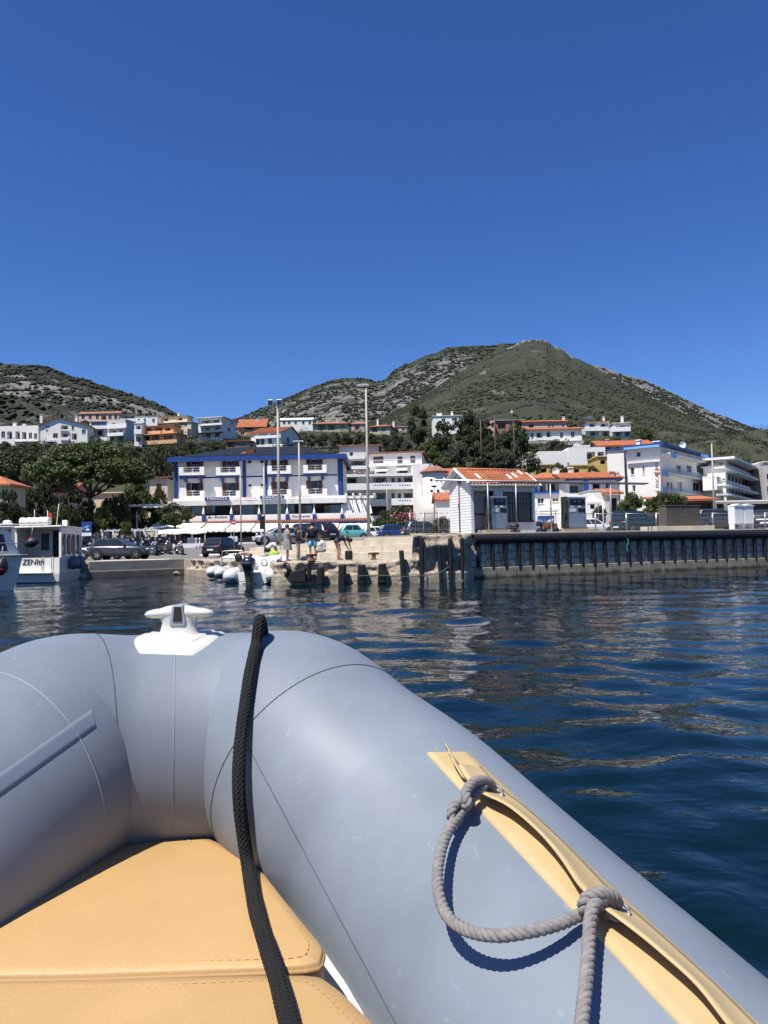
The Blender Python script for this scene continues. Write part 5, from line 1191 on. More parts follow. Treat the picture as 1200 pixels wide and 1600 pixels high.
    for (xa, xb, y, tx) in ((323, 356, 808, 'Bar Bottiana'), (454, 485, 806.6, 'Ristorante')):
        p = P((xa + xb) / 2, y, 89.68); text_mesh(tx, 'sign_lettering', 'text_dark', .42, h.root, (p[0], 89.688, p[2]), (1, 0, 0), (0, 0, 1), .35, fit=(xb - xa) * S(89.7) * .92)
    # sloping white boards of the side pergola, right end
    for i in range(6):
        x = 541 + i * 7; p0 = P(x, 802, 90.5); p1 = P(x - 5, 778, 93); m = MB(); m.extrude([p0, p0 + (.42, 0, 0), p1 + (.42, 0, 0), p1], (0, .06, .02)); m.build('sloping_board', 'white_paint', h.root)
    blk('pergola_beam', 'dirty_white', 537, 588, 774.5, 778.5, 92.5, 92.9)
    for x in (541, 552, 563, 574, 585): p = P(x, 773, 91); MB().box(p[0] - .1, 89.8, p[2] - .12, p[0] + .1, 95, p[2] + .12).build('rafter', 'white_paint', h.root)
    p0 = P(577, 800, 92); MB().box(p0[0] - .15, 91.9, 2., p0[0] + .15, 92.2, P(577, 776, 92)[2]).build('column', 'white_paint', h.root)
    return h
TB = []
BH = blue_hotel()
for (o, k, x0) in TB:
    f = 'upper' if k == 0 else 'lower'; wch = {280: 'first', 338: 'second', 418.5: 'third', 475: 'fourth'}[x0]
    tag(o, 'white plastic table on the %s balcony of the %s hotel floor, counting from the pine' % (wch, f), 'table', 'tables on the blue hotel balconies')
# ------------------------------------------------------------------ trees
def leafmat(name, c1, c2, tr=.25):
    m = bpy.data.materials.new(name); m.use_nodes = True; t = m.node_tree; n = t.nodes; n.clear()
    o = n.new('ShaderNodeOutputMaterial'); d = n.new('ShaderNodeBsdfPrincipled'); d.inputs['Roughness'].default_value = .6; d.inputs['Specular IOR Level'].default_value = .3
    tl = n.new('ShaderNodeBsdfTranslucent'); mx = n.new('ShaderNodeMixShader'); mx.inputs[0].default_value = tr
    tc = n.new('ShaderNodeTexCoord'); nz = n.new('ShaderNodeTexNoise'); nz.inputs['Scale'].default_value = 2.4; nz.inputs['Detail'].default_value = 5
    oi = n.new('ShaderNodeObjectInfo'); t.links.new(tc.outputs['Object'], nz.inputs['Vector'])
    cr = n.new('ShaderNodeValToRGB'); cr.color_ramp.elements[0].position = .3; cr.color_ramp.elements[1].position = .72
    cr.color_ramp.elements[0].color = (*c1, 1); cr.color_ramp.elements[1].color = (*c2, 1); t.links.new(nz.outputs['Fac'], cr.inputs['Fac'])
    hs = n.new('ShaderNodeHueSaturation'); mr = n.new('ShaderNodeMapRange'); mr.inputs['To Min'].default_value = .75; mr.inputs['To Max'].default_value = 1.25
    t.links.new(oi.outputs['Random'], mr.inputs['Value']); t.links.new(mr.outputs[0], hs.inputs['Value']); t.links.new(cr.outputs['Color'], hs.inputs['Color'])
    t.links.new(hs.outputs[0], d.inputs['Base Color']); t.links.new(hs.outputs[0], tl.inputs['Color'])
    t.links.new(d.outputs[0], mx.inputs[1]); t.links.new(tl.outputs[0], mx.inputs[2]); t.links.new(mx.outputs[0], o.inputs['Surface']); M[name] = m
leafmat('leaf_pine', (.034, .054, .015), (.080, .112, .030), .12)
leafmat('leaf_dark', (.024, .036, .013), (.060, .082, .027))
leafmat('leaf_mid', (.042, .062, .018), (.098, .125, .038))
leafmat('leaf_olive', (.060, .072, .042), (.115, .125, .075))
leafmat('leaf_oleander', (.030, .048, .018), (.065, .088, .030))
mat('bark', (.10, .075, .055), .95, .3, 3, bump=.8, bscale=12)
mat('petal_pink', (.62, .22, .24), .8, .2, 3)
mat('petal_white', (.72, .68, .62), .8, .1, 3)

def leaf_cloud(centres, rads, n, size, seed, flat=.6):
    """n leaf-sized quads spread through clumps"""
    g = np.random.default_rng(seed); c = np.asarray(centres, float); r = np.asarray(rads, float)
    w = r[:, 0] * r[:, 1]; k = g.choice(len(c), n, p=w / w.sum())
    q = g.normal(size=(n, 3)); q /= np.linalg.norm(q, axis=1)[:, None]; q *= (g.random(n) ** .45)[:, None]
    q[:, 2] = np.where(q[:, 2] < 0, q[:, 2] * flat, q[:, 2])
    p = c[k] + q * r[k]
    nn = q * .6 + g.normal(size=(n, 3)) * .7 + np.array([0, 0, .35]); nn /= np.linalg.norm(nn, axis=1)[:, None]
    a = np.cross(nn, g.normal(size=(n, 3))); a /= np.linalg.norm(a, axis=1)[:, None]; b = np.cross(nn, a)
    s = (size * (.6 + .8 * g.random(n)))[:, None]
    V = np.stack([p - a * s * .9, p + b * s * .5, p + a * s * .9, p - b * s * .5], 1).reshape(-1, 3)
    return V, np.arange(4 * n).reshape(-1, 4)
CR = {}
def crown(kind, v):
    """unit crown: radius 1 in x, y, from z = 0 to 1"""
    key = (kind, v)
    if key in CR: return CR[key]
    g = np.random.default_rng(100 + v + 31 * hash(kind) % 97 if False else 100 + v + 7 * len(kind))
    C, Rr = [], []
    if kind == 'pine':
        for i in range(170):
            a = g.random() * 6.283; r = math.sqrt(g.random()) * .95; z = .36 + .56 * (1 - r ** 2.2) * (1 if i % 4 else .6) + g.normal(0, .03)
            C.append((r * math.cos(a), r * math.sin(a), z)); s = g.uniform(.11, .19); Rr.append((s, s, s * .75))
        for i in range(30):
            a = g.random() * 6.283; r = .35 + .6 * g.random(); C.append((r * math.cos(a), r * math.sin(a), .30 + .25 * (1 - r) + g.normal(0, .06))); s = g.uniform(.07, .12); Rr.append((s, s, s * .6))
        n, sz, mt = 46000, .027, 'leaf_pine'
    elif kind == 'tall':
        for i in range(26):
            z = g.random(); rr = .85 * math.sin(math.pi * (.12 + .80 * z)) ** .8; a = g.random() * 6.283; C.append((rr * math.cos(a) * .75, rr * math.sin(a) * .75, .10 + .80 * z)); s = g.uniform(.22, .36); Rr.append((s, s, s * .34))
        n, sz, mt = 3600, .062, 'leaf_dark'
    else:
        for i in range(24):
            a = g.random() * 6.283; z = g.random(); rr = .70 * math.sqrt(max(0, 1 - (2 * z - .75) ** 2 * .62)) * g.uniform(.65, 1.05)
            C.append((rr * math.cos(a), rr * math.sin(a), .16 + .70 * z)); s = g.uniform(.20, .38); Rr.append((s, s, s * .55))
        n, sz, mt = 3200, .065, {'dark': 'leaf_dark', 'mid': 'leaf_mid', 'olive': 'leaf_olive', 'oleander': 'leaf_oleander'}[kind]
    V, F = leaf_cloud(C, Rr, n, sz, 50 + v); V[:, 2] = np.clip(V[:, 2], 0.0, 1.08)
    me = npmesh('crown_' + kind, V, F, mt); CR[key] = (me, C); return CR[key]
TREES = []
def tree(kind, px, yt, yb, w, label, d=None, cb=None, group=None, name='tree', v=None, flowers=None):
    """px centre, yt top, yb ground, w width in photo pixels, cb crown bottom"""
    if d is None: d = auto_depth(px, yb, 112)
    v = len(TREES) % 3 if v is None else v
    top = P(px, yt, d)[2]; base = P(px, yb, d); R = w * S(d) / 2; zb = base[2]
    if cb is None: cb = yb - (yb - yt) * .12
    zc = P(px, cb, d)[2]
    root = thing(name, label, 'tree' if 'shrub' not in name else 'shrub', (base[0], base[1], zb), group=group)
    me, C = crown(kind, v); c = link('crown', me, root); c.location = (0, 0, zc - zb); c.scale = (R, R * .95, max(.5, top - zc)); c.rotation_euler = (0, 0, random.random() * 6.28) if kind != 'pine' else (0, 0, v * 2.)
    h = zc - zb; H_ = top - zb; tr = MB(); r0 = max(.05, H_ * .028)
    lean = random.uniform(-.04, .04) * H_
    tr.tube([(0, 0, -1.0), (lean * .3, 0, h * .5), (lean, 0, h + (top - zc) * .35)], [r0 * 1.2, r0, r0 * .6], 8)
    k = 9 if kind == 'pine' else 5
    for i in range(k):
        q = C[int(i * len(C) / k)]; a = np.array([q[0] * R, q[1] * R, (zc - zb) + q[2] * (top - zc)]); s = np.array([lean * .8, 0, h + (top - zc) * (.02 + .18 * random.random())])
        mid = s * .45 + a * .55 + np.array([0, 0, -.06 * R]); tr.tube([s, mid, a], [r0 * .5, r0 * .35, r0 * .12], 5)
    tr.build('trunk', 'bark', root, True, world=False)
    if flowers:
        g = np.random.default_rng(len(TREES)); 
        V, F = leaf_cloud([(q[0] * R, q[1] * R, (zc - zb) + q[2] * (top - zc)) for q in C], [(R * .36, R * .36, (top - zc) * .22)] * len(C), 700, R * .05, 9)
        link('blossom', npmesh('blossom', V, F, flowers), root)
    TREES.append(root); return root
T = tree
T('pine', 140, 692, 838, 190, 'large umbrella pine with broad flat crown left of the blue hotel', 84, 786, v=0, name='umbrella_pine')
T('pine', 42, 700, 838, 140, 'umbrella pine with rounded crown at the left, behind the larger one', 93, 775, v=1, name='umbrella_pine')
GL = 'dark trees along the left waterfront'
for (k, x, yt, yb, w, d, lab) in [('dark', 18, 758, 838, 52, 60, 'bushy dark tree in front of the tile-roofed house corner, far left'), ('dark', 62, 752, 842, 58, 74, 'dark round tree right of the tile-roofed house corner'), ('mid', 92, 786, 842, 44, 70, 'low green bush tree behind the tour boat'), ('dark', 112, 762, 842, 56, 78, 'dark tree under the large pine, behind the blue poster'), ('mid', 160, 788, 842, 44, 80, 'green bush tree under the right half of the large pine'), ('dark', 186, 770, 842, 48, 82, 'dark tree at the right foot of the large pine'), ('mid', 212, 742, 842, 50, 100, 'upright green tree between large pine and cream house'), ('dark', 238, 706, 836, 66, 112, 'tall dark tree behind the cream house by the blue hotel'), ('dark', 264, 726, 836, 34, 110, 'narrow dark tree touching the blue hotel corner'), ('mid', 196, 812, 842, 26, 76, 'small bush beside the white pergola'), ('dark', 38, 800, 842, 44, 62, 'dense bush behind the small wheelhouse boat roof')]:
    T(k, x, yt, yb, w, lab, d, group=GL)
for (x, yt, w, d, lab) in ((86, 774, 52, 80, 'dark tree in front of the glimpsed red roof'), (134, 778, 48, 81, 'dark bush tree right below the pine trunk fork'), (222, 764, 48, 92, 'dark tree in front of the tall cream house'), (250, 760, 36, 94, 'slim dark tree behind the tall white pergola'), (172, 776, 46, 88, 'dark tree hiding the cream balustrade')):
    T('dark', x, yt, 844, w, lab, d, group=GL)
T('mid', 273, 784, 846, 66, 'round leafy tree in front of the hotel terrace', 83, 824, name='terrace_tree')
def row(kinds, spec, labf, grp, name='hillside_tree'):
    for i, (x, yt, yb, w) in enumerate(spec): T(kinds[i % len(kinds)], x, yt, yb, w, labf(i, x), group=grp, name=name)
row(['dark', 'olive', 'mid'], [(196, 698, 724, 26), (214, 696, 722, 28), (232, 697, 726, 30), (251, 696, 724, 28), (268, 697, 724, 28), (284, 695, 722, 26), (300, 690, 718, 30), (318, 688, 715, 28), (334, 686, 712, 26), (206, 712, 736, 32), (228, 712, 738, 32), (252, 711, 737, 30), (345, 694, 716, 24), (290, 704, 728, 30), (314, 700, 722, 28)],
    lambda i, x: '%s tree below the ochre houses, %s' % (['dark', 'grey-green', 'leafy'][i % 3], ['first in the upper row', 'second in the upper row', 'third in the upper row', 'fourth in the upper row', 'fifth in the upper row', 'sixth in the upper row', 'seventh in the upper row', 'eighth in the upper row', 'ninth, under the iron balconies', 'first in the lower row', 'second in the lower row', 'third in the lower row', 'rightmost beside the low brown house', 'above the hotel eave left end', 'above the hotel roof hip'][i]), 'trees in the belt below the ochre houses')
row(['olive', 'dark', 'mid'], [(8, 690, 712, 28), (32, 693, 713, 26), (54, 692, 712, 24), (75, 694, 712, 20), (98, 692, 712, 26), (122, 692, 712, 26), (146, 692, 710, 22), (186, 692, 714, 22), (134, 656, 668, 16), (118, 660, 680, 12)],
    lambda i, x: '%s shrub below the left white houses, %s' % (['grey-green', 'dark', 'green'][i % 3], ['at the picture edge', 'under the arched villa', 'between villa and gabled house', 'under the gabled house left corner', 'under the gabled house middle', 'under the gabled house right corner', 'under the blue glass storey', 'under the stepped house right part', 'in front of the pink block', 'behind the gabled house roof'][i]), 'shrubs below the left houses', 'hillside_shrub')
row(['olive', 'dark'], [(486, 676, 702, 24), (505, 676, 702, 26), (524, 675, 702, 26), (543, 675, 700, 26), (562, 676, 700, 24), (581, 677, 702, 26), (601, 677, 702, 24), (620, 678, 704, 26), (636, 690, 722, 30), (612, 692, 712, 28), (470, 684, 700, 18)],
    lambda i, x: '%s tree in the hedge behind the hotels, %s' % (['grey-green', 'dark'][i % 2], ORD[i] + ' from the left' if i < 8 else ['at its right end above the white hotel', 'low in front of the right bungalow', 'behind the hotel roof end'][i - 8]), 'hedge row below the olive bungalows')
row(['tall', 'dark', 'mid', 'dark', 'olive'], [(655, 632, 706, 40), (690, 654, 722, 52), (670, 690, 738, 50), (738, 641, 704, 62), (712, 690, 736, 46), (748, 694, 744, 54), (650, 706, 744, 40), (774, 700, 744, 48), (806, 664, 732, 58), (790, 704, 746, 44), (726, 676, 716, 40), (768, 678, 716, 36), (693, 712, 746, 40), (836, 690, 726, 42), (866, 686, 716, 40), (760, 655, 690, 26)],
    lambda i, x: ['tall dark conifer left of the half-hidden white house', 'broad dark tree in front of the half-hidden white house', 'green tree above the white hotel tower', 'broad dark tree right of the half-hidden white house', 'grey-green tree below the half-hidden white house', 'dark tree behind the hut roof, left of the wooden poles', 'dark tree at the white hotel roof end', 'leafy tree between the wooden poles', 'large leafy tree right of the wooden poles', 'grey-green tree at the foot of the right wooden pole', 'dark tree in the gap under the white balcony', 'small tree between two of the wooden poles, upper', 'leafy low tree above the orange roof', 'dark tree below the pink house', 'grey-green tree in front of the white bungalow wall', 'dark tree left of the red-brown house'][i], 'trees in the wooded gap above the fuel hut')
T('oleander', 828, 706, 750, 46, 'flowering white shrub above the hut roof right end', 126, flowers='petal_white', name='oleander_shrub')
T('mid', 874, 722, 752, 38, 'green shrub between the yellow walls', 124, name='garden_shrub')
T('olive', 925, 728, 752, 30, 'pale shrub beside the yellow house', 122, name='garden_shrub')
T('dark', 960, 684, 698, 40, 'dark hedge tree under the white terrace houses', None, name='garden_shrub')
T('mid', 1010, 668, 694, 26, 'palm-like tree right of the white terrace houses', None, name='garden_tree')
T('mid', 986, 767, 834, 50, 'round green tree behind the pier fence, left of two', 76, name='street_tree', group='trees behind the pier fence')
T('mid', 1042, 768, 834, 78, 'wide flat green tree behind the brown cabinet', 74, 806, name='street_tree', group='trees behind the pier fence', v=1)
T('olive', 937, 788, 834, 28, 'small grey-green shrub behind the pump', 82, name='garden_shrub')
T('oleander', 628, 788, 838, 60, 'pink flowering oleander behind the blue car', 78, flowers='petal_pink', name='oleander_shrub')
T('dark', 598, 794, 838, 40, 'dark shrub left of the pink oleander', 84, name='garden_shrub')
T('olive', 690, 806, 836, 34, 'dry shrub behind the old railing', 60, name='garden_shrub')

def slope_scrub():
    g = np.random.default_rng(77); foot = []
    for o in COL.objects:
        if o.get('category') in ('house', 'hotel', 'building'): foot.append((o.location.x, o.location.y))
    foot = np.array(foot); n = 9000; Y = 116 + (420 - 116) * g.random(n) ** .8; X = (g.random(n) * 1.3 - .65) * Y
    d = np.min(np.hypot(X[:, None] - foot[None, :, 0], (Y[:, None] - foot[None, :, 1] - 3)), axis=1)
    keep = (d > 7.0) & (fbm(X / 18, Y / 18, 3) > .36); X, Y = X[keep], Y[keep]; Z = terrain_z(X, Y); k = len(X); r = .6 + 1.6 * g.random(k) ** 2 + (Y - 116) * .0018
    V, F = leaf_cloud(np.stack([X, Y, Z + r * .35], 1), np.stack([r, r, r * .8], 1), 130000, .30, 5)
    o = link('slope_scrub', npmesh('slope_scrub', V, F, 'leaf_scrub2')); tag(o, 'mixed green scrub growing between the hillside houses', None, None, 'stuff')
leafmat('leaf_scrub2', (.026, .038, .013), (.070, .085, .030))
slope_scrub()
# ------------------------------------------------------------------ poles, signs, street furniture
def lamp(px, yt, yb, d, lab, w0=.10, w1=.06, head=None, m_='pole_paint', name='lamp_post', cat='lamp post', grp='tall harbour lamp posts'):
    b = P(px, yb, d); t = P(px, yt, d); t[0] = b[0] + (t[0] - b[0]) * .0; H_ = t[2] - b[2]
    root = thing(name, lab, cat, tuple(b), group=grp)
    MB().tube([(0, 0, -.3), (0, 0, H_ * .5), (0, 0, H_)], [w0 * .82, (w0 + w1) * .41, w1 * .82], 12).build('pole', m_, root, True, world=False)
    MB().lathe([(w0 * 1.9, -.05), (w0 * 1.9, .05), (w0 * 1.1, .12)], (0, 0, 0), 12).build('base_plate', m_, root, world=False)
    if head == 'arm':
        MB().box(-.75, -.14, H_ - .02, .25, .14, H_ + .09).build('lamp_head', 'galvanised', root, world=False, bevel=.03)
    elif head == 'flood':
        MB().bar((-.5, 0, H_ - .08), (.25, 0, H_ - .08), .035).build('cross_arm', 'galvanised', root, True, world=False)
        for x in (-.42, .12):
            l = MB().box(x - .17, -.22, H_ - .04, x + .17, .04, H_ + .36).build('floodlight', 'galvanised', root, world=False, bevel=.03)
            MB().box(x - .13, -.226, H_, x + .13, -.2205, H_ + .32).build('lens', 'glass', l, world=False)
    elif head == 'small':
        MB().box(-.45, -.08, H_ - .02, .35, .08, H_ + .06).build('lamp_head', 'galvanised', root, world=False, bevel=.02)
    elif head == 'disc':
        MB().lathe([(.03, H_), (.32, H_ + .10), (.30, H_ + .16), (.02, H_ + .24)], (0, 0, 0), 14).build('lamp_head', 'black_metal', root, True, world=False)
    return root
lamp(576.5, 603, 846, 60, 'tallest lamp post, cream, standing between turquoise car and white car', .17, .08, 'arm')
lamp(437, 634, 856, 47, 'cream lamp post with two floodlights behind the woman in grey', .14, .07, 'flood')
lamp(469.5, 690, 852, 55, 'plain cream post between the woman in black and the man', .10, .07, 'small')
lamp(377, 733, 862, 54, 'slim cream post behind the black car near the dinghies', .07, .05, None)
lamp(414, 728, 868, 44, 'slim cream post with a dark box beside the crouching person', .07, .05, None)
q = P(411, 816, 43.9); tag(MB().box(q[0] - .16, q[1] - .2, q[2] - .4, q[0] + .12, q[1] - .09, q[2] + .35).build('post_box', 'black_metal', bevel=.02), 'dark meter box fixed on the slim post above the crouching person', 'box')
lamp(1117, 690, 822, 60, 'cream lamp post behind the pier fence at the right', .10, .06, 'small')
lamp(605.5, 754, 838, 96, 'thin street lamp in front of the white hotel', .07, .05, 'small', grp=None)
lamp(680, 762, 836, 70, 'black street lamp behind the old railing', .06, .04, 'disc', 'black_metal', grp=None)
lamp(970, 752, 836, 74, 'dark street lamp left of the round green tree', .06, .04, 'disc', 'black_metal', grp=None)
for (x, yt, yb, lab) in ((753, 655, 742, 'wooden utility pole, left of three above the hut roof'), (775, 648, 740, 'wooden utility pole, middle of three above the hut roof'), (804.5, 658, 742, 'wooden utility pole, right of three above the hut roof')):
    lamp(x, yt, yb, 132, lab, .16, .11, None, 'bark', 'utility_pole', 'utility pole', 'wooden poles above the hut')
def noentry():
    b = P(366, 866, 58); root = thing('road_sign', 'round red no entry sign on a thin post', 'road sign', tuple(b)); c = P(366.5, 816, 58); H_ = c[2] - b[2]
    MB().tube([(0, 0, -.2), (0, 0, H_ + .3)], .03, 8).build('post', 'galvanised', root, True, world=False)
    s = MB().lathe([(.02, -.012), (.20, -.012), (.20, .012), (.02, .012)], (0, -.05, H_), 24, 'y').build('sign_face', 'red_sign', root, world=False)
    MB().box(-.14, -.0675, H_ - .03, .14, -.0625, H_ + .03).build('white_bar', 'white_paint', s, world=False)
noentry()
def board(x0, x1, y0, y1, d, lab, m_='white_paint', post=True, lines=5, yb=None, name='notice_board'):
    a, b = P(x0, y1, d), P(x1, y0, d); g = P((x0 + x1) / 2, yb or y1 + 8, d); root = thing(name, lab, 'sign', ((a[0] + b[0]) / 2, d, g[2]))
    f = MB().box(a[0], d, a[2], b[0], d + .05, b[2]).build('panel', m_, root)
    for x in (a[0] + .03, b[0] - .07): MB().box(x, d + .051, g[2] - .1, x + .04, d + .09, a[2] + .1).build('leg', 'galvanised', root)
    for k in range(lines):
        z = b[2] - (k + 1) * (b[2] - a[2]) / (lines + 1); w = (b[0] - a[0]) * random.uniform(.3, .42); c = (a[0] + b[0]) / 2
        MB().box(c - w, d - .006, z - .02, c + w, d - .001, z + .02).build('print_line', 'text_dark', f)
    return root, a, b, f
board(293, 305, 840, 854, 79, 'white menu board on the pavement in front of the cafe', yb=857)
board(357, 371, 838, 846, 76, 'white notice plate behind the black car near the dinghies', yb=858, lines=2)
r, a, b, f = board(127, 143, 815, 838, 66, 'blue harbour poster panel on posts behind the tour boat', 'sign_blue', yb=852, lines=0, name='poster_panel')
MB().box(a[0] + .02, 65.985, a[2] + .02, b[0] - .02, 65.995, a[2] + .30).build('white_strip', 'white_paint', f)
m = MB().extrude([(a[0] + .12, 65.985, a[2] + .75), (a[0] + .55, 65.985, a[2] + .92), (a[0] + .75, 65.985, a[2] + .86), (a[0] + .5, 65.985, a[2] + .72)], (0, .01, 0)); m.build('pale_wave', 'light_blue', f)
m = MB().extrude([(b[0] - .34 + .17 * math.cos(t), 65.983, a[2] + .50 + .16 * math.sin(t)) for t in np.linspace(0, math.pi, 9)], (0, .01, 0)); m.build('white_dome', 'white_paint', f)

def pergola(name, lab, x0, x1, yt, yb, d, dep, npost, raft=True, bt=2.2):
    a, b = P(x0, yt, d), P(x1, yt, d); g = P((x0 + x1) / 2, yb, d)[2]; zt = P((x0 + x1) / 2, yt, d)[2]; root = thing(name, lab, 'pergola', ((a[0] + b[0]) / 2, d, g)); bh = bt * S(d)
    for yy in (d, d + dep): MB().box(a[0], yy, zt - bh, b[0], yy + .14, zt).build('beam', 'white_paint', root)
    for i in range(npost):
        x = a[0] + .1 + (b[0] - a[0] - .3) * i / (npost - 1)
        for yy in (d + .01, d + dep + .01): MB().box(x, yy, g - .1, x + .15, yy + .12, zt - bh).build('post', 'white_paint', root)
    n = int((b[0] - a[0]) / .6)
    for i in range(n): x = a[0] + .1 + i * (b[0] - a[0] - .2) / n; MB().box(x, d - .2, zt + .002, x + .1, d + dep + .35, zt + .12).build('rafter', 'white_paint', root)
    return root
pergola('white_pergola', 'tall white pergola with paired columns above the motorcycles', 198, 262, 789, 834, 88, 3.0, 2)
pergola('white_pergola', 'long low white pergola behind the motorcycles', 157, 246, 828, 848, 79, 3.0, 6, bt=1.6)
def canopy2():
    q0, q1 = P(247, 829, 78.5), P(300, 827, 78.5); root = thing('cafe_awning', 'white fabric awning left of the hotel cafe, over parked motorcycles', 'awning', (q0[0], 78.5, 2.0)); G = []
    for f in np.linspace(0, 1, 6): G.append([(x, 78.5 + 4 * f, q0[2] + .25 * f + .05 * math.sin(x * 3) * (1 - f)) for x in np.linspace(q0[0], q1[0] + 1.5, 16)])
    G.insert(0, [(x, y - .01, z - .4) for x, y, z in G[0]]); MB().grid(G).build('fabric', 'cloth_white', root, True)
    for x in (q0[0] + .1, (q0[0] + q1[0]) / 2, q1[0] + 1.3): MB().bar((x, 78.6, 1.7), (x, 78.6, q0[2]), .04).build('post', 'white_paint', root, True)
canopy2()
def balusters():
    for i, x in enumerate([307, 312] + [402 + 7 * k for k in range(14)]):
        q = P(x, 858, 70); root = MB().lathe([(.07, 0), (.07, .3), (.09, .35), (.06, .4), (.07, .85), (.10, .9), (.05, 1.0)], (0, 0, 0), 8).build('white_bollard', 'white_paint', None, True); root.location = (q[0], 70, float(road_z(q[0], 70)))
        tag(root, ('white bollard right beside the menu board, %s one' % ('left', 'right')[i]) if i < 2 else 'white bollard along the cafe, %s counting from the black car' % (ORD + ['eleventh', 'twelfth', 'thirteenth', 'fourteenth'])[i - 2], 'bollard', 'white bollards along the cafe')
balusters()
k_ = MB().box(P(270, 858, 73)[0], 73, 1.3, P(560, 858, 73)[0], 73.3, 2.22).build('cafe_kerb', 'white_paint'); k_['kind'] = 'structure'
def tent(px, yt, yb, w, d, lab):
    t = P(px, yt, d); e = P(px, yb, d); R = w * S(d) / 2; root = thing('white_gazebo', lab, 'gazebo', (e[0], d, 2.1), group='white gazebos behind the pumps')
    m = MB(); G = []
    for f in np.linspace(0, 1, 6): G.append([(e[0] + sx * R * f, d + sy * R * f, t[2] + (e[2] - t[2]) * f ** .75) for sx, sy in ((-1, -1), (1, -1), (1, 1), (-1, 1), (-1, -1))])
    G.append([(x, y, z - .25) for x, y, z in G[-1]]); m.grid(G).build('fabric', 'cloth_white', root)
    for sx, sy in ((-1, -1), (1, -1), (1, 1), (-1, 1)): MB().bar((e[0] + sx * R, d + sy * R, 2.0), (e[0] + sx * R, d + sy * R, e[2]), .04).build('post', 'white_paint', root, True)
tent(925, 772, 784, 26, 80, 'white gazebo with pointed top behind the lone pump'); tent(855, 786, 795, 34, 76, 'white gazebo between hut and lone pump')

# ------------------------------------------------------------------ vehicles
for nm, c in (('grey', (.045, .05, .058)), ('black', (.010, .010, .012)), ('white', (.75, .75, .74)), ('turquoise', (.12, .42, .40)), ('blue', (.015, .05, .19)), ('dkgreen', (.010, .035, .035)), ('silver', (.35, .36, .37)), ('red', (.30, .02, .02)), ('navy', (.012, .018, .035))):
    mat('paint_' + nm, c, .28, .04, 1, metal=.2 if nm != 'white' else 0, coat=.7)
mat('tail_red', (.35, .01, .01), .25, 0); mat('headlamp', (.6, .62, .64), .15, 0, metal=.3); mat('tyre', (.015, .015, .016), .8, .1); mat('chrome', (.7, .7, .7), .15, 0, metal=1)
CARS = {
 'suv': dict(L=4.45, W=1.84, H=1.53, belt=[.62, .98, 1.02, 1.01, 1.0, .99, .98, .96, .92, .82, .60], roof=(.30, 3.22, .75, 2.25)),
 'hatch': dict(L=4.0, W=1.74, H=1.48, belt=[.60, .94, .97, .97, .96, .95, .93, .90, .86, .76, .56], roof=(.20, 2.98, .55, 2.0)),
 'offroad': dict(L=4.3, W=1.80, H=1.80, belt=[.70, 1.10, 1.12, 1.12, 1.12, 1.12, 1.11, 1.10, 1.08, 1.00, .72], roof=(.12, 3.0, .25, 2.45)),
 'vintage': dict(L=3.9, W=1.55, H=1.46, belt=[.50, .72, .84, .92, .95, .95, .94, .90, .84, .74, .50], roof=(.75, 2.75, 1.2, 2.25)),
 'pickup': dict(L=5.1, W=1.88, H=1.78, belt=[.75, 1.08, 1.08, 1.08, 1.08, 1.08, 1.08, 1.06, 1.02, .94, .70], roof=(1.5, 3.75, 1.75, 2.95)),
}
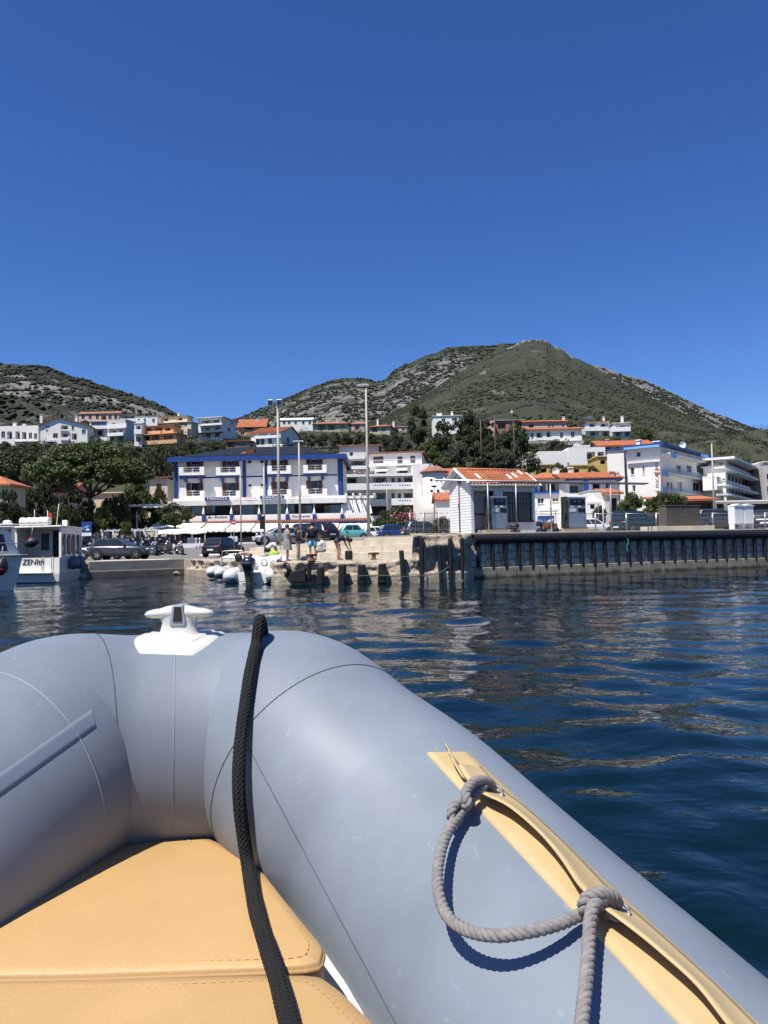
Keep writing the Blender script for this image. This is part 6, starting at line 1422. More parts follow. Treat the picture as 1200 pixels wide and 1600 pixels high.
def car(kind, paint, px, py, d, rz, label, roofcol=None, z=None, grp='cars parked on the quay'):
    c = CARS[kind]; L, Wd, H_ = c['L'], c['W'] / 2, c['H']; q = P(px, py, d); z = q[2] if z is None else z
    root = thing('parked_car', label, 'car', (q[0], q[1], z), R_(rz), grp); B = lambda m, n, mt, par=root, sm=False, **k: m.build(n, mt, par, sm, world=False, **k)
    xs = np.array([0, .03, .11, .22, .36, .52, .65, .76, .87, .96, 1.0]) * L - L / 2; bl = c['belt']
    bot = [.42, .30, .26, .24, .22, .22, .22, .24, .26, .32, .40]; hw = np.array([.74, .92, .97, 1, 1, 1, 1, .99, .96, .86, .66]) * Wd
    sec = []
    for x, b, zb, w in zip(xs, bl, bot, hw):
        half = [(w * .80, zb), (w * .97, zb + .10), (w, zb + (b - zb) * .5), (w * .985, b - .10), (w * .93, b - .02), (w * .55, b + .015)]
        sec.append([(x, y, zz) for y, zz in half] + [(x, -y, zz) for y, zz in half[::-1]])
    n = len(sec[0]); m = MB(); m.add([p for s_ in sec for p in s_], [(i * n + j, i * n + (j + 1) % n, (i + 1) * n + (j + 1) % n, (i + 1) * n + j) for i in range(len(sec) - 1) for j in range(n)] + [tuple(range(n)), tuple(range((len(sec) - 1) * n, len(sec) * n))])
    body = B(m, 'body', 'paint_' + paint, sm=True); sb = body.modifiers.new('s', 'SUBSURF'); sb.levels = 1; sb.render_levels = 1
    x0, x1, x2, x3 = [v - L / 2 for v in c['roof']]; zb = max(bl) - .06
    R3 = []
    for f in (0, .3, .6, .85, .96, 1.0):
        e = f ** 1.25; xa, xb = x0 + (x2 - x0) * e, x1 + (x3 - x1) * e; w = Wd * (.90 - .19 * f - .10 * max(0, f - .85) / .15); zz = zb + (H_ - zb) * f
        if f == 1.0: xa += .12; xb -= .12
        R3.append((xa, xb, w, zz))
    G = [[(xa, -w * .9, z_), (xa + .10, -w, z_), (xb - .12, -w, z_), (xb, -w * .88, z_), (xb, w * .88, z_), (xb - .12, w, z_), (xa + .10, w, z_), (xa, w * .9, z_), (xa, -w * .9, z_)] for xa, xb, w, z_ in R3]
    m = MB().grid(G); m.add(G[-1][:-1], [tuple(range(8))]); cab = B(m, 'cabin', 'paint_' + (roofcol or paint), sm=False, bevel=.02)
    def sf(fz, side, fx):   # point on the cabin side
        k = np.interp(fz, [0, .3, .6, .85, .96, 1.0], range(6)); i = min(4, int(k)); t = k - i; a = [R3[i][j] * (1 - t) + R3[i + 1][j] * t for j in range(4)]
        return (a[0] + .12 + (a[1] - a[0] - .26) * fx, side * (a[2] + .012), a[3])
    def glass(pts, name):
        B(MB().add(pts, [tuple(range(len(pts)))]), name, 'glass')
    for sd in (-1, 1):
        for (fa, fb) in ((.03, .46), (.50, .96)):
            glass([sf(f, sd, fa + .0) for f in (.14,)] + [sf(.14, sd, fb)] + [sf(.5, sd, fb), sf(.84, sd, fb), sf(.84, sd, fa), sf(.5, sd, fa)], 'side_window')
    for fr_, e in ((1, 1), (0, -1)):
        p = []
        for f in (.10, .5, .84):
            k = np.interp(f, [0, .3, .6, .85, .96, 1.0], range(6)); i = min(4, int(k)); t = k - i; a = [R3[i][j] * (1 - t) + R3[i + 1][j] * t for j in range(4)]; p.append((a[1 if fr_ else 0] + e * .012, a[2] * .82, a[3]))
        glass([(x, -y, z_) for x, y, z_ in p] + [(x, y, z_) for x, y, z_ in p[::-1]], 'windscreen' if fr_ else 'rear_window')
    if kind == 'pickup':
        B(MB().box(-L / 2 + .12, -Wd * .8, 1.085, -L / 2 + 1.5, Wd * .8, 1.10), 'load_bed', 'black_metal')
    wr = {'offroad': .38, 'pickup': .38, 'vintage': .29}.get(kind, .34)
    for fx in (.19, .81):
        for sd in (-1, 1):
            x = fx * L - L / 2; y = sd * (Wd - .10)
            B(MB().lathe([(.02, -.02), (wr + .07, -.02), (wr + .07, .02), (.02, .02)], (x, sd * (Wd - .005), wr + .02), 22, 'y'), 'wheel_arch', 'black_metal')
            w = B(MB().lathe([(wr * .6, -.10), (wr * .94, -.11), (wr, -.07), (wr, .07), (wr * .94, .11), (wr * .6, .10)], (x, sd * (Wd - .075), wr), 22, 'y'), 'wheel', 'tyre', sm=True)
            rim = MB(); yo = sd * (Wd + .022); rim.lathe([(.03, -.01), (wr * .64, -.01), (wr * .64, .01), (.03, .01)], (x, yo, wr), 20, 'y'); B(rim, 'rim', 'black_metal' if kind == 'suv' else 'silver_rim', w)
            sp = MB()
            for k in range(5):
                a = 6.283 * k / 5; sp.obox((x - .025 * math.cos(a + 1.57) , yo + sd * .011, wr - .025 * math.sin(a + 1.57)), (math.cos(a), 0, math.sin(a)), (-math.sin(a), 0, math.cos(a)), (0, sd, 0), wr * .6, .05, .008)
            B(sp, 'spokes', 'chrome', w)
    zt = bl[1]
    for sd in (-1, 1):
        B(MB().blob((-L / 2 + .05, sd * Wd * .72, zt - .16), (.06, .16, .09), 8, 6), 'taillight', 'tail_red', sm=True)
        B(MB().blob((L / 2 - .12, sd * Wd * .66, bl[9] - .10), (.13, .17, .08), 8, 6), 'headlight', 'headlamp', sm=True)
        B(MB().box(x1 - .55, sd * (Wd * .93), zb + .03, x1 - .40, sd * (Wd * .93 + .17), zb + .16), 'mirror', 'paint_' + paint, bevel=.02)
    B(MB().box(-L / 2 - .03, -.26, .52, -L / 2 + .02, .26, .63), 'number_plate', 'white_paint'); B(MB().box(L / 2 - .02, -.26, .42, L / 2 + .03, .26, .53), 'number_plate', 'white_paint')
    B(MB().box(-L / 2 - .05, -Wd * .8, .30, -L / 2 + .12, Wd * .8, .50), 'bumper', 'chrome' if kind == 'vintage' else 'black_metal', bevel=.03); B(MB().box(L / 2 - .12, -Wd * .74, .26, L / 2 + .04, Wd * .74, .44), 'bumper', 'chrome' if kind == 'vintage' else 'black_metal', bevel=.03)
    return root
mat('silver_rim', (.30, .31, .32), .35, 0, metal=.8)
car('suv', 'grey', 189, 878, 55.5, 0, 'dark grey car parked side-on above the concrete slipway', z=1.02, grp='cars on the harbour road')
car('suv', 'white', 166, 874, 59.5, 172, 'white car half hidden behind the dark grey car', z=1.02, grp='cars on the harbour road')
car('suv', 'black', 350, 870, 61.5, 74, 'black car seen from behind near the white dinghies', z=1.01, grp='cars on the harbour road')
car('vintage', 'turquoise', 545, 848, 68, 192, 'turquoise vintage car parked by the tallest lamp post', z=2.1)
car('hatch', 'white', 594, 846, 78, 10, 'white car between tallest lamp post and blue car', z=2.1)
car('hatch', 'blue', 622, 846, 72, 12, 'dark blue car in front of the pink oleander', z=2.1)
car('suv', 'black', 497, 848, 66, 130, 'black car parked behind the man in the black shirt', z=2.1)
car('hatch', 'silver', 432, 850, 66, 205, 'pale car behind the woman in the grey dress', z=1.9)
car('offroad', 'navy', 470, 846, 74, 150, 'navy car behind the woman in black', z=2.1)
car('offroad', 'dkgreen', 995, 836, 60, 28, 'dark green off-road car behind the pier fence', z=2.1)
car('hatch', 'white', 925, 836, 66, 20, 'white car behind the lone pump', z=2.1)
car('suv', 'grey', 1122, 834, 52, 8, 'charcoal car between brown and white cabinets', z=2.1)
car('hatch', 'black', 1035, 836, 62, 24, 'black car left of the brown cabinet', z=2.1)
car('suv', 'black', 1198, 834, 56, 60, 'black car at the right picture edge behind the fence', z=2.1)
car('hatch', 'silver', 845, 838, 70, 40, 'silver car between hut and lone pump', z=2.1)
car('hatch', 'grey', 665, 838, 64, 15, 'grey car behind the old railing', z=2.1)

mat('smoke_dark', (.012, .012, .014), .2, 0)
def moto_proto():
    root = thing('motorcycle', 'x', 'motorcycle', (0, 0, 0), group='motorcycles parked along the road'); B = lambda m, n, mt, par=root, sm=True: m.build(n, mt, par, sm, world=False)
    for x in (-.68, .68):
        G = [[(x + (.30 + .055 * math.cos(b)) * math.cos(a), .06 * math.sin(b), .32 + (.30 + .055 * math.cos(b)) * math.sin(a)) for b in np.linspace(0, 6.283, 8)] for a in np.linspace(0, 6.283, 20)]
        w = B(MB().grid(G), 'wheel', 'tyre'); B(MB().lathe([(.02, -.03), (.25, -.01), (.25, .01), (.02, .03)], (x, 0, .32), 14, 'y'), 'rim', 'silver_rim', w)
    B(MB().blob((.12, 0, .86), (.30, .16, .15), 10, 7), 'tank', 'paint_black'); B(MB().box(-.62, -.13, .80, -.12, .13, .90), 'seat', 'rubber', sm=False)
    B(MB().box(-.2, -.17, .32, .28, .17, .68), 'engine', 'galvanised', sm=False); m = MB()
    for s in (-.1, .1): m.bar((.68, s, .34), (.42, s, 1.02), .028); 
    B(m, 'fork', 'chrome'); B(MB().tube([(.40, -.38, 1.08), (.46, -.2, 1.04), (.46, .2, 1.04), (.40, .38, 1.08)], .018, 6), 'handlebar', 'black_metal')
    B(MB().blob((.60, 0, .92), (.10, .11, .11), 8, 6), 'headlight', 'headlamp'); B(MB().tube([(.1, -.18, .35), (-.4, -.2, .38), (-.85, -.2, .5)], [.03, .04, .06], 8), 'exhaust', 'chrome')
    B(MB().grid([[(.62, -.16, 1.02), (.66, 0, 1.02), (.62, .16, 1.02)], [(.46, -.13, 1.30), (.50, 0, 1.32), (.46, .13, 1.30)]]), 'windscreen', 'smoke_dark'); B(MB().box(-.95, -.2, .85, -.62, .2, 1.15), 'top_case', 'black_metal', sm=False)
    B(MB().box(-.80, -.04, .70, -.60, .04, .79), 'taillight', 'tail_red', sm=False)
    for s in (-1, 1): B(MB().bar((.44, s * .2, 1.05), (.40, s * .34, 1.28), .012).blob((.40, s * .36, 1.30), (.02, .07, .045), 8, 5), 'mirror', 'black_metal')
    return root
MO = moto_proto()
mx_ = [128, 140, 152, 165, 178, 190, 203, 214, 226, 237, 248, 262, 281]
dsc = ['leftmost motorcycle, beside the tour boat', 'second motorcycle from the tour boat', 'third motorcycle from the tour boat', 'motorcycle behind the dark grey car rear window', 'motorcycle behind the dark grey car rear door', 'motorcycle behind the dark grey car front door', 'motorcycle behind the dark grey car windscreen', 'motorcycle behind the dark grey car bonnet', 'motorcycle just right of the dark grey car', 'second motorcycle right of the dark grey car', 'third motorcycle right of the dark grey car, close to the red one', 'red motorcycle in the row near the menu board', 'last motorcycle in the row, beside the menu board']
for i in range(24):
    if i < 13: x, d, lb = mx_[i], 65.6 + (i % 3) * .5, dsc[i]
    else: x, d, lb = 131 + (i - 13) * 13.2, 69.2 + (i % 2) * .6, 'motorcycle in the back row, %s from the tour boat' % (ORD + ['eleventh'])[i - 13]
    q = P(x, 862, d); o = MO if i == 0 else copy_tree(MO, None, lb, {'tank': 'paint_red' if i in (11, 12) else ('paint_silver' if i % 5 == 2 else 'paint_black')}); o['label'] = lb
    o.location = (q[0], q[1], float(road_z(q[0], q[1]))); o.rotation_euler = (R_(6), 0, R_(-68 + 16 * math.sin(i * 2.3))); o.scale = (1.12, 1.12, 1.12)
def stall():
    a, b = P(843, 812, 74), P(866, 800, 74); root = thing('blue_stall', 'blue market stall under the white gazebo between hut and lone pump', 'stall', ((a[0] + b[0]) / 2, 74, 2.1))
    MB().box(a[0], 74, 2.1, b[0], 75, a[2] + .35).build('counter', 'blue_paint', root, bevel=.02); MB().box(a[0] - .1, 73.9, a[2] + .352, b[0] + .1, 75.1, a[2] + .42).build('worktop', 'white_paint', root)
    for x in (a[0] + .02, b[0] - .08): MB().box(x, 74.9, a[2] + .42, x + .06, 74.96, b[2] + .5).build('post', 'white_paint', root)
    MB().box(a[0], 74.97, a[2] + .9, b[0], 75.0, b[2] + .5).build('back_panel', 'light_blue', root)
stall()
def dish(px, py, d, r, lab):
    c = P(px, py, d); root = thing('satellite_dish', lab, 'satellite dish', (c[0], c[1], c[2] - r * 1.6))
    G = [[(rr * r * math.cos(a), -.25 * r + .3 * r * rr * rr * -1 + .3 * r, r * 1.6 + rr * r * math.sin(a)) for a in np.linspace(0, 6.2832, 17)] for rr in (.02, .4, .75, 1)]
    MB().grid(G).build('reflector', 'white_paint', root, True, world=False); MB().bar((0, .1, -.4), (0, .1, r * 1.6), .03).build('mast', 'galvanised', root, True, world=False); MB().bar((0, 0, r * .7), (0, -.7 * r, r * 1.3), .02).build('feed_arm', 'galvanised', root, True, world=False)
dish(1066, 695, 112, .5, 'white dish aerial on the restaurant building roof'); dish(672, 729, 116, .5, 'white dish aerial beside the round tower'); dish(868, 736, 100, .5, 'white dish aerial on the blue house roof')
# ------------------------------------------------------------------ moored boats
mat('hull_white', (.80, .76, .68), .3, .05, 1.5, stain=.25); mat('hull_grey', (.50, .49, .47), .35, .06, 2); mat('antifoul', (.03, .035, .05), .7, .2); mat('fender_navy', (.012, .010, .018), .5, .2); mat('fender_red', (.30, .012, .03), .45, .1); mat('fender_grey', (.10, .14, .17), .5, .15); mat('smoke_pane', (.05, .06, .07), .1, 0); mat('flag_red', (.45, .03, .03), .8, 0); mat('flag_green', (.02, .2, .06), .8, 0)  # second hull tone is plain grey: transom panels, bulkhead, strake, dinghy floors
def fender_ball(c, r, m1, lab, rx=0.4, h=1.35, m2=None):
    root = thing('boat_fender', lab, 'fender', tuple(c)); m = MB().lathe([(.02, -h * r), (.55 * r, -h * r * .86), (r * .95, -.35 * r), (r, .1 * r), (.82 * r, .6 * r), (.4 * r, h * r), (.10 * r, h * r * 1.1), (.10 * r, h * r * 1.3)], (0, 0, 0), 18); b = m.build('bladder', m1, root, True, world=False); b.rotation_euler = (0, rx, 0)
    if m2: k = MB().lathe([(.02, -h * r * 1.02), (.57 * r, -h * r * .87), (r * .97, -.36 * r), (r * 1.02, -.05 * r)], (0, 0, 0), 18).build('painted_end', m2, root, True, world=False); k.rotation_euler = (0, rx, 0)
    MB().tube([(0, 0, h * r), (.05, .1, h * r + .5)], .015, 6).build('lanyard', 'rope_w', root, True, world=False)
mat('rope_w', (.5, .48, .42), .9, .1)
def tour_boat():
    # local frame: u across the transom (left to right), b along the boat away from us
    c = PZ(93, 911, 0); yaw = R_(-14); u = np.array([math.cos(yaw), math.sin(yaw)]); b = np.array([-u[1], u[0]]); b = np.array([-.15, .989])
    root = thing('tour_boat', 'white tour boat with open stern, roof roll and hand-painted name', 'boat', (c[0], c[1], 0)); W_ = 2.9; Lb = 8.
    q = lambda s, t, z: (c[0] + u[0] * s + b[0] * t, c[1] + u[1] * s + b[1] * t, z)
    # hull: transom at t=0, s from -W_ to 0
    G = []
    for t in np.linspace(0, Lb, 12):
        f = t / Lb; nar = 1 - max(0, (f - .45) / .55) ** 2 * .95; mid = -W_ / 2; hwid = W_ / 2 * nar; top = 1.35 + .5 * f ** 2
        G.append([q(mid + hwid * a, t, z) for a, z in ((-1, top), (-1.0, .55), (-.93, .12), (-.8, -.35), (.8, -.35), (.93, .12), (1.0, .55), (1, top))])
    m = MB().grid(G); m.add(G[0], [tuple(range(8))]); m.build('hull', 'hull_white', root)
    MB().add([q(-W_ + .0, -.012, -.3), q(.0, -.012, -.3), q(.0, -.012, .06), q(-W_, -.012, .06)], [(0, 1, 2, 3)]).build('waterline_band', 'antifoul', root)
    # stern platform: recessed upper transom with the name, lower grey panels
    for k in range(3): MB().add([q(-W_ + .06 + k * .95, -.016, .10), q(-W_ + .98 + k * .95, -.016, .10), q(-W_ + .98 + k * .95, -.016, .50), q(-W_ + .06 + k * .95, -.016, .50)], [(0, 1, 2, 3)]).build('transom_panel', 'hull_grey', root)
    m = MB(); m.obox(q(-W_ + .02, -.35, .52), (*u, 0), (*b, 0), (0, 0, 1), W_ - .45, .35, .07); m.build('swim_platform', 'hull_white', root, bevel=.02)
    p = np.array(q(-1.62, -.02, 1.12)); text_mesh('ZENIth', 'name_lettering', 'text_dark', .44, root, p, (*u, 0), (0, 0, 1), .12, fit=1.35)
    for s in (-1.05, -.45): MB().tube(crom([q(s, -.06, .6), q(s, -.10, 1.25), q(s + .08, -.02, 1.42)], 5), .02, 6).build('boarding_rail', 'steel', root, True)
    # side walls, cabin, roof
    m = MB(); m.obox(q(-.14, .35, 1.35), (*u, 0), (*b, 0), (0, 0, 1), .14, 4.6, .12); m.obox(q(-.14, .35, 2.62), (*u, 0), (*b, 0), (0, 0, 1), .14, 4.6, .35)
    for t in (.35, 1.35, 2.3, 3.3, 4.4, 4.8): m.obox(q(-.14, t, 1.47), (*u, 0), (*b, 0), (0, 0, 1), .14, .16, 1.15)
    m.build('cabin_side', 'hull_white', root)
    m = MB(); m.obox(q(-W_, .35, 1.35), (*u, 0), (*b, 0), (0, 0, 1), .14, 4.6, 1.62); m.build('cabin_side', 'hull_white', root)
    for t, w in ((.55, .75), (1.55, .70), (2.5, .75), (3.5, .85)): MB().obox(q(-.09, t, 1.50), (*u, 0), (*b, 0), (0, 0, 1), .02, w, 1.1).build('side_window', 'smoke_pane', root)
    for t in (1.52, 2.46): MB().obox(q(-.135, t + .2, 1.62), (*u, 0), (*b, 0), (0, 0, 1), .14, .3, .75).build('life_vest_bag', 'red_sign', root)
    MB().obox(q(-W_ - .05, .2, 2.97), (*u, 0), (*b, 0), (0, 0, 1), W_ + .1, 5.2, .10).build('roof', 'hull_white', root, bevel=.03)
    bk = MB().obox(q(-W_ + .14, 1.9, 1.35), (*u, 0), (*b, 0), (0, 0, 1), W_ - .28, .08, 1.6).build('bulkhead', 'hull_grey', root)
    MB().obox(q(-1.0, 1.86, 1.36), (*u, 0), (*b, 0), (0, 0, 1), .75, .03, 1.45).build('doorway', 'dark_interior', bk)
    MB().obox(q(-1.75, 1.86, 1.75), (*u, 0), (*b, 0), (0, 0, 1), .5, .03, .95).build('window', 'smoke_pane', bk)
    G = []
    for s in np.linspace(-W_ + .25, -.85, 24):
        e = .95 + .05 * math.sin(s * 17); G.append([q(s, .75 + .42 * e * math.cos(a), 3.30 + .27 * e * math.sin(a) + .01 * math.sin(s * 9)) for a in np.linspace(0, 6.283, 15)])
    m = MB().grid(G); m.add(G[0][:-1], [tuple(range(14))]); m.add(G[-1][:-1], [tuple(range(14))]); m.build('rolled_cover', 'cloth_white', root, True)
    for s, t, h in ((-2.3, 2.2, 1.0), (-.95, 2.4, 1.3), (-1.25, 1.6, .9)): MB().bar(q(s, t, 3.06), q(s + (.18 if s > -1 else 0), t, 3.06 + h), .018, 5).build('aerial', 'white_paint', root, True)
    fl = MB().grid([[q(-1.22 + .08 * i, 1.6 + .03 * math.sin(i), 3.5 - .02 * i), q(-1.22 + .08 * i, 1.6 + .03 * math.sin(i), 3.85 - .02 * i)] for i in range(4)]).build('flag', 'flag_red', root)
    MB().obox(q(-.5, 2.2, 3.07), (*u, 0), (*b, 0), (0, 0, 1), .3, .3, .35).build('roof_box', 'plastic_white', root)
    MB().tube([q(.03, .3, 1.55), q(.05, 2.5, 1.62), q(.03, 5, 1.75)], .02, 6).build('hand_rail', 'steel', root, True)
    fender_ball(q(.26, 2.0, 1.02), .33, 'fender_grey', 'grey-blue round fender on the tour boat side, nearer the stern', .1, 1.1); fender_ball(q(.24, 3.5, 1.02), .33, 'fender_grey', 'grey-blue round fender on the tour boat side, nearer the shore', .1, 1.1)
tour_boat()
def left_boat():
    c = PZ(24, 923, 0); u = np.array([-.42, -.91]); u /= np.linalg.norm(u); n = np.array([-u[1], u[0]]); n = np.array([.91, -.42])
    # stern corner at c; boat runs towards the camera-left along u
    root = thing('passenger_boat', 'white passenger boat cut by the left picture edge, with dark cabin windows', 'boat', (c[0], c[1], 0)); u = np.array([-.55, -.84]); u /= np.linalg.norm(u); n = np.array([.84, -.55]); q = lambda s, t, z: (c[0] + u[0] * s - n[0] * t, c[1] + u[1] * s - n[1] * t, z)
    G = []
    for s in np.linspace(0, 9, 14):
        fl = .35 * max(0, 1 - s / 2.5); G.append([q(s, t, z) for t, z in ((-.15 - fl * .2, 1.55 + .0 * s), (-.10, 1.25), (.0, .6), (.12, .05), (.3, -.4), (2.6, -.4), (2.9, 1.5))])
    G[0] = [(p[0] - u[0] * (.22 if p[2] > 1 else .1 if p[2] > .3 else 0), p[1] - u[1] * (.22 if p[2] > 1 else .1 if p[2] > .3 else 0), p[2]) for p in G[0]]
    m = MB().grid(G); m.add(G[0], [tuple(range(7))]); m.add(G[-1], [tuple(range(7))]); m.build('hull', 'hull_white', root)
    MB().tube([q(s, -.18 - .07 * max(0, 1 - s / 2.5), 1.53) for s in np.linspace(-.4, 9, 12)], .05, 6).build('rubbing_strake', 'hull_grey', root, True)
    m = MB(); m.add([q(-.35, .12, 1.5), q(9, .12, 1.5), q(9, .35, 2.65), q(.1, .35, 2.65), q(-.35, 2.6, 1.5), q(9, 2.6, 1.5), q(9, 2.4, 2.65), q(.1, 2.4, 2.65)], [(0, 1, 2, 3), (4, 7, 6, 5), (0, 3, 7, 4), (1, 5, 6, 2), (3, 2, 6, 7)]); m.build('cabin', 'hull_white', root, bevel=.05)
    for k in range(6):
        s = .25 + k * 1.25; f = lambda s_, z: np.array(q(s_, .12 + .23 * (z - 1.5) / 1.15 - .012, z)); MB().add([f(s, 1.72), f(s + .95, 1.72), f(s + .95, 2.45), f(s + .12, 2.45)], [(0, 1, 2, 3)]).build('side_window', 'smoke_pane', root)
    MB().add([q(-.27, .5, 1.75), q(-.27, 2.2, 1.75), q(.02, 2.15, 2.5), q(.02, .55, 2.5)], [(0, 1, 2, 3)]).build('rear_window', 'smoke_pane', root)
    m = MB(); m.add([q(-.1, .2, 2.68), q(9, .2, 2.68), q(9, 2.5, 2.68), q(-.1, 2.5, 2.68), q(-.1, .2, 2.80), q(9, .2, 2.80), q(9, 2.5, 2.80), q(-.1, 2.5, 2.80)], [(0, 3, 2, 1), (4, 5, 6, 7), (0, 1, 5, 4), (1, 2, 6, 5), (2, 3, 7, 6), (3, 0, 4, 7)]); m.build('roof', 'hull_white', root, bevel=.04)
    MB().tube([q(-.3, -.1, 2.0), q(.1, -.05, 2.05), q(3, -.05, 2.1)], .02, 6).build('hand_rail', 'steel', root, True)
    fender_ball(P(20, 892, 34.6), .28, 'fender_navy', 'large navy pear-shaped fender on the passenger boat side', .15, 1.35); fender_ball(P(1, 886, 32.4), .30, 'fender_navy', 'red and navy fender at the left picture edge', .3, 1.2, 'fender_red')
    fender_ball(P(49, 848, 37.6), .25, 'fender_navy', 'red and navy fender sticking out between the two tour boats', 1.35, 1.35, None)
    k = P(56, 847, 37.6); m = MB().lathe([(.02, 0), (.10, .05), (.20, .25), (.235, .42)], (0, 0, 0), 18).build('fender_cap', 'fender_red', None, True); m.location = k + np.array([.16, 0, 0]); m.rotation_euler = (0, -1.57, 0); tag(m, 'red end cap of the fender between the two tour boats', 'fender')
left_boat()
def cabin_boat():
    c = P(14, 872, 50); root = thing('wheelhouse_boat', 'cream wheelhouse boat roof behind the passenger boat at the left', 'boat', (c[0], 50, 0))
    G = [[(c[0] - 4 + x, 50 + y * (1 - max(0, (x - 4.5) / 2.5) ** 2), z) for y, z in ((-1.2, 1.1), (-1.0, .2), (-.6, -.4), (.6, -.4), (1.0, .2), (1.2, 1.1))] for x in np.linspace(0, 6.9, 10)]
    m = MB().grid(G); m.add(G[0], [tuple(range(6))]); m.build('hull', 'hull_white', root); x0, x1 = P(-5, 840, 50)[0], P(33, 840, 50)[0]; z0, z1 = 1.0, P(15, 819, 50)[2]
    MB().box(x0 + .1, 49.1, z0, x1 - .15, 50.9, z1 - .1).build('wheelhouse', 'cream_boat', root, bevel=.05); MB().box(x0, 48.9, z1 - .1, x1, 51.1, z1).build('roof', 'hull_white', root, bevel=.03)
    MB().box(x1 - .6, 49.07, z1 - .75, x1 - .22, 49.095, z1 - .25).build('window', 'smoke_pane', root); MB().blob(((x0 + x1) / 2 - .1, 50, z1 + .12), (.28, .28, .16), 12, 8).build('radar_dome', 'plastic_white', root, True)
mat('cream_boat', (.55, .52, .42), .5, .05)
cabin_boat()

mat('tube_white', (.62, .64, .64), .45, .06, 3); mat('tube_band', (.12, .17, .21), .45, .08, 3)
def small_rib(loc, rz, L, Wd, label, motor=True, console=True, frame=False, tr=.24, cover=False):
    root = thing('small_dinghy', label, 'dinghy', loc, rz, 'dinghies moored at the low quay'); B = lambda m, n, mt, par=root, sm=True, **k: m.build(n, mt, par, sm, world=False, **k)
    # stern at x = 0 (facing -x), bow at +L
    w = Wd / 2 - tr; path = crom([(-.35, -w, .36), (.3, -w, .36), (L * .5, -w, .48), (L * .75, -w * .85, .66), (L * .93, -w * .45, .84), (L, 0, .90), (L * .93, w * .45, .84), (L * .75, w * .85, .66), (L * .5, w, .48), (.3, w, .36), (-.35, w, .36)], 8)
    rad = np.full(len(path), tr); rad[0] = rad[-1] = .05; rad[1] = rad[-2] = tr * .6; rad[2] = rad[-3] = tr * .82; rad[3] = rad[-4] = tr * .94
    B(MB().tube(path, rad, 20), 'tube', 'tube_white')
    low = path.copy(); low[:, 2] -= tr * .16
    B(MB().tube(low, rad * .955, 18), 'lower_band', 'tube_band')
    for sd in (-1, 1): B(MB().tube([(x, sd * (w + tr * .97), z + .02) for x, y, z in path[4:22]], .035, 6), 'rub_band', 'tube_band')
    G = [[(x, y * k, z) for y, z in ((-w, .36), (-w * .7, .05), (0, -.2), (w * .7, .05), (w, .36))] for x, k in ((-.05, 1), (L * .5, 1), (L * .75, .8), (L * .92, .35))]
    m = MB().grid(G); m.add(G[0], [tuple(range(5))]); B(m, 'hull', 'hull_white', sm=False); B(MB().prism([(-.02, -w), (L * .7, -w * .8), (L * .9, 0), (L * .7, w * .8), (-.02, w)], .18, .22), 'floor', 'hull_grey', sm=False)
    B(MB().box(-.06, -w, .1, .0, w, .52), 'transom', 'hull_white', sm=False, bevel=.02)
    if console:
        c = B(MB().add([(L * .42, -.32, .22), (L * .55, -.32, .22), (L * .55, .32, .22), (L * .42, .32, .22), (L * .45, -.3, .95), (L * .53, -.3, 1.0), (L * .53, .3, 1.0), (L * .45, .3, .95)], [(0, 1, 5, 4), (1, 2, 6, 5), (2, 3, 7, 6), (3, 0, 4, 7), (4, 5, 6, 7)]), 'console', 'hull_white', sm=False, bevel=.03)
        B(MB().tube([(L * .44, .15 * math.cos(a), .92 + .15 * math.sin(a)) for a in np.linspace(0, 6.283, 14)], .014, 6), 'steering_wheel', 'black_metal', c)
        B(MB().box(L * .18, -.36, .22, L * .32, .36, .58), 'seat', 'cloth_white', sm=False, bevel=.04)
    if motor:
        G = []
        for (z, x0, x1, hw) in ((.60, -.62, -.18, .17), (.70, -.74, -.12, .26), (.92, -.80, -.08, .30), (1.10, -.76, -.10, .28), (1.20, -.66, -.18, .20), (1.23, -.5, -.3, .06)):
            c_, r_ = (x0 + x1) / 2, (x1 - x0) / 2; G.append([(c_ + r_ * np.sign(math.cos(a)) * abs(math.cos(a)) ** .7, hw * np.sign(math.sin(a)) * abs(math.sin(a)) ** .7, z) for a in np.linspace(0, 6.2832, 19)])
        mt = B(MB().grid(G), 'outboard', 'paint_navy'); B(MB().add([(-.62, -.18, .66), (-.22, -.18, .66), (-.22, .18, .66), (-.62, .18, .66), (-.50, -.10, -.2), (-.26, -.10, -.2), (-.26, .10, -.2), (-.50, .10, -.2)], [(0, 1, 5, 4), (1, 2, 6, 5), (2, 3, 7, 6), (3, 0, 4, 7), (0, 3, 2, 1)]), 'leg', 'frame_dark', mt, sm=False, bevel=.03)
        B(MB().box(-.62, -.24, .02, -.2, .24, .05), 'cavitation_plate', 'frame_dark', mt, sm=False); B(MB().box(-.815, -.2, .96, -.4, .2, 1.0), 'cowl_stripe', 'silver_rim', mt, sm=False)
    if frame:
        B(MB().tube(crom([(.2, -.62, .5), (.15, -.6, 1.35), (.12, -.45, 1.5), (.12, .45, 1.5), (.15, .6, 1.35), (.2, .62, .5)], 6), .03, 8), 'roll_bar', 'galvanised')
    if cover: B(MB().blob((L * .68, 0, .62), (.7, .45, .22), 12, 8, .1), 'cover', 'cloth_white')
    return root
small_rib((*PZ(394, 912, 0)[:2], 0), R_(80), 3.9, 2.75, 'largest dinghy with big dark outboard and a shirtless person aboard', frame=False, tr=.36)
small_rib((*(PZ(368, 906, 0)[:2] + np.array([-.3, .6])), 0), R_(80), 3.7, 1.9, 'white dinghy with metal roll bar beside the largest dinghy', motor=False, frame=True, cover=True, tr=.30)
small_rib((*(PZ(348, 904, 0)[:2] + np.array([-.1, .4])), 0), R_(82), 3.8, 1.8, 'white dinghy second from the left, between two others', motor=False, cover=True, tr=.30)
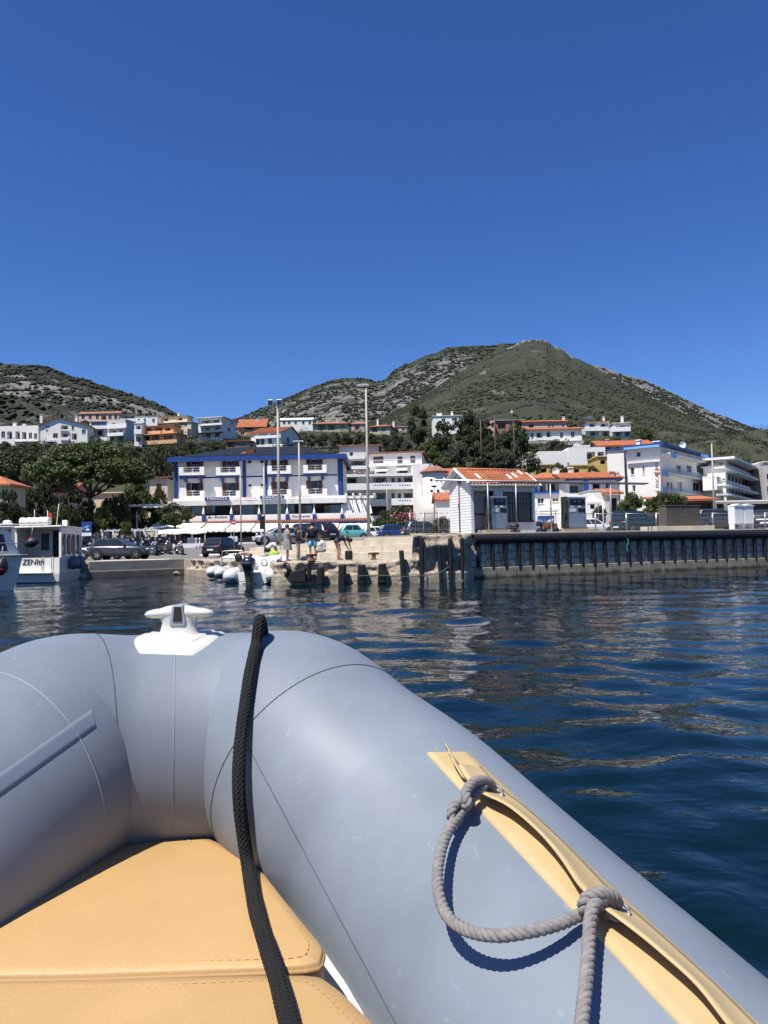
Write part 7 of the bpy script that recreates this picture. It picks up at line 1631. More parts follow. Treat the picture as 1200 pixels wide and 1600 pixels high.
small_rib((*(PZ(322, 898, 0)[:2] + np.array([.1, .2])), 0), R_(78), 3.6, 1.8, 'leftmost white dinghy close to the boulders', motor=False, cover=True, tr=.30)

# ------------------------------------------------------------------ people
for nm, c in (('skin', (.46, .26, .18)), ('skin_pale', (.55, .34, .25)), ('hair_dark', (.020, .014, .010)), ('hair_brown', (.07, .04, .022)), ('cloth_black', (.014, .014, .016)), ('cloth_greyprint', (.26, .25, .22)), ('cloth_sky', (.22, .50, .62)), ('cloth_denim', (.02, .03, .06)), ('cloth_taupe', (.24, .21, .17)), ('cloth_lime', (.32, .50, .06)), ('shoe', (.05, .05, .05))):
    mat(nm, c, .8 if 'skin' not in nm else .5, .15 if nm != 'cloth_greyprint' else .5, 6)
def skin_obj(name, V, E, Rd, m_, parent, root=0, sub=1):
    me = bpy.data.meshes.new(name); me.from_pydata([tuple(v) for v in V], E, []); o = link(name, me, parent); sk = o.modifiers.new('skin', 'SKIN'); sk.use_smooth_shade = True; sk.branch_smoothing = .4
    ly = me.skin_vertices[0].data
    for i, r in enumerate(Rd): ly[i].radius = (r, r) if np.isscalar(r) else r
    for i in range(len(V)): ly[i].use_root = (i == root)
    s = o.modifiers.new('sub', 'SUBSURF'); s.levels = sub; s.render_levels = sub; me.materials.append(M[m_]); return o
def person(label, loc, rz, J, hair='hair_dark', shirt=None, bottom=None, dress=None, sleeves=True, blen=.55, skin='skin', hairlong=False, trousers=False):
    """J: joints in metres, person looks along +y"""
    root = thing('person', label, 'person', loc, R_(rz), 'people on the quay'); A = lambda k: np.array(J[k], float)
    V, E, Rd, ix = [], [], [], {}
    def jn(k, p, r, par=None):
        ix[k] = len(V); V.append(p); Rd.append(r)
        if par is not None: E.append((ix[par], ix[k]))
    jn('pel', A('pel'), (.15, .11)); jn('wst', A('wst'), (.125, .095), 'pel'); jn('che', A('che'), (.155, .11), 'wst'); jn('nek', A('nek'), .055, 'che'); jn('hd0', A('hed') - (A('hed') - A('nek')) * .25, (.075, .085), 'nek'); jn('hed', A('hed'), (.082, .098), 'hd0'); up = (A('hed') - A('nek')); up /= np.linalg.norm(up); jn('hd2', A('hed') + up * .10, (.06, .07), 'hed')
    for s in 'lr':
        jn(s + 'hip', A(s + 'hip'), .085, 'pel'); jn(s + 'kne', A(s + 'kne'), .058, s + 'hip'); k, f = A(s + 'kne'), A(s + 'ank'); jn(s + 'clf', k * .65 + f * .35, .058, s + 'kne'); jn(s + 'ank', f, .038, s + 'clf'); jn(s + 'toe', A(s + 'toe'), (.04, .028), s + 'ank')
        jn(s + 'sho', A(s + 'sho'), .062, 'che'); jn(s + 'elb', A(s + 'elb'), .043, s + 'sho'); jn(s + 'wri', A(s + 'wri'), .030, s + 'elb'); d = A(s + 'wri') - A(s + 'elb'); d /= np.linalg.norm(d); pm = A(s + 'wri') + d * .07; jn(s + 'plm', pm, (.034, .018), s + 'wri')
        sd = np.cross(d, (0, 1, 0)); sd = sd / (np.linalg.norm(sd) + 1e-6)
        for i, (o, ln) in enumerate(((-.028, .075), (-.009, .09), (.010, .085), (.028, .065))):
            jn(s + 'f%d' % i, pm + d * ln * .5 + sd * o, .010, s + 'plm'); jn(s + 'g%d' % i, pm + d * ln + sd * o + np.array([0, .015, 0]), .008, s + 'f%d' % i)
        jn(s + 'th', pm - d * .02 + sd * (-.05 if s == 'l' else .05), .010, s + 'wri')
    skin_obj('body', V, E, Rd, skin, root)
    # face: nose, ears and eyes on the head
    hd = A('hed'); fw = np.cross((1, 0, 0), up) * -1; fw = np.array(J.get('look', fw), float); fw /= np.linalg.norm(fw); rt = np.cross(fw, up)
    m = MB(); m.blob(hd + fw * .10 - up * .01, (.014, .02, .022), 6, 5)
    for s in (-1, 1): m.blob(hd + rt * s * .082, (.012, .022, .032), 6, 5)
    m.build('nose_and_ears', skin, root, True, world=False)
    m = MB()
    for s in (-1, 1): m.blob(hd + fw * .086 + rt * s * .032 + up * .02, .011, 6, 5)
    m.build('eyes', 'text_dark', root, True, world=False)
    m = MB().blob(hd + up * .035 - fw * .022, (.094, .104, .098), 12, 9, .06)
    if hairlong: m.tube([hd - fw * .06, hd - fw * .11 - up * .12, hd - fw * .12 - up * .30], [.07, .07, .03], 8)
    m.build('hair', hair, root, True, world=False)
    mid = lambda a, b, t: A(a) * (1 - t) + A(b) * t
    if shirt:
        V = [A('pel') * .6 + A('wst') * .4, A('wst'), A('che'), A('nek') * .75 + A('che') * .25]; Rd = [(.19, .15), (.18, .145), (.205, .155), .10]; E = [(0, 1), (1, 2), (2, 3)]
        for s in 'lr':
            n = len(V); V += [A(s + 'sho'), mid(s + 'sho', s + 'elb', .65 if sleeves == True else 1.0)]; Rd += [.098, .085]; E += [(2, n), (n, n + 1)]
            if sleeves == 'long': V.append(A(s + 'wri')); Rd.append(.048); E.append((n + 1, n + 2))
        skin_obj('shirt', V, E, Rd, shirt, root, 1)
    if bottom:
        V = [A('pel') + (A('wst') - A('pel')) * .3, A('pel')]; Rd = [(.175, .145), (.19, .155)]; E = [(0, 1)]
        for s in 'lr':
            n = len(V); V += [A(s + 'hip'), mid(s + 'hip', s + 'kne', blen)]; Rd += [.125, .118]; E += [(1, n), (n, n + 1)]
            if trousers: V += [A(s + 'kne'), A(s + 'ank')]; Rd[-1] = .09; Rd += [.075, .065]; E += [(n + 1, n + 2), (n + 2, n + 3)]
        skin_obj('trousers' if trousers else 'shorts', V, E, Rd, bottom, root, 1)
    if dress:
        pts = [A('nek') * .7 + A('che') * .3, A('che'), A('wst'), A('pel'), mid('lhip', 'lkne', .5) * .5 + mid('rhip', 'rkne', .5) * .5, (A('lkne') + A('rkne')) / 2 + np.array([0, 0, .02])]
        G = []
        for (p, rx, ry) in zip(pts, (.08, .20, .19, .21, .24, .27), (.07, .14, .14, .17, .19, .22)): G.append([p + np.array([rx * math.cos(a) * (1 + .05 * math.sin(5 * a)), ry * math.sin(a), 0]) for a in np.linspace(0, 6.283, 19)])
        MB().grid(G).build('dress', dress, root, True, world=False)
        V = []; 
        for s in 'lr': skin_obj('sleeve', [A('che') * .4 + A(s + 'sho') * .6, A(s + 'sho'), mid(s + 'sho', s + 'elb', .9)], [(0, 1), (1, 2)], [.08, .085, .085], dress, root)
    m = MB()
    for s in 'lr': m.blob((A(s + 'ank') + A(s + 'toe')) / 2 - np.array([0, 0, .03]), (.048, .125, .035), 8, 6)
    m.build('shoes', 'shoe', root, True, world=False)
    return root
def stand(h=1.72, stride=.0, lw=(-.24, .10, .82), rw=(.24, .10, .82), le=(-.26, -.02, 1.12), re=(.26, -.02, 1.12), look=None, bend=0.):
    k = h / 1.74; J = dict(pel=(0, 0, .95), wst=(0, 0, 1.13), che=(0, bend * .3, 1.36), nek=(0, .01 + bend * .4, 1.50), hed=(0, .03 + bend * .5, 1.62), lhip=(-.095, 0, .90), rhip=(.095, 0, .90), lkne=(-.105, .02 + stride, .50), rkne=(.105, .02 - stride, .50), lank=(-.11, stride * 1.6 - .01, .09), rank=(.11, -stride * 1.6 - .01, .09), ltoe=(-.13, .14 + stride * 1.6, .035), rtoe=(.13, .14 - stride * 1.6, .035), lsho=(-.185, bend * .3, 1.43), rsho=(.185, bend * .3, 1.43), lelb=le, relb=re, lwri=lw, rwri=rw)
    J = {a: tuple(np.array(v) * k) for a, v in J.items()}
    if look: J['look'] = look
    return J
Q = lambda px, py, d=33.6: tuple(np.array([P(px, py, d + .7)[0], d + .7, 1.0]))
person('man in black t-shirt and light blue shorts standing on the quay', Q(489, 876, 33.7), 20, stand(1.76, .03, (-.30, .16, 1.0), (.28, .14, .98)), 'hair_dark', 'cloth_black', 'cloth_sky', blen=.75)
person('woman in loose grey patterned dress looking down on the quay', Q(449, 874, 34.6), -60, stand(1.68, .05, (-.12, .28, 1.02), (.12, .28, 1.0), look=(0, .8, -.5)), 'hair_brown', None, None, 'cloth_greyprint')
person('woman in black top and taupe trousers with shoulder bag', Q(466, 866, 36.5), -75, stand(1.62, .03, (-.2, .16, .95), (.2, .18, .98)), 'hair_brown', 'cloth_black', 'cloth_taupe', sleeves='long', hairlong=True, trousers=True)
b_ = MB().blob((0, 0, 0), (.08, .15, .14), 10, 7, 0, .7).build('shoulder_bag', 'cloth_black', None, True); b_.location = Vector(Q(473, 866, 36.4)) + Vector((.02, 0, .95)); tag(b_, 'black shoulder bag at the hip of the woman in black', 'bag')
JB = dict(pel=(0, -.22, .92), wst=(0, -.05, 1.02), che=(0, .22, 1.0), nek=(0, .36, .95), hed=(0, .46, .90), lhip=(-.1, -.22, .88), rhip=(.1, -.22, .88), lkne=(-.11, -.10, .48), rkne=(.11, -.12, .48), lank=(-.11, -.12, .09), rank=(.11, -.14, .09), ltoe=(-.13, .03, .035), rtoe=(.13, .01, .035), lsho=(-.18, .24, 1.02), rsho=(.18, .24, 1.02), lelb=(-.22, .32, .74), relb=(.22, .32, .74), lwri=(-.14, .42, .52), rwri=(.14, .42, .52), look=(0, .4, -1))
person('woman bending over a black bag in dark shorts and black top', Q(533, 868, 34.2), -62, JB, 'hair_dark', 'cloth_black', 'cloth_denim', blen=.25)
g_ = MB().box(-.16, -.14, 0, .16, .14, .42).build('black_bag', 'cloth_black', None, False, bevel=.06); g_.location = Vector(Q(545, 868, 34.4)) ; g_.rotation_euler = (0, 0, .3); tag(g_, 'black bag on the quay under the bending woman', 'bag')
JS = dict(pel=(0, 0, .45), wst=(0, .03, .62), che=(0, .10, .84), nek=(0, .16, .98), hed=(0, .20, 1.09), lhip=(-.1, .04, .45), rhip=(.1, .04, .45), lkne=(-.12, .42, .48), rkne=(.12, .42, .48), lank=(-.12, .46, .09), rank=(.12, .50, .09), ltoe=(-.13, .60, .035), rtoe=(.13, .64, .035), lsho=(-.18, .10, .91), rsho=(.18, .10, .91), lelb=(-.20, .26, .70), relb=(.20, .26, .70), lwri=(-.08, .42, .66), rwri=(.08, .42, .66), look=(0, .8, -.5))
person('person in white shirt sitting on the steps behind the man', (P(507, 860, 38.6)[0], 38.75, .98), 80, JS, 'hair_brown', 'cloth_white', 'cloth_greyprint', sleeves='long', blen=.9)
JC = dict(pel=(0, -.2, .55), wst=(0, -.02, .70), che=(0, .2, .80), nek=(0, .33, .84), hed=(0, .42, .86), lhip=(-.1, -.2, .52), rhip=(.1, -.2, .52), lkne=(-.14, .12, .48), rkne=(.14, .12, .44), lank=(-.12, -.12, .09), rank=(.12, -.1, .09), ltoe=(-.13, .03, .035), rtoe=(.13, .05, .035), lsho=(-.18, .22, .84), rsho=(.18, .22, .84), lelb=(-.2, .34, .58), relb=(.2, .34, .58), lwri=(-.1, .42, .36), rwri=(.1, .42, .36), look=(0, .6, -.8))
person('person in white top crouching over a lime green bag', Q(421, 872, 39.4), -70, JC, 'hair_dark', 'cloth_white', 'cloth_black', blen=.8)
l_ = MB().blob((0, 0, .22), (.30, .2, .26), 12, 8, .1, .7).build('green_bag', 'cloth_lime', None, True); l_.location = Vector(Q(428, 876, 39.0)); tag(l_, 'lime green bag on the quay before the crouching person', 'bag')
c0 = PZ(398, 912, 0)
person('shirtless person in black shorts bending in the largest dinghy', (P(379, 890, 36.2)[0], 36.0, .42), -50, {k: (v if k == 'look' else tuple(np.array(v) * .96)) for k, v in JB.items()}, 'hair_brown', None, 'cloth_black', blen=.7, skin='skin_pale')
for (x, y, d, lab, m_, r) in ((478, 874, 34.3, 'small dark bag at the feet of the man', 'cloth_denim', (.25, .15, .12)), (486, 872, 34.0, 'folded dark towel beside the rusty bollard', 'cloth_taupe', (.2, .15, .07)), (437, 872, 34.8, 'white carrier bag left of the woman in grey', 'cloth_white', (.12, .10, .17))):
    o = MB().blob((0, 0, r[2] * .8), r, 10, 7, .2, .8).build('bag', m_, None, True); o.location = Vector(Q(x, y, d)); tag(o, lab, 'bag', 'bags lying on the quay')
# ------------------------------------------------------------------ the inflatable boat in front
mat('tube_grey', (.178, .210, .248), .54, .13, 3.5, spec=.4, bump=.08, bscale=160)
t_, n_, b_ = nodes('tube_grey')
b_.inputs['Coat Weight'].default_value = .04; b_.inputs['Coat Roughness'].default_value = .42
# scuffs: pale scratches on the fabric
tc = n_.new('ShaderNodeTexCoord'); vz = n_.new('ShaderNodeTexNoise'); vz.inputs['Scale'].default_value = 80; vz.inputs['Detail'].default_value = 3
vm = n_.new('ShaderNodeMapping'); vm.inputs['Scale'].default_value = (1, .35, 1.3); vm.inputs['Rotation'].default_value = (.3, .2, .9); t_.links.new(tc.outputs['Object'], vm.inputs[0]); t_.links.new(vm.outputs[0], vz.inputs['Vector'])
vr = n_.new('ShaderNodeValToRGB'); vr.color_ramp.elements[0].position = .67; vr.color_ramp.elements[1].position = .73
vr.color_ramp.elements[0].color = (0, 0, 0, 1); vr.color_ramp.elements[1].color = (.20, .20, .20, 1)
t_.links.new(vz.outputs['Fac'], vr.inputs['Fac'])
old = b_.inputs['Base Color'].links[0].from_socket
mx = n_.new('ShaderNodeMix'); mx.data_type = 'RGBA'; t_.links.new(vr.outputs['Color'], mx.inputs['Factor']); t_.links.new(old, mx.inputs[6]); mx.inputs[7].default_value = (.36, .38, .41, 1)
t_.links.new(mx.outputs[2], b_.inputs['Base Color'])
mat('tube_patch', (.150, .185, .228), .38, .06, 3)
mat('seam', (.07, .08, .10), .6, .1)
mat('seam_pale', (.22, .26, .31), .5, .1)
mat('cushion', (.455, .285, .120), .55, .09, 3.5, bump=.30, bscale=180)
mat('thread', (.43, .265, .11), .6, 0)
mat('piping', (.36, .21, .08), .6, .05)
mat('tan_patch', (.47, .355, .180), .55, .08, 8, bump=.1, bscale=200)
mat('gelcoat', (.58, .58, .54), .25, .05, 3)
mat('cleat_white', (.56, .55, .49), .35, .06, 20)
mat('cleat_grey', (.28, .31, .35), .4, .05)
mat('rope_black', (.0045, .0045, .005), .9, .4, 90, bump=.8, bscale=300)
mat('rope_grey', (.21, .195, .185), .9, .25, 120, bump=.9, bscale=500)

TR = .22
zc = CAM_Z - .392
_left = [(-.5202, 1.5297, -.3873), (-.6115, 1.4722, -.3775), (-.6461, 1.4005, -.403), (-.6959, 1.2824, -.4419), (-.7497, 1.1293, -.4933), (-.8134, .9538, -.5501), (-1.02, .55, -.64), (-1.36, -.1, -.76), (-1.7, -.9, -.86), (-2.0, -1.7, -.93)]
_right = [(-.2666, 1.5795, -.3925), (-.1867, 1.5332, -.3898), (-.0933, 1.4318, -.4451), (.0165, 1.3422, -.5079), (.1252, 1.178, -.5793), (.2225, .9643, -.63), (.40, .58, -.71), (.80, -.1, -.86), (1.22, -.9, -1.02), (1.62, -1.7, -1.15)]
_pts = [(x, y, CAM_Z + z) for (x, y, z) in _left[::-1]] + [(-.3857, 1.5717, zc)] + [(x, y, CAM_Z + z) for (x, y, z) in _right]
def _ax(L, Y):
    a = sorted([(y, x, z) for (x, y, z) in L]); ys = [q[0] for q in a]
    return np.array([np.interp(Y, ys, [q[1] for q in a]), Y, CAM_Z + np.interp(Y, ys, [q[2] for q in a])])
def rax(Y): return _ax(_right, Y)
def lax(Y): return _ax(_left, Y)
TP = crom(_pts, 14)
_seg = np.linalg.norm(np.diff(TP, axis=0), axis=1); _cum = np.concatenate([[0], np.cumsum(_seg)])
def tube_sdf(q):
    a = TP[:-1]; d = TP[1:] - a
    t = np.clip(((q - a) * d).sum(1) / (d * d).sum(1), 0, 1)
    c = a + d * t[:, None]; e = np.linalg.norm(q - c, axis=1); i = int(e.argmin()); return e[i] - TR, c[i], i
CUZ = CAM_Z - .512
def hit(px, py, off=0.0, cush=True):
    """first point where the ray through a photo pixel meets the tube or the cushion top (grown by off)"""
    d = ray(px, py); d = d / np.linalg.norm(d); t = .25
    for _ in range(200):
        q = CAM + d * t; s = tube_sdf(q)[0] - off
        if cush: s = min(s, (q[2] - CUZ - off) / max(.2, abs(d[2])) if q[2] - CUZ - off > 0 else 0)
        if s < 3e-4: break
        t += s * .9
        if t > 4: break
    return q
def tnormal(q):
    c = tube_sdf(q)[1]; n = q - c; return n / np.linalg.norm(n)

def densify(poly, k=6, r=2):
    p = np.array(poly, float)
    q = np.concatenate([[p[i] * (1 - t) + p[(i + 1) % len(p)] * t for t in np.linspace(0, 1, k, endpoint=False)] for i in range(len(p))])
    for _ in range(r): q = (np.roll(q, 1, 0) + 2 * q + np.roll(q, -1, 0)) / 4
    return [tuple(x) for x in q]

def build_dinghy():
    root = thing('inflatable_boat', 'grey inflatable boat with rounded bow tube in front of the camera', 'inflatable boat', (-.41, .6, .0))
    tb = MB().tube(TP, TR, 72); tb.build('tube', 'tube_grey', root, True)
    # welded seams: bands and thin lines round the tube
    t = np.gradient(TP, axis=0); t /= np.linalg.norm(t, axis=1)[:, None]
    def ring(s, lean, w, h, m_, name='seam'):
        i = np.searchsorted(_cum, s); c = TP[i]; n0 = np.cross(t[i], (0, 0, 1)); n0 /= np.linalg.norm(n0); up = np.cross(n0, t[i])
        mb = MB(); G = []
        for a in np.linspace(0, 2 * math.pi, 97):
            rad = math.cos(a) * n0 + math.sin(a) * up
            sh = lean * math.sin(a)
            row = []
            for (dw, dh) in ((-w, -.002), (-w, h), (w, h), (w, -.002)):
                # follow the tube: shift along the path then leave by the radius
                ss = s + sh + dw; k = int(np.clip(np.searchsorted(_cum, ss), 1, len(TP) - 1)); f = (ss - _cum[k - 1]) / _seg[k - 1]
                cc = TP[k - 1] * (1 - f) + TP[k] * f; tt = t[k - 1] * (1 - f) + t[k] * f
                r2 = rad - tt * (rad @ tt) / (tt @ tt); r2 /= np.linalg.norm(r2); row.append(cc + r2 * (TR + dh))
            G.append(row)
        mb.grid(G); mb.build(name, m_, root, True)
    sof = lambda x: _cum[int(np.argmin(np.abs(TP[:, 0] - x) + 10 * (TP[:, 1] < 1.25)))]
    ring(sof(-.665), .03, .0011, .0012, 'seam_pale'); ring(sof(-.60), .02, .0009, .0010, 'seam'); ring(sof(-.43), .0, .0008, .0007, 'seam_pale')
    ring(sof(-.24), -.0, .0008, .0007, 'seam_pale'); ring(sof(-.135), -.0, .0007, .0010, 'seam')
    # long welded seams on the starboard tube and the rubbing strip on the port tube
    def strip(pl, pr, name, m_, off=.0025, n=40, edge=.0):
        G = []
        for k in range(n + 1):
            f = k / n; a = np.array(pl[0]) * (1 - f) + np.array(pl[1]) * f; b = np.array(pr[0]) * (1 - f) + np.array(pr[1]) * f
            row = []
            for g in (0, .02, .25, .5, .75, .98, 1):
                q = hit(*(a * (1 - g) + b * g), 0, False); row.append(q + tnormal(q) * (off if 0 < g < 1 else -.001))
            G.append(row)
        return MB().grid(G).build(name, m_, root, True)
    strip(((388, 1168), (640, 1640)), ((389, 1168), (641.3, 1640)), 'seam', 'seam', .0010)
    strip(((143, 1108), (-60, 1250)), ((150, 1136), (-60, 1287)), 'rubbing_strip', 'tube_patch', .0009)
    # hull, deck and the white locker under the cushions
    def inner(y, side, dx): q = (rax(y) if side > 0 else lax(y)); return (q[0] - side * dx, y)
    ys = [-1.5, -.6, .2, .7, 1.0, 1.25]
    poly = [inner(y, 1, .08) for y in ys] + [(-.28, 1.46), (-.41, 1.50), (-.54, 1.46)] + [inner(y, -1, .08) for y in ys[::-1]]
    MB().prism(poly, CAM_Z - .92, CAM_Z - .86).build('deck', 'gelcoat', root)
    H = []
    for (sc, z) in ((1, CAM_Z - .88), (.93, CAM_Z - 1.1), (.72, CAM_Z - 1.45), (.35, CAM_Z - 1.85)):
        H.append([((x + .41) * sc - .41, (y + 1.5) * (1 - .10 * (1 - sc)) - 1.5, z) for (x, y) in poly])
    hb = MB(); n = len(poly)
    hb.add([p for r in H for p in r], [(i * n + j, i * n + (j + 1) % n, (i + 1) * n + (j + 1) % n, (i + 1) * n + j) for i in range(3) for j in range(n)] + [tuple(range(3 * n, 4 * n))])
    hb.build('hull', 'gelcoat', root, True)
    lk = [(-.50, 1.36), (-.41, 1.37), (-.32, 1.35), (-.22, 1.22), (-.10, 1.02), (-.045, .86), (.04, .62), (.06, .45), (-.41, .44), (-.98, .45), (-.90, .66), (-.75, 1.02), (-.64, 1.22)]
    MB().prism(densify(lk, 5, 1), CAM_Z - .87, CUZ - .088).build('locker', 'gelcoat', root, False, bevel=.012)
    G = []; edge = lambda y: np.interp(y, [.3, .5, .62, .86, 1.02, 1.22, 1.35], [.05, .0, -.03, -.115, -.17, -.28, -.36])
    for y in np.linspace(-.3, 1.34, 34):
        q = rax(y); x0 = edge(y); x1 = q[0] - .205
        G.append([(x0 - .12, y, CUZ - .11), (x0 + .02, y, CUZ - .10), (x0 * .5 + x1 * .5, y, (CUZ - .11) * .55 + (q[2] + .02) * .45), (x1 - .012, y, q[2] + .02), (x1 - .004, y, q[2] + .035), (x1 + .02, y, q[2] + .03), (x1 + .08, y, q[2] - .04)])
    MB().grid(G).build('gunwale_trim', 'gelcoat', root, True)
    # cleat on the bow
    q = hit(288, 1000, 0, False); top = np.array([-.415, 1.572, TP[len(TP) // 2][2]])
    cl = MB(); G = []
    # pad wraps the tube: outline in (x, angle)
    def pad(hw, a0, a1, off, name, par):
        mb = MB(); G = []
        for a in np.linspace(a0, a1, 22):
            f = (a - a0) / (a1 - a0); w = hw * (1 - abs(2 * f - 1) ** 3.2 * .45)
            row = []
            for x in np.linspace(-1, 1, 15):
                xx = -.415 + x * w
                bw = TP[(TP[:, 1] > 1.35)]; cc = np.array([xx, np.interp(xx, bw[:, 0], bw[:, 1]), np.interp(xx, bw[:, 0], bw[:, 2])]); e = -.0015 if (abs(x) == 1 or f in (0., 1.)) else off
                row.append(cc + (TR + e) * np.array([0, -math.sin(a), math.cos(a)]))
            G.append(row)
        return mb.grid(G).build(name, 'cleat_white', par, True)
    cr = pad(.082, R_(-36), R_(31), .004, 'cleat', root)
    pad(.064, R_(-26), R_(20), .008, 'cleat_base', cr)
    zt = top[2] + TR; cx, cy = -.415, 1.560
    CS = .78
    # post: lofted from a wide foot to the waist and up to the horns
    G = []
    for (z, w, d, rr) in ((-.006, .066, .040, 3), (.004, .056, .034, 3), (.014, .047, .028, 3), (.034, .043, .025, 3), (.046, .047, .025, 3), (.056, .056, .025, 3)):
        G.append([(cx + CS * w * np.sign(math.cos(a)) * abs(math.cos(a)) ** (2 / rr), cy - .012 + CS * d * np.sign(math.sin(a)) * abs(math.sin(a)) ** (2 / rr), zt + CS * z) for a in np.linspace(0, 2 * math.pi, 33)])
    MB().grid(G).build('cleat_post', 'cleat_white', cr, True)
    G = []
    for x in np.linspace(-1, 1, 33):
        e = max(0., 1 - abs(x) ** 3.5) ** .5; w = .0045 + .0215 * e
        hz = .0025 + (.011 + .0075 * (1 - min(1, abs(x) / .55) ** 2)) * e
        zz = zt + CS * (.060 - .003 * x * x)
        G.append([(cx + CS * x * .088, cy - .012 + CS * w * math.cos(a), zz + CS * hz * math.sin(a)) for a in np.linspace(0, 2 * math.pi, 21)])
    hb = MB().grid(G); hb.add(G[0][:-1], [tuple(range(20))]); hb.add(G[-1][:-1], [tuple(range(20))])
    hb.build('cleat_horn', 'cleat_white', cr, True)
    # grey insert with the dark slot
    ib = MB()
    pr = [(-.021, .030), (-.021, .040), (-.014, .081), (.014, .081), (.021, .040), (.021, .030), (.015, .026), (-.015, .026)]
    ib.extrude([(cx + .002 + CS * a, cy - .012 - CS * .0285, zt + CS * b) for a, b in pr], (0, .055, 0))
    ib.build('cleat_insert', 'cleat_grey', cr, False, bevel=.003)
    sb = MB().extrude([(cx + .002 + CS * a, cy - .012 - CS * .0305, zt + CS * b) for a, b in ((-.011, .040), (-.007, .0775), (.009, .0775), (.012, .040))], (0, .03, 0))
    sb.build('cleat_slot', 'dark_interior', cr)
    # tan rope-holder patch with its lifted flap
    G = []
    L0, L1, Q0, Q1 = np.array((666, 1178.)), np.array((1180, 1730.)), np.array((733, 1177.)), np.array((1330, 1735.))
    N = 90
    for k in range(N + 1):
        f = (k / N); a = L0 * (1 - f) + L1 * f; b = Q0 * (1 - f) + Q1 * f; row = []
        for g in (0, .03, .2, .4, .6, .8, .97, 1):
            q = hit(*(a * (1 - g) + b * g), 0, False); row.append(q + tnormal(q) * (.0032 if 0 < g < 1 else -.001))
        G.append(row)
    hp = MB().grid(G).build('rope_patch', 'tan_patch', root, True)
    FE = np.array([(716, 1196), (728, 1216), (750, 1238), (794, 1260), (840, 1299), (874, 1339), (902, 1381), (925, 1405), (944, 1420), (995, 1458), (1037, 1493), (1088, 1540), (1135, 1600), (1190, 1665), (1265, 1735)], float)
    lift = np.array([.016, .016, .024, .026, .024, .022, .024, .028, .028, .026, .024, .022, .020, .022, .024])
    fe = crom(np.c_[FE, lift * 1e3], 10); G = []
    for k, (x, y, l) in enumerate(fe):
        f = k / (len(fe) - 1); b = Q0 * (1 - f) + Q1 * f
        # attachment line: right part of the patch on the same row
        fy = np.clip((y + 6 - Q0[1]) / (Q1[1] - Q0[1]), 0, 1); b = Q0 * (1 - fy) + Q1 * fy; e = np.array((x, y)); row = []
        b = e * .25 + b * .75
        qa = hit(*b, 0, False); na = tnormal(qa); qb = hit(x, y, l * 1e-3, False)
        for g in np.linspace(0, 1, 9):
            q = qa * (1 - g) + qb * g; n = tnormal(q); lin = np.linalg.norm(q - tube_sdf(q)[1]) - TR; c = tube_sdf(q)[1]; q = c + n * (TR + .0038 + (l * 1e-3) * g ** 1.5); row.append(q if g < 1 else qb)
        G.append(row)
    fl = MB().grid(G).build('flap', 'tan_patch', hp, True)
    sm = fl.modifiers.new('thick', 'SOLIDIFY'); sm.thickness = .0018; sm.offset = 0
    q = hit(716, 1198, 0, False); n = tnormal(q); a = hit(704, 1178, 0, False); n2 = tnormal(a)
    MB().grid([[hit(738, 1225, .004, False), hit(722, 1212, .014, False)], [hit(722, 1200, .004, False), hit(709, 1190, .018, False)], [hit(709, 1182, .004, False), hit(700, 1168, .022, False)], [hit(699, 1170, .012, False), hit(696, 1160, .024, False)]]).build('flap_end', 'tan_patch', hp, True).modifiers.new('thick', 'SOLIDIFY').thickness = .0018
    # grab line: three-strand grey rope with knots
    def strands(path, R, name, par, pitch=.024, n3=3):
        p = crom(path, 26); d = np.gradient(p, axis=0); dl = np.linalg.norm(d, axis=1); s = np.concatenate([[0], np.cumsum(np.linalg.norm(np.diff(p, axis=0), axis=1))])
        m2 = max(40, int(s[-1] / .0022)); ss = np.linspace(0, s[-1], m2); p = np.stack([np.interp(ss, s, p[:, i]) for i in range(3)], 1)
        d = np.gradient(p, axis=0); d /= np.linalg.norm(d, axis=1)[:, None]
        nr = np.cross(d[0], (0, 0, 1)); nr /= np.linalg.norm(nr); N_ = []
        for i in range(m2):
            nr = nr - d[i] * (nr @ d[i]); nr /= np.linalg.norm(nr); N_.append(nr.copy())
        N_ = np.array(N_); B_ = np.cross(d, N_); mb = MB()
        for k in range(n3):
            w = 2 * np.pi * (ss / pitch + k / n3); q = p + (R * .50) * (np.cos(w)[:, None] * N_ + np.sin(w)[:, None] * B_)
            mb.tube(q, R * .56, 9)
        return mb.build(name, 'rope_grey', par, True, fix=False)
    RR = .0070
    def lp(lst): return [hit(x, y, o + RR, False) for (x, y, o) in lst]
    g1 = lp([(757, 1226, .022), (742, 1243, .016), (722, 1268, .014), (700, 1300, .020), (687, 1340, .028), (684, 1385, .034), (697, 1428, .034), (728, 1453, .036), (775, 1462, .036), (825, 1456, .030), (870, 1445, .020), (905, 1430, .012), (935, 1414, .016), (958, 1410, .018)])
    gr = strands(g1, RR, 'grab_rope', root)
    g2 = lp([(950, 1402, .024), (928, 1414, .030), (922, 1440, .026), (920, 1475, .022), (917, 1520, .022), (912, 1570, .024), (905, 1640, .030), (902, 1720, .036), (915, 1800, .03)])
    strands(g2, RR, 'grab_rope', root)
    strands(lp([(930, 1432, .006), (912, 1420, .022), (918, 1402, .034), (940, 1396, .034), (960, 1402, .022), (962, 1416, .006), (945, 1428, .004)]), RR, 'rope_knot', root)
    strands(lp([(770, 1236, .004), (764, 1222, .020), (744, 1220, .034), (728, 1236, .034), (730, 1256, .026), (716, 1262, .010), (706, 1270, .0)]), RR, 'rope_knot', root)
    strands(lp([(736, 1254, .0), (722, 1252, .022), (708, 1262, .028), (705, 1278, .02), (718, 1284, .004)]), RR * .9, 'rope_knot', root)
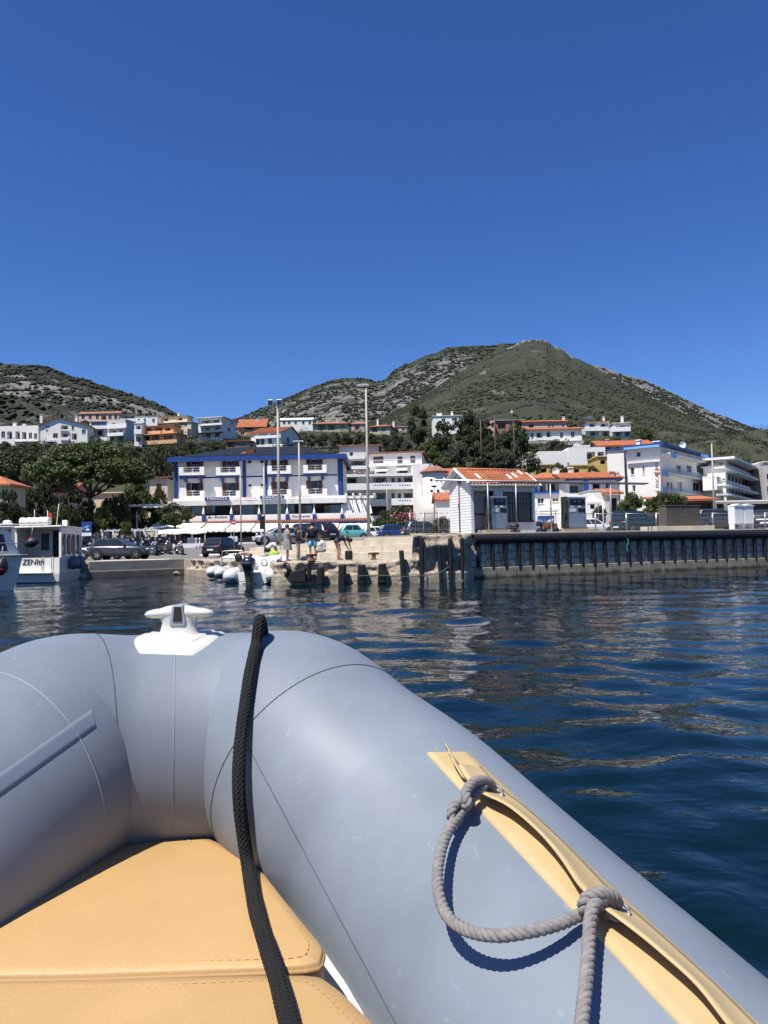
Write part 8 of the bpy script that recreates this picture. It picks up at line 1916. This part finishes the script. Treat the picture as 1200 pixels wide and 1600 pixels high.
    for (x, y) in ((772, 1238), (966, 1424)):
        q = hit(x, y, .012, False); MB().tube([q + np.array([.012 * math.cos(a), .006 * math.sin(a), .008 * math.sin(a)]) for a in np.linspace(0, 6.283, 14)], .0025, 6).build('eyelet', 'steel', root, True)
    return root
build_dinghy()

# seat cushions lying in the bow
def cushion(poly, z0, z1, label):
    root = thing('seat_cushion', label, 'cushion', (poly[0][0], poly[0][1], z0), group='tan cushions in the bow')
    p = np.array(poly); c = p.mean(0); n = len(p)
    # rounded shell: side rings then crowned top
    rings = [(1.0, z0, .0), (1.0, z1 - .009, 0), (.995, z1 - .004, .0015), (.985, z1 - .001, .004)]
    mb = MB(); V = []
    for (sc, z, ins) in rings:
        for q in p:
            d = (q - c); L = np.linalg.norm(d); V.append((*(c + d / L * (L - ins)), z))
    fs = [(i * n + j, i * n + (j + 1) % n, (i + 1) * n + (j + 1) % n, (i + 1) * n + j) for i in range(3) for j in range(n)]
    base = V[3 * n:4 * n]; V = V + []
    for k, f in enumerate((.93, .8, .6, .4, .2)):
        for q in base:
            d = np.array(q[:2]) - c; xy = c + d * f
            V.append((*xy, z1 + .006 * (1 - f ** 4) + .004 * (fbm(xy[0] * 9 + 5, xy[1] * 9, 3) - .5)))
    fs += [((3 + i) * n + j, (3 + i) * n + (j + 1) % n, (4 + i) * n + (j + 1) % n, (4 + i) * n + j) for i in range(5) for j in range(n)]
    V.append((*c, z1 + .006)); L = len(V) - 1; fs += [(8 * n + j, 8 * n + (j + 1) % n, L) for j in range(n)]
    mb.add(V, fs); mb.build('cushion_cover', 'cushion', root, True)
    m2 = MB()
    st = [q for q in p if q[1] > np.median(p[:, 1]) - 9]; pp = np.array([c + (q - c) * (1 - .022 / np.linalg.norm(q - c)) for q in p]); pp = np.vstack([pp, pp[:1]]); sl = np.concatenate([[0], np.cumsum(np.linalg.norm(np.diff(pp, axis=0), axis=1))])
    for s0 in np.arange(0, sl[-1], .011):
        a = np.array([np.interp(s0, sl, pp[:, i]) for i in (0, 1)]); b = np.array([np.interp(s0 + .006, sl, pp[:, i]) for i in (0, 1)]); m2.tube([(*a, z1 + .0012), (*b, z1 + .0012)], .0006, 4)
    k_ = m2.build('stitching', 'thread', root); k_['kind'] = 'stuff'
    ring = [(*(c + (q - c) * .998), z1 - .010) for q in p]; ring.append(ring[0])
    MB().tube(ring, .0035, 6, cap=False).build('piping', 'piping', root, True)
fr = densify([(-.575, 1.30), (-.50, 1.395), (-.41, 1.405), (-.32, 1.395), (-.215, 1.27), (-.143, 1.12), (-.088, 1.01), (-.091, .968), (-.41, .960), (-.70, .968), (-.71, 1.01), (-.645, 1.16)], 7)
cushion(fr, CUZ - .085, CUZ, 'front tan cushion tucked into the bow, touching the bow tube')
bk = densify([(-.75, .91), (-.71, .950), (-.41, .950), (-.090, .950), (-.057, .91), (-.014, .84), (.04, .66), (.06, .55), (.02, .50), (-.41, .495), (-.86, .50), (-.86, .60)], 7)
cushion(bk, CUZ - .085, CUZ, 'tan cushion nearest the camera, behind the bow cushion')

# black mooring line over the tube
def mooring():
    root = thing('mooring_line', 'black braided mooring line draped over the bow tube onto the cushions', 'rope', (-.3, 1.8, CAM_Z - .2))
    RB = .0108
    out = [np.array([-.42, 2.6, .02]), np.array([-.36, 2.15, .5]), np.array([-.28, 1.86, 1.05]), np.array([-.305, 1.98, 1.27])]
    pts = [(410, 984, 0), (400, 1010, 0), (391, 1050, 0), (382, 1110, .004), (376, 1160, .010), (373, 1210, .014), (375, 1260, .012), (381, 1310, .006), (389, 1360, .002), (400, 1420, 0), (418, 1480, 0), (434, 1530, 0), (447, 1580, 0), (462, 1640, 0), (482, 1720, 0)]
    p = crom(out[:-1] + [hit(x, y, RB + o) for (x, y, o) in pts], 12)
    d = np.gradient(p, axis=0); s = np.concatenate([[0], np.cumsum(np.linalg.norm(np.diff(p, axis=0), axis=1))])
    m2 = int(s[-1] / .004); ss = np.linspace(0, s[-1], m2); p = np.stack([np.interp(ss, s, p[:, i]) for i in range(3)], 1)
    MB().tube(p, RB * .88, 14).build('core', 'rope_black', root, True, fix=False)
    d = np.gradient(p, axis=0); d /= np.linalg.norm(d, axis=1)[:, None]; nr = np.cross(d[0], (1, 0, 0)); N_ = []
    for i in range(m2):
        nr = nr - d[i] * (nr @ d[i]); nr /= np.linalg.norm(nr); N_.append(nr.copy())
    N_ = np.array(N_); B_ = np.cross(d, N_); mb = MB()
    for sg in (1, -1):
        for k in range(8):
            w = sg * 2 * np.pi * (ss / .062) + 2 * np.pi * k / 8; rr = RB * (.84 + .10 * np.sin(8 * w * sg + (0 if sg > 0 else np.pi)))
            mb.tube(p + rr[:, None] * (np.cos(w)[:, None] * N_ + np.sin(w)[:, None] * B_), RB * .19, 5)
    mb.build('braid', 'rope_black', root, True, fix=False)
mooring()
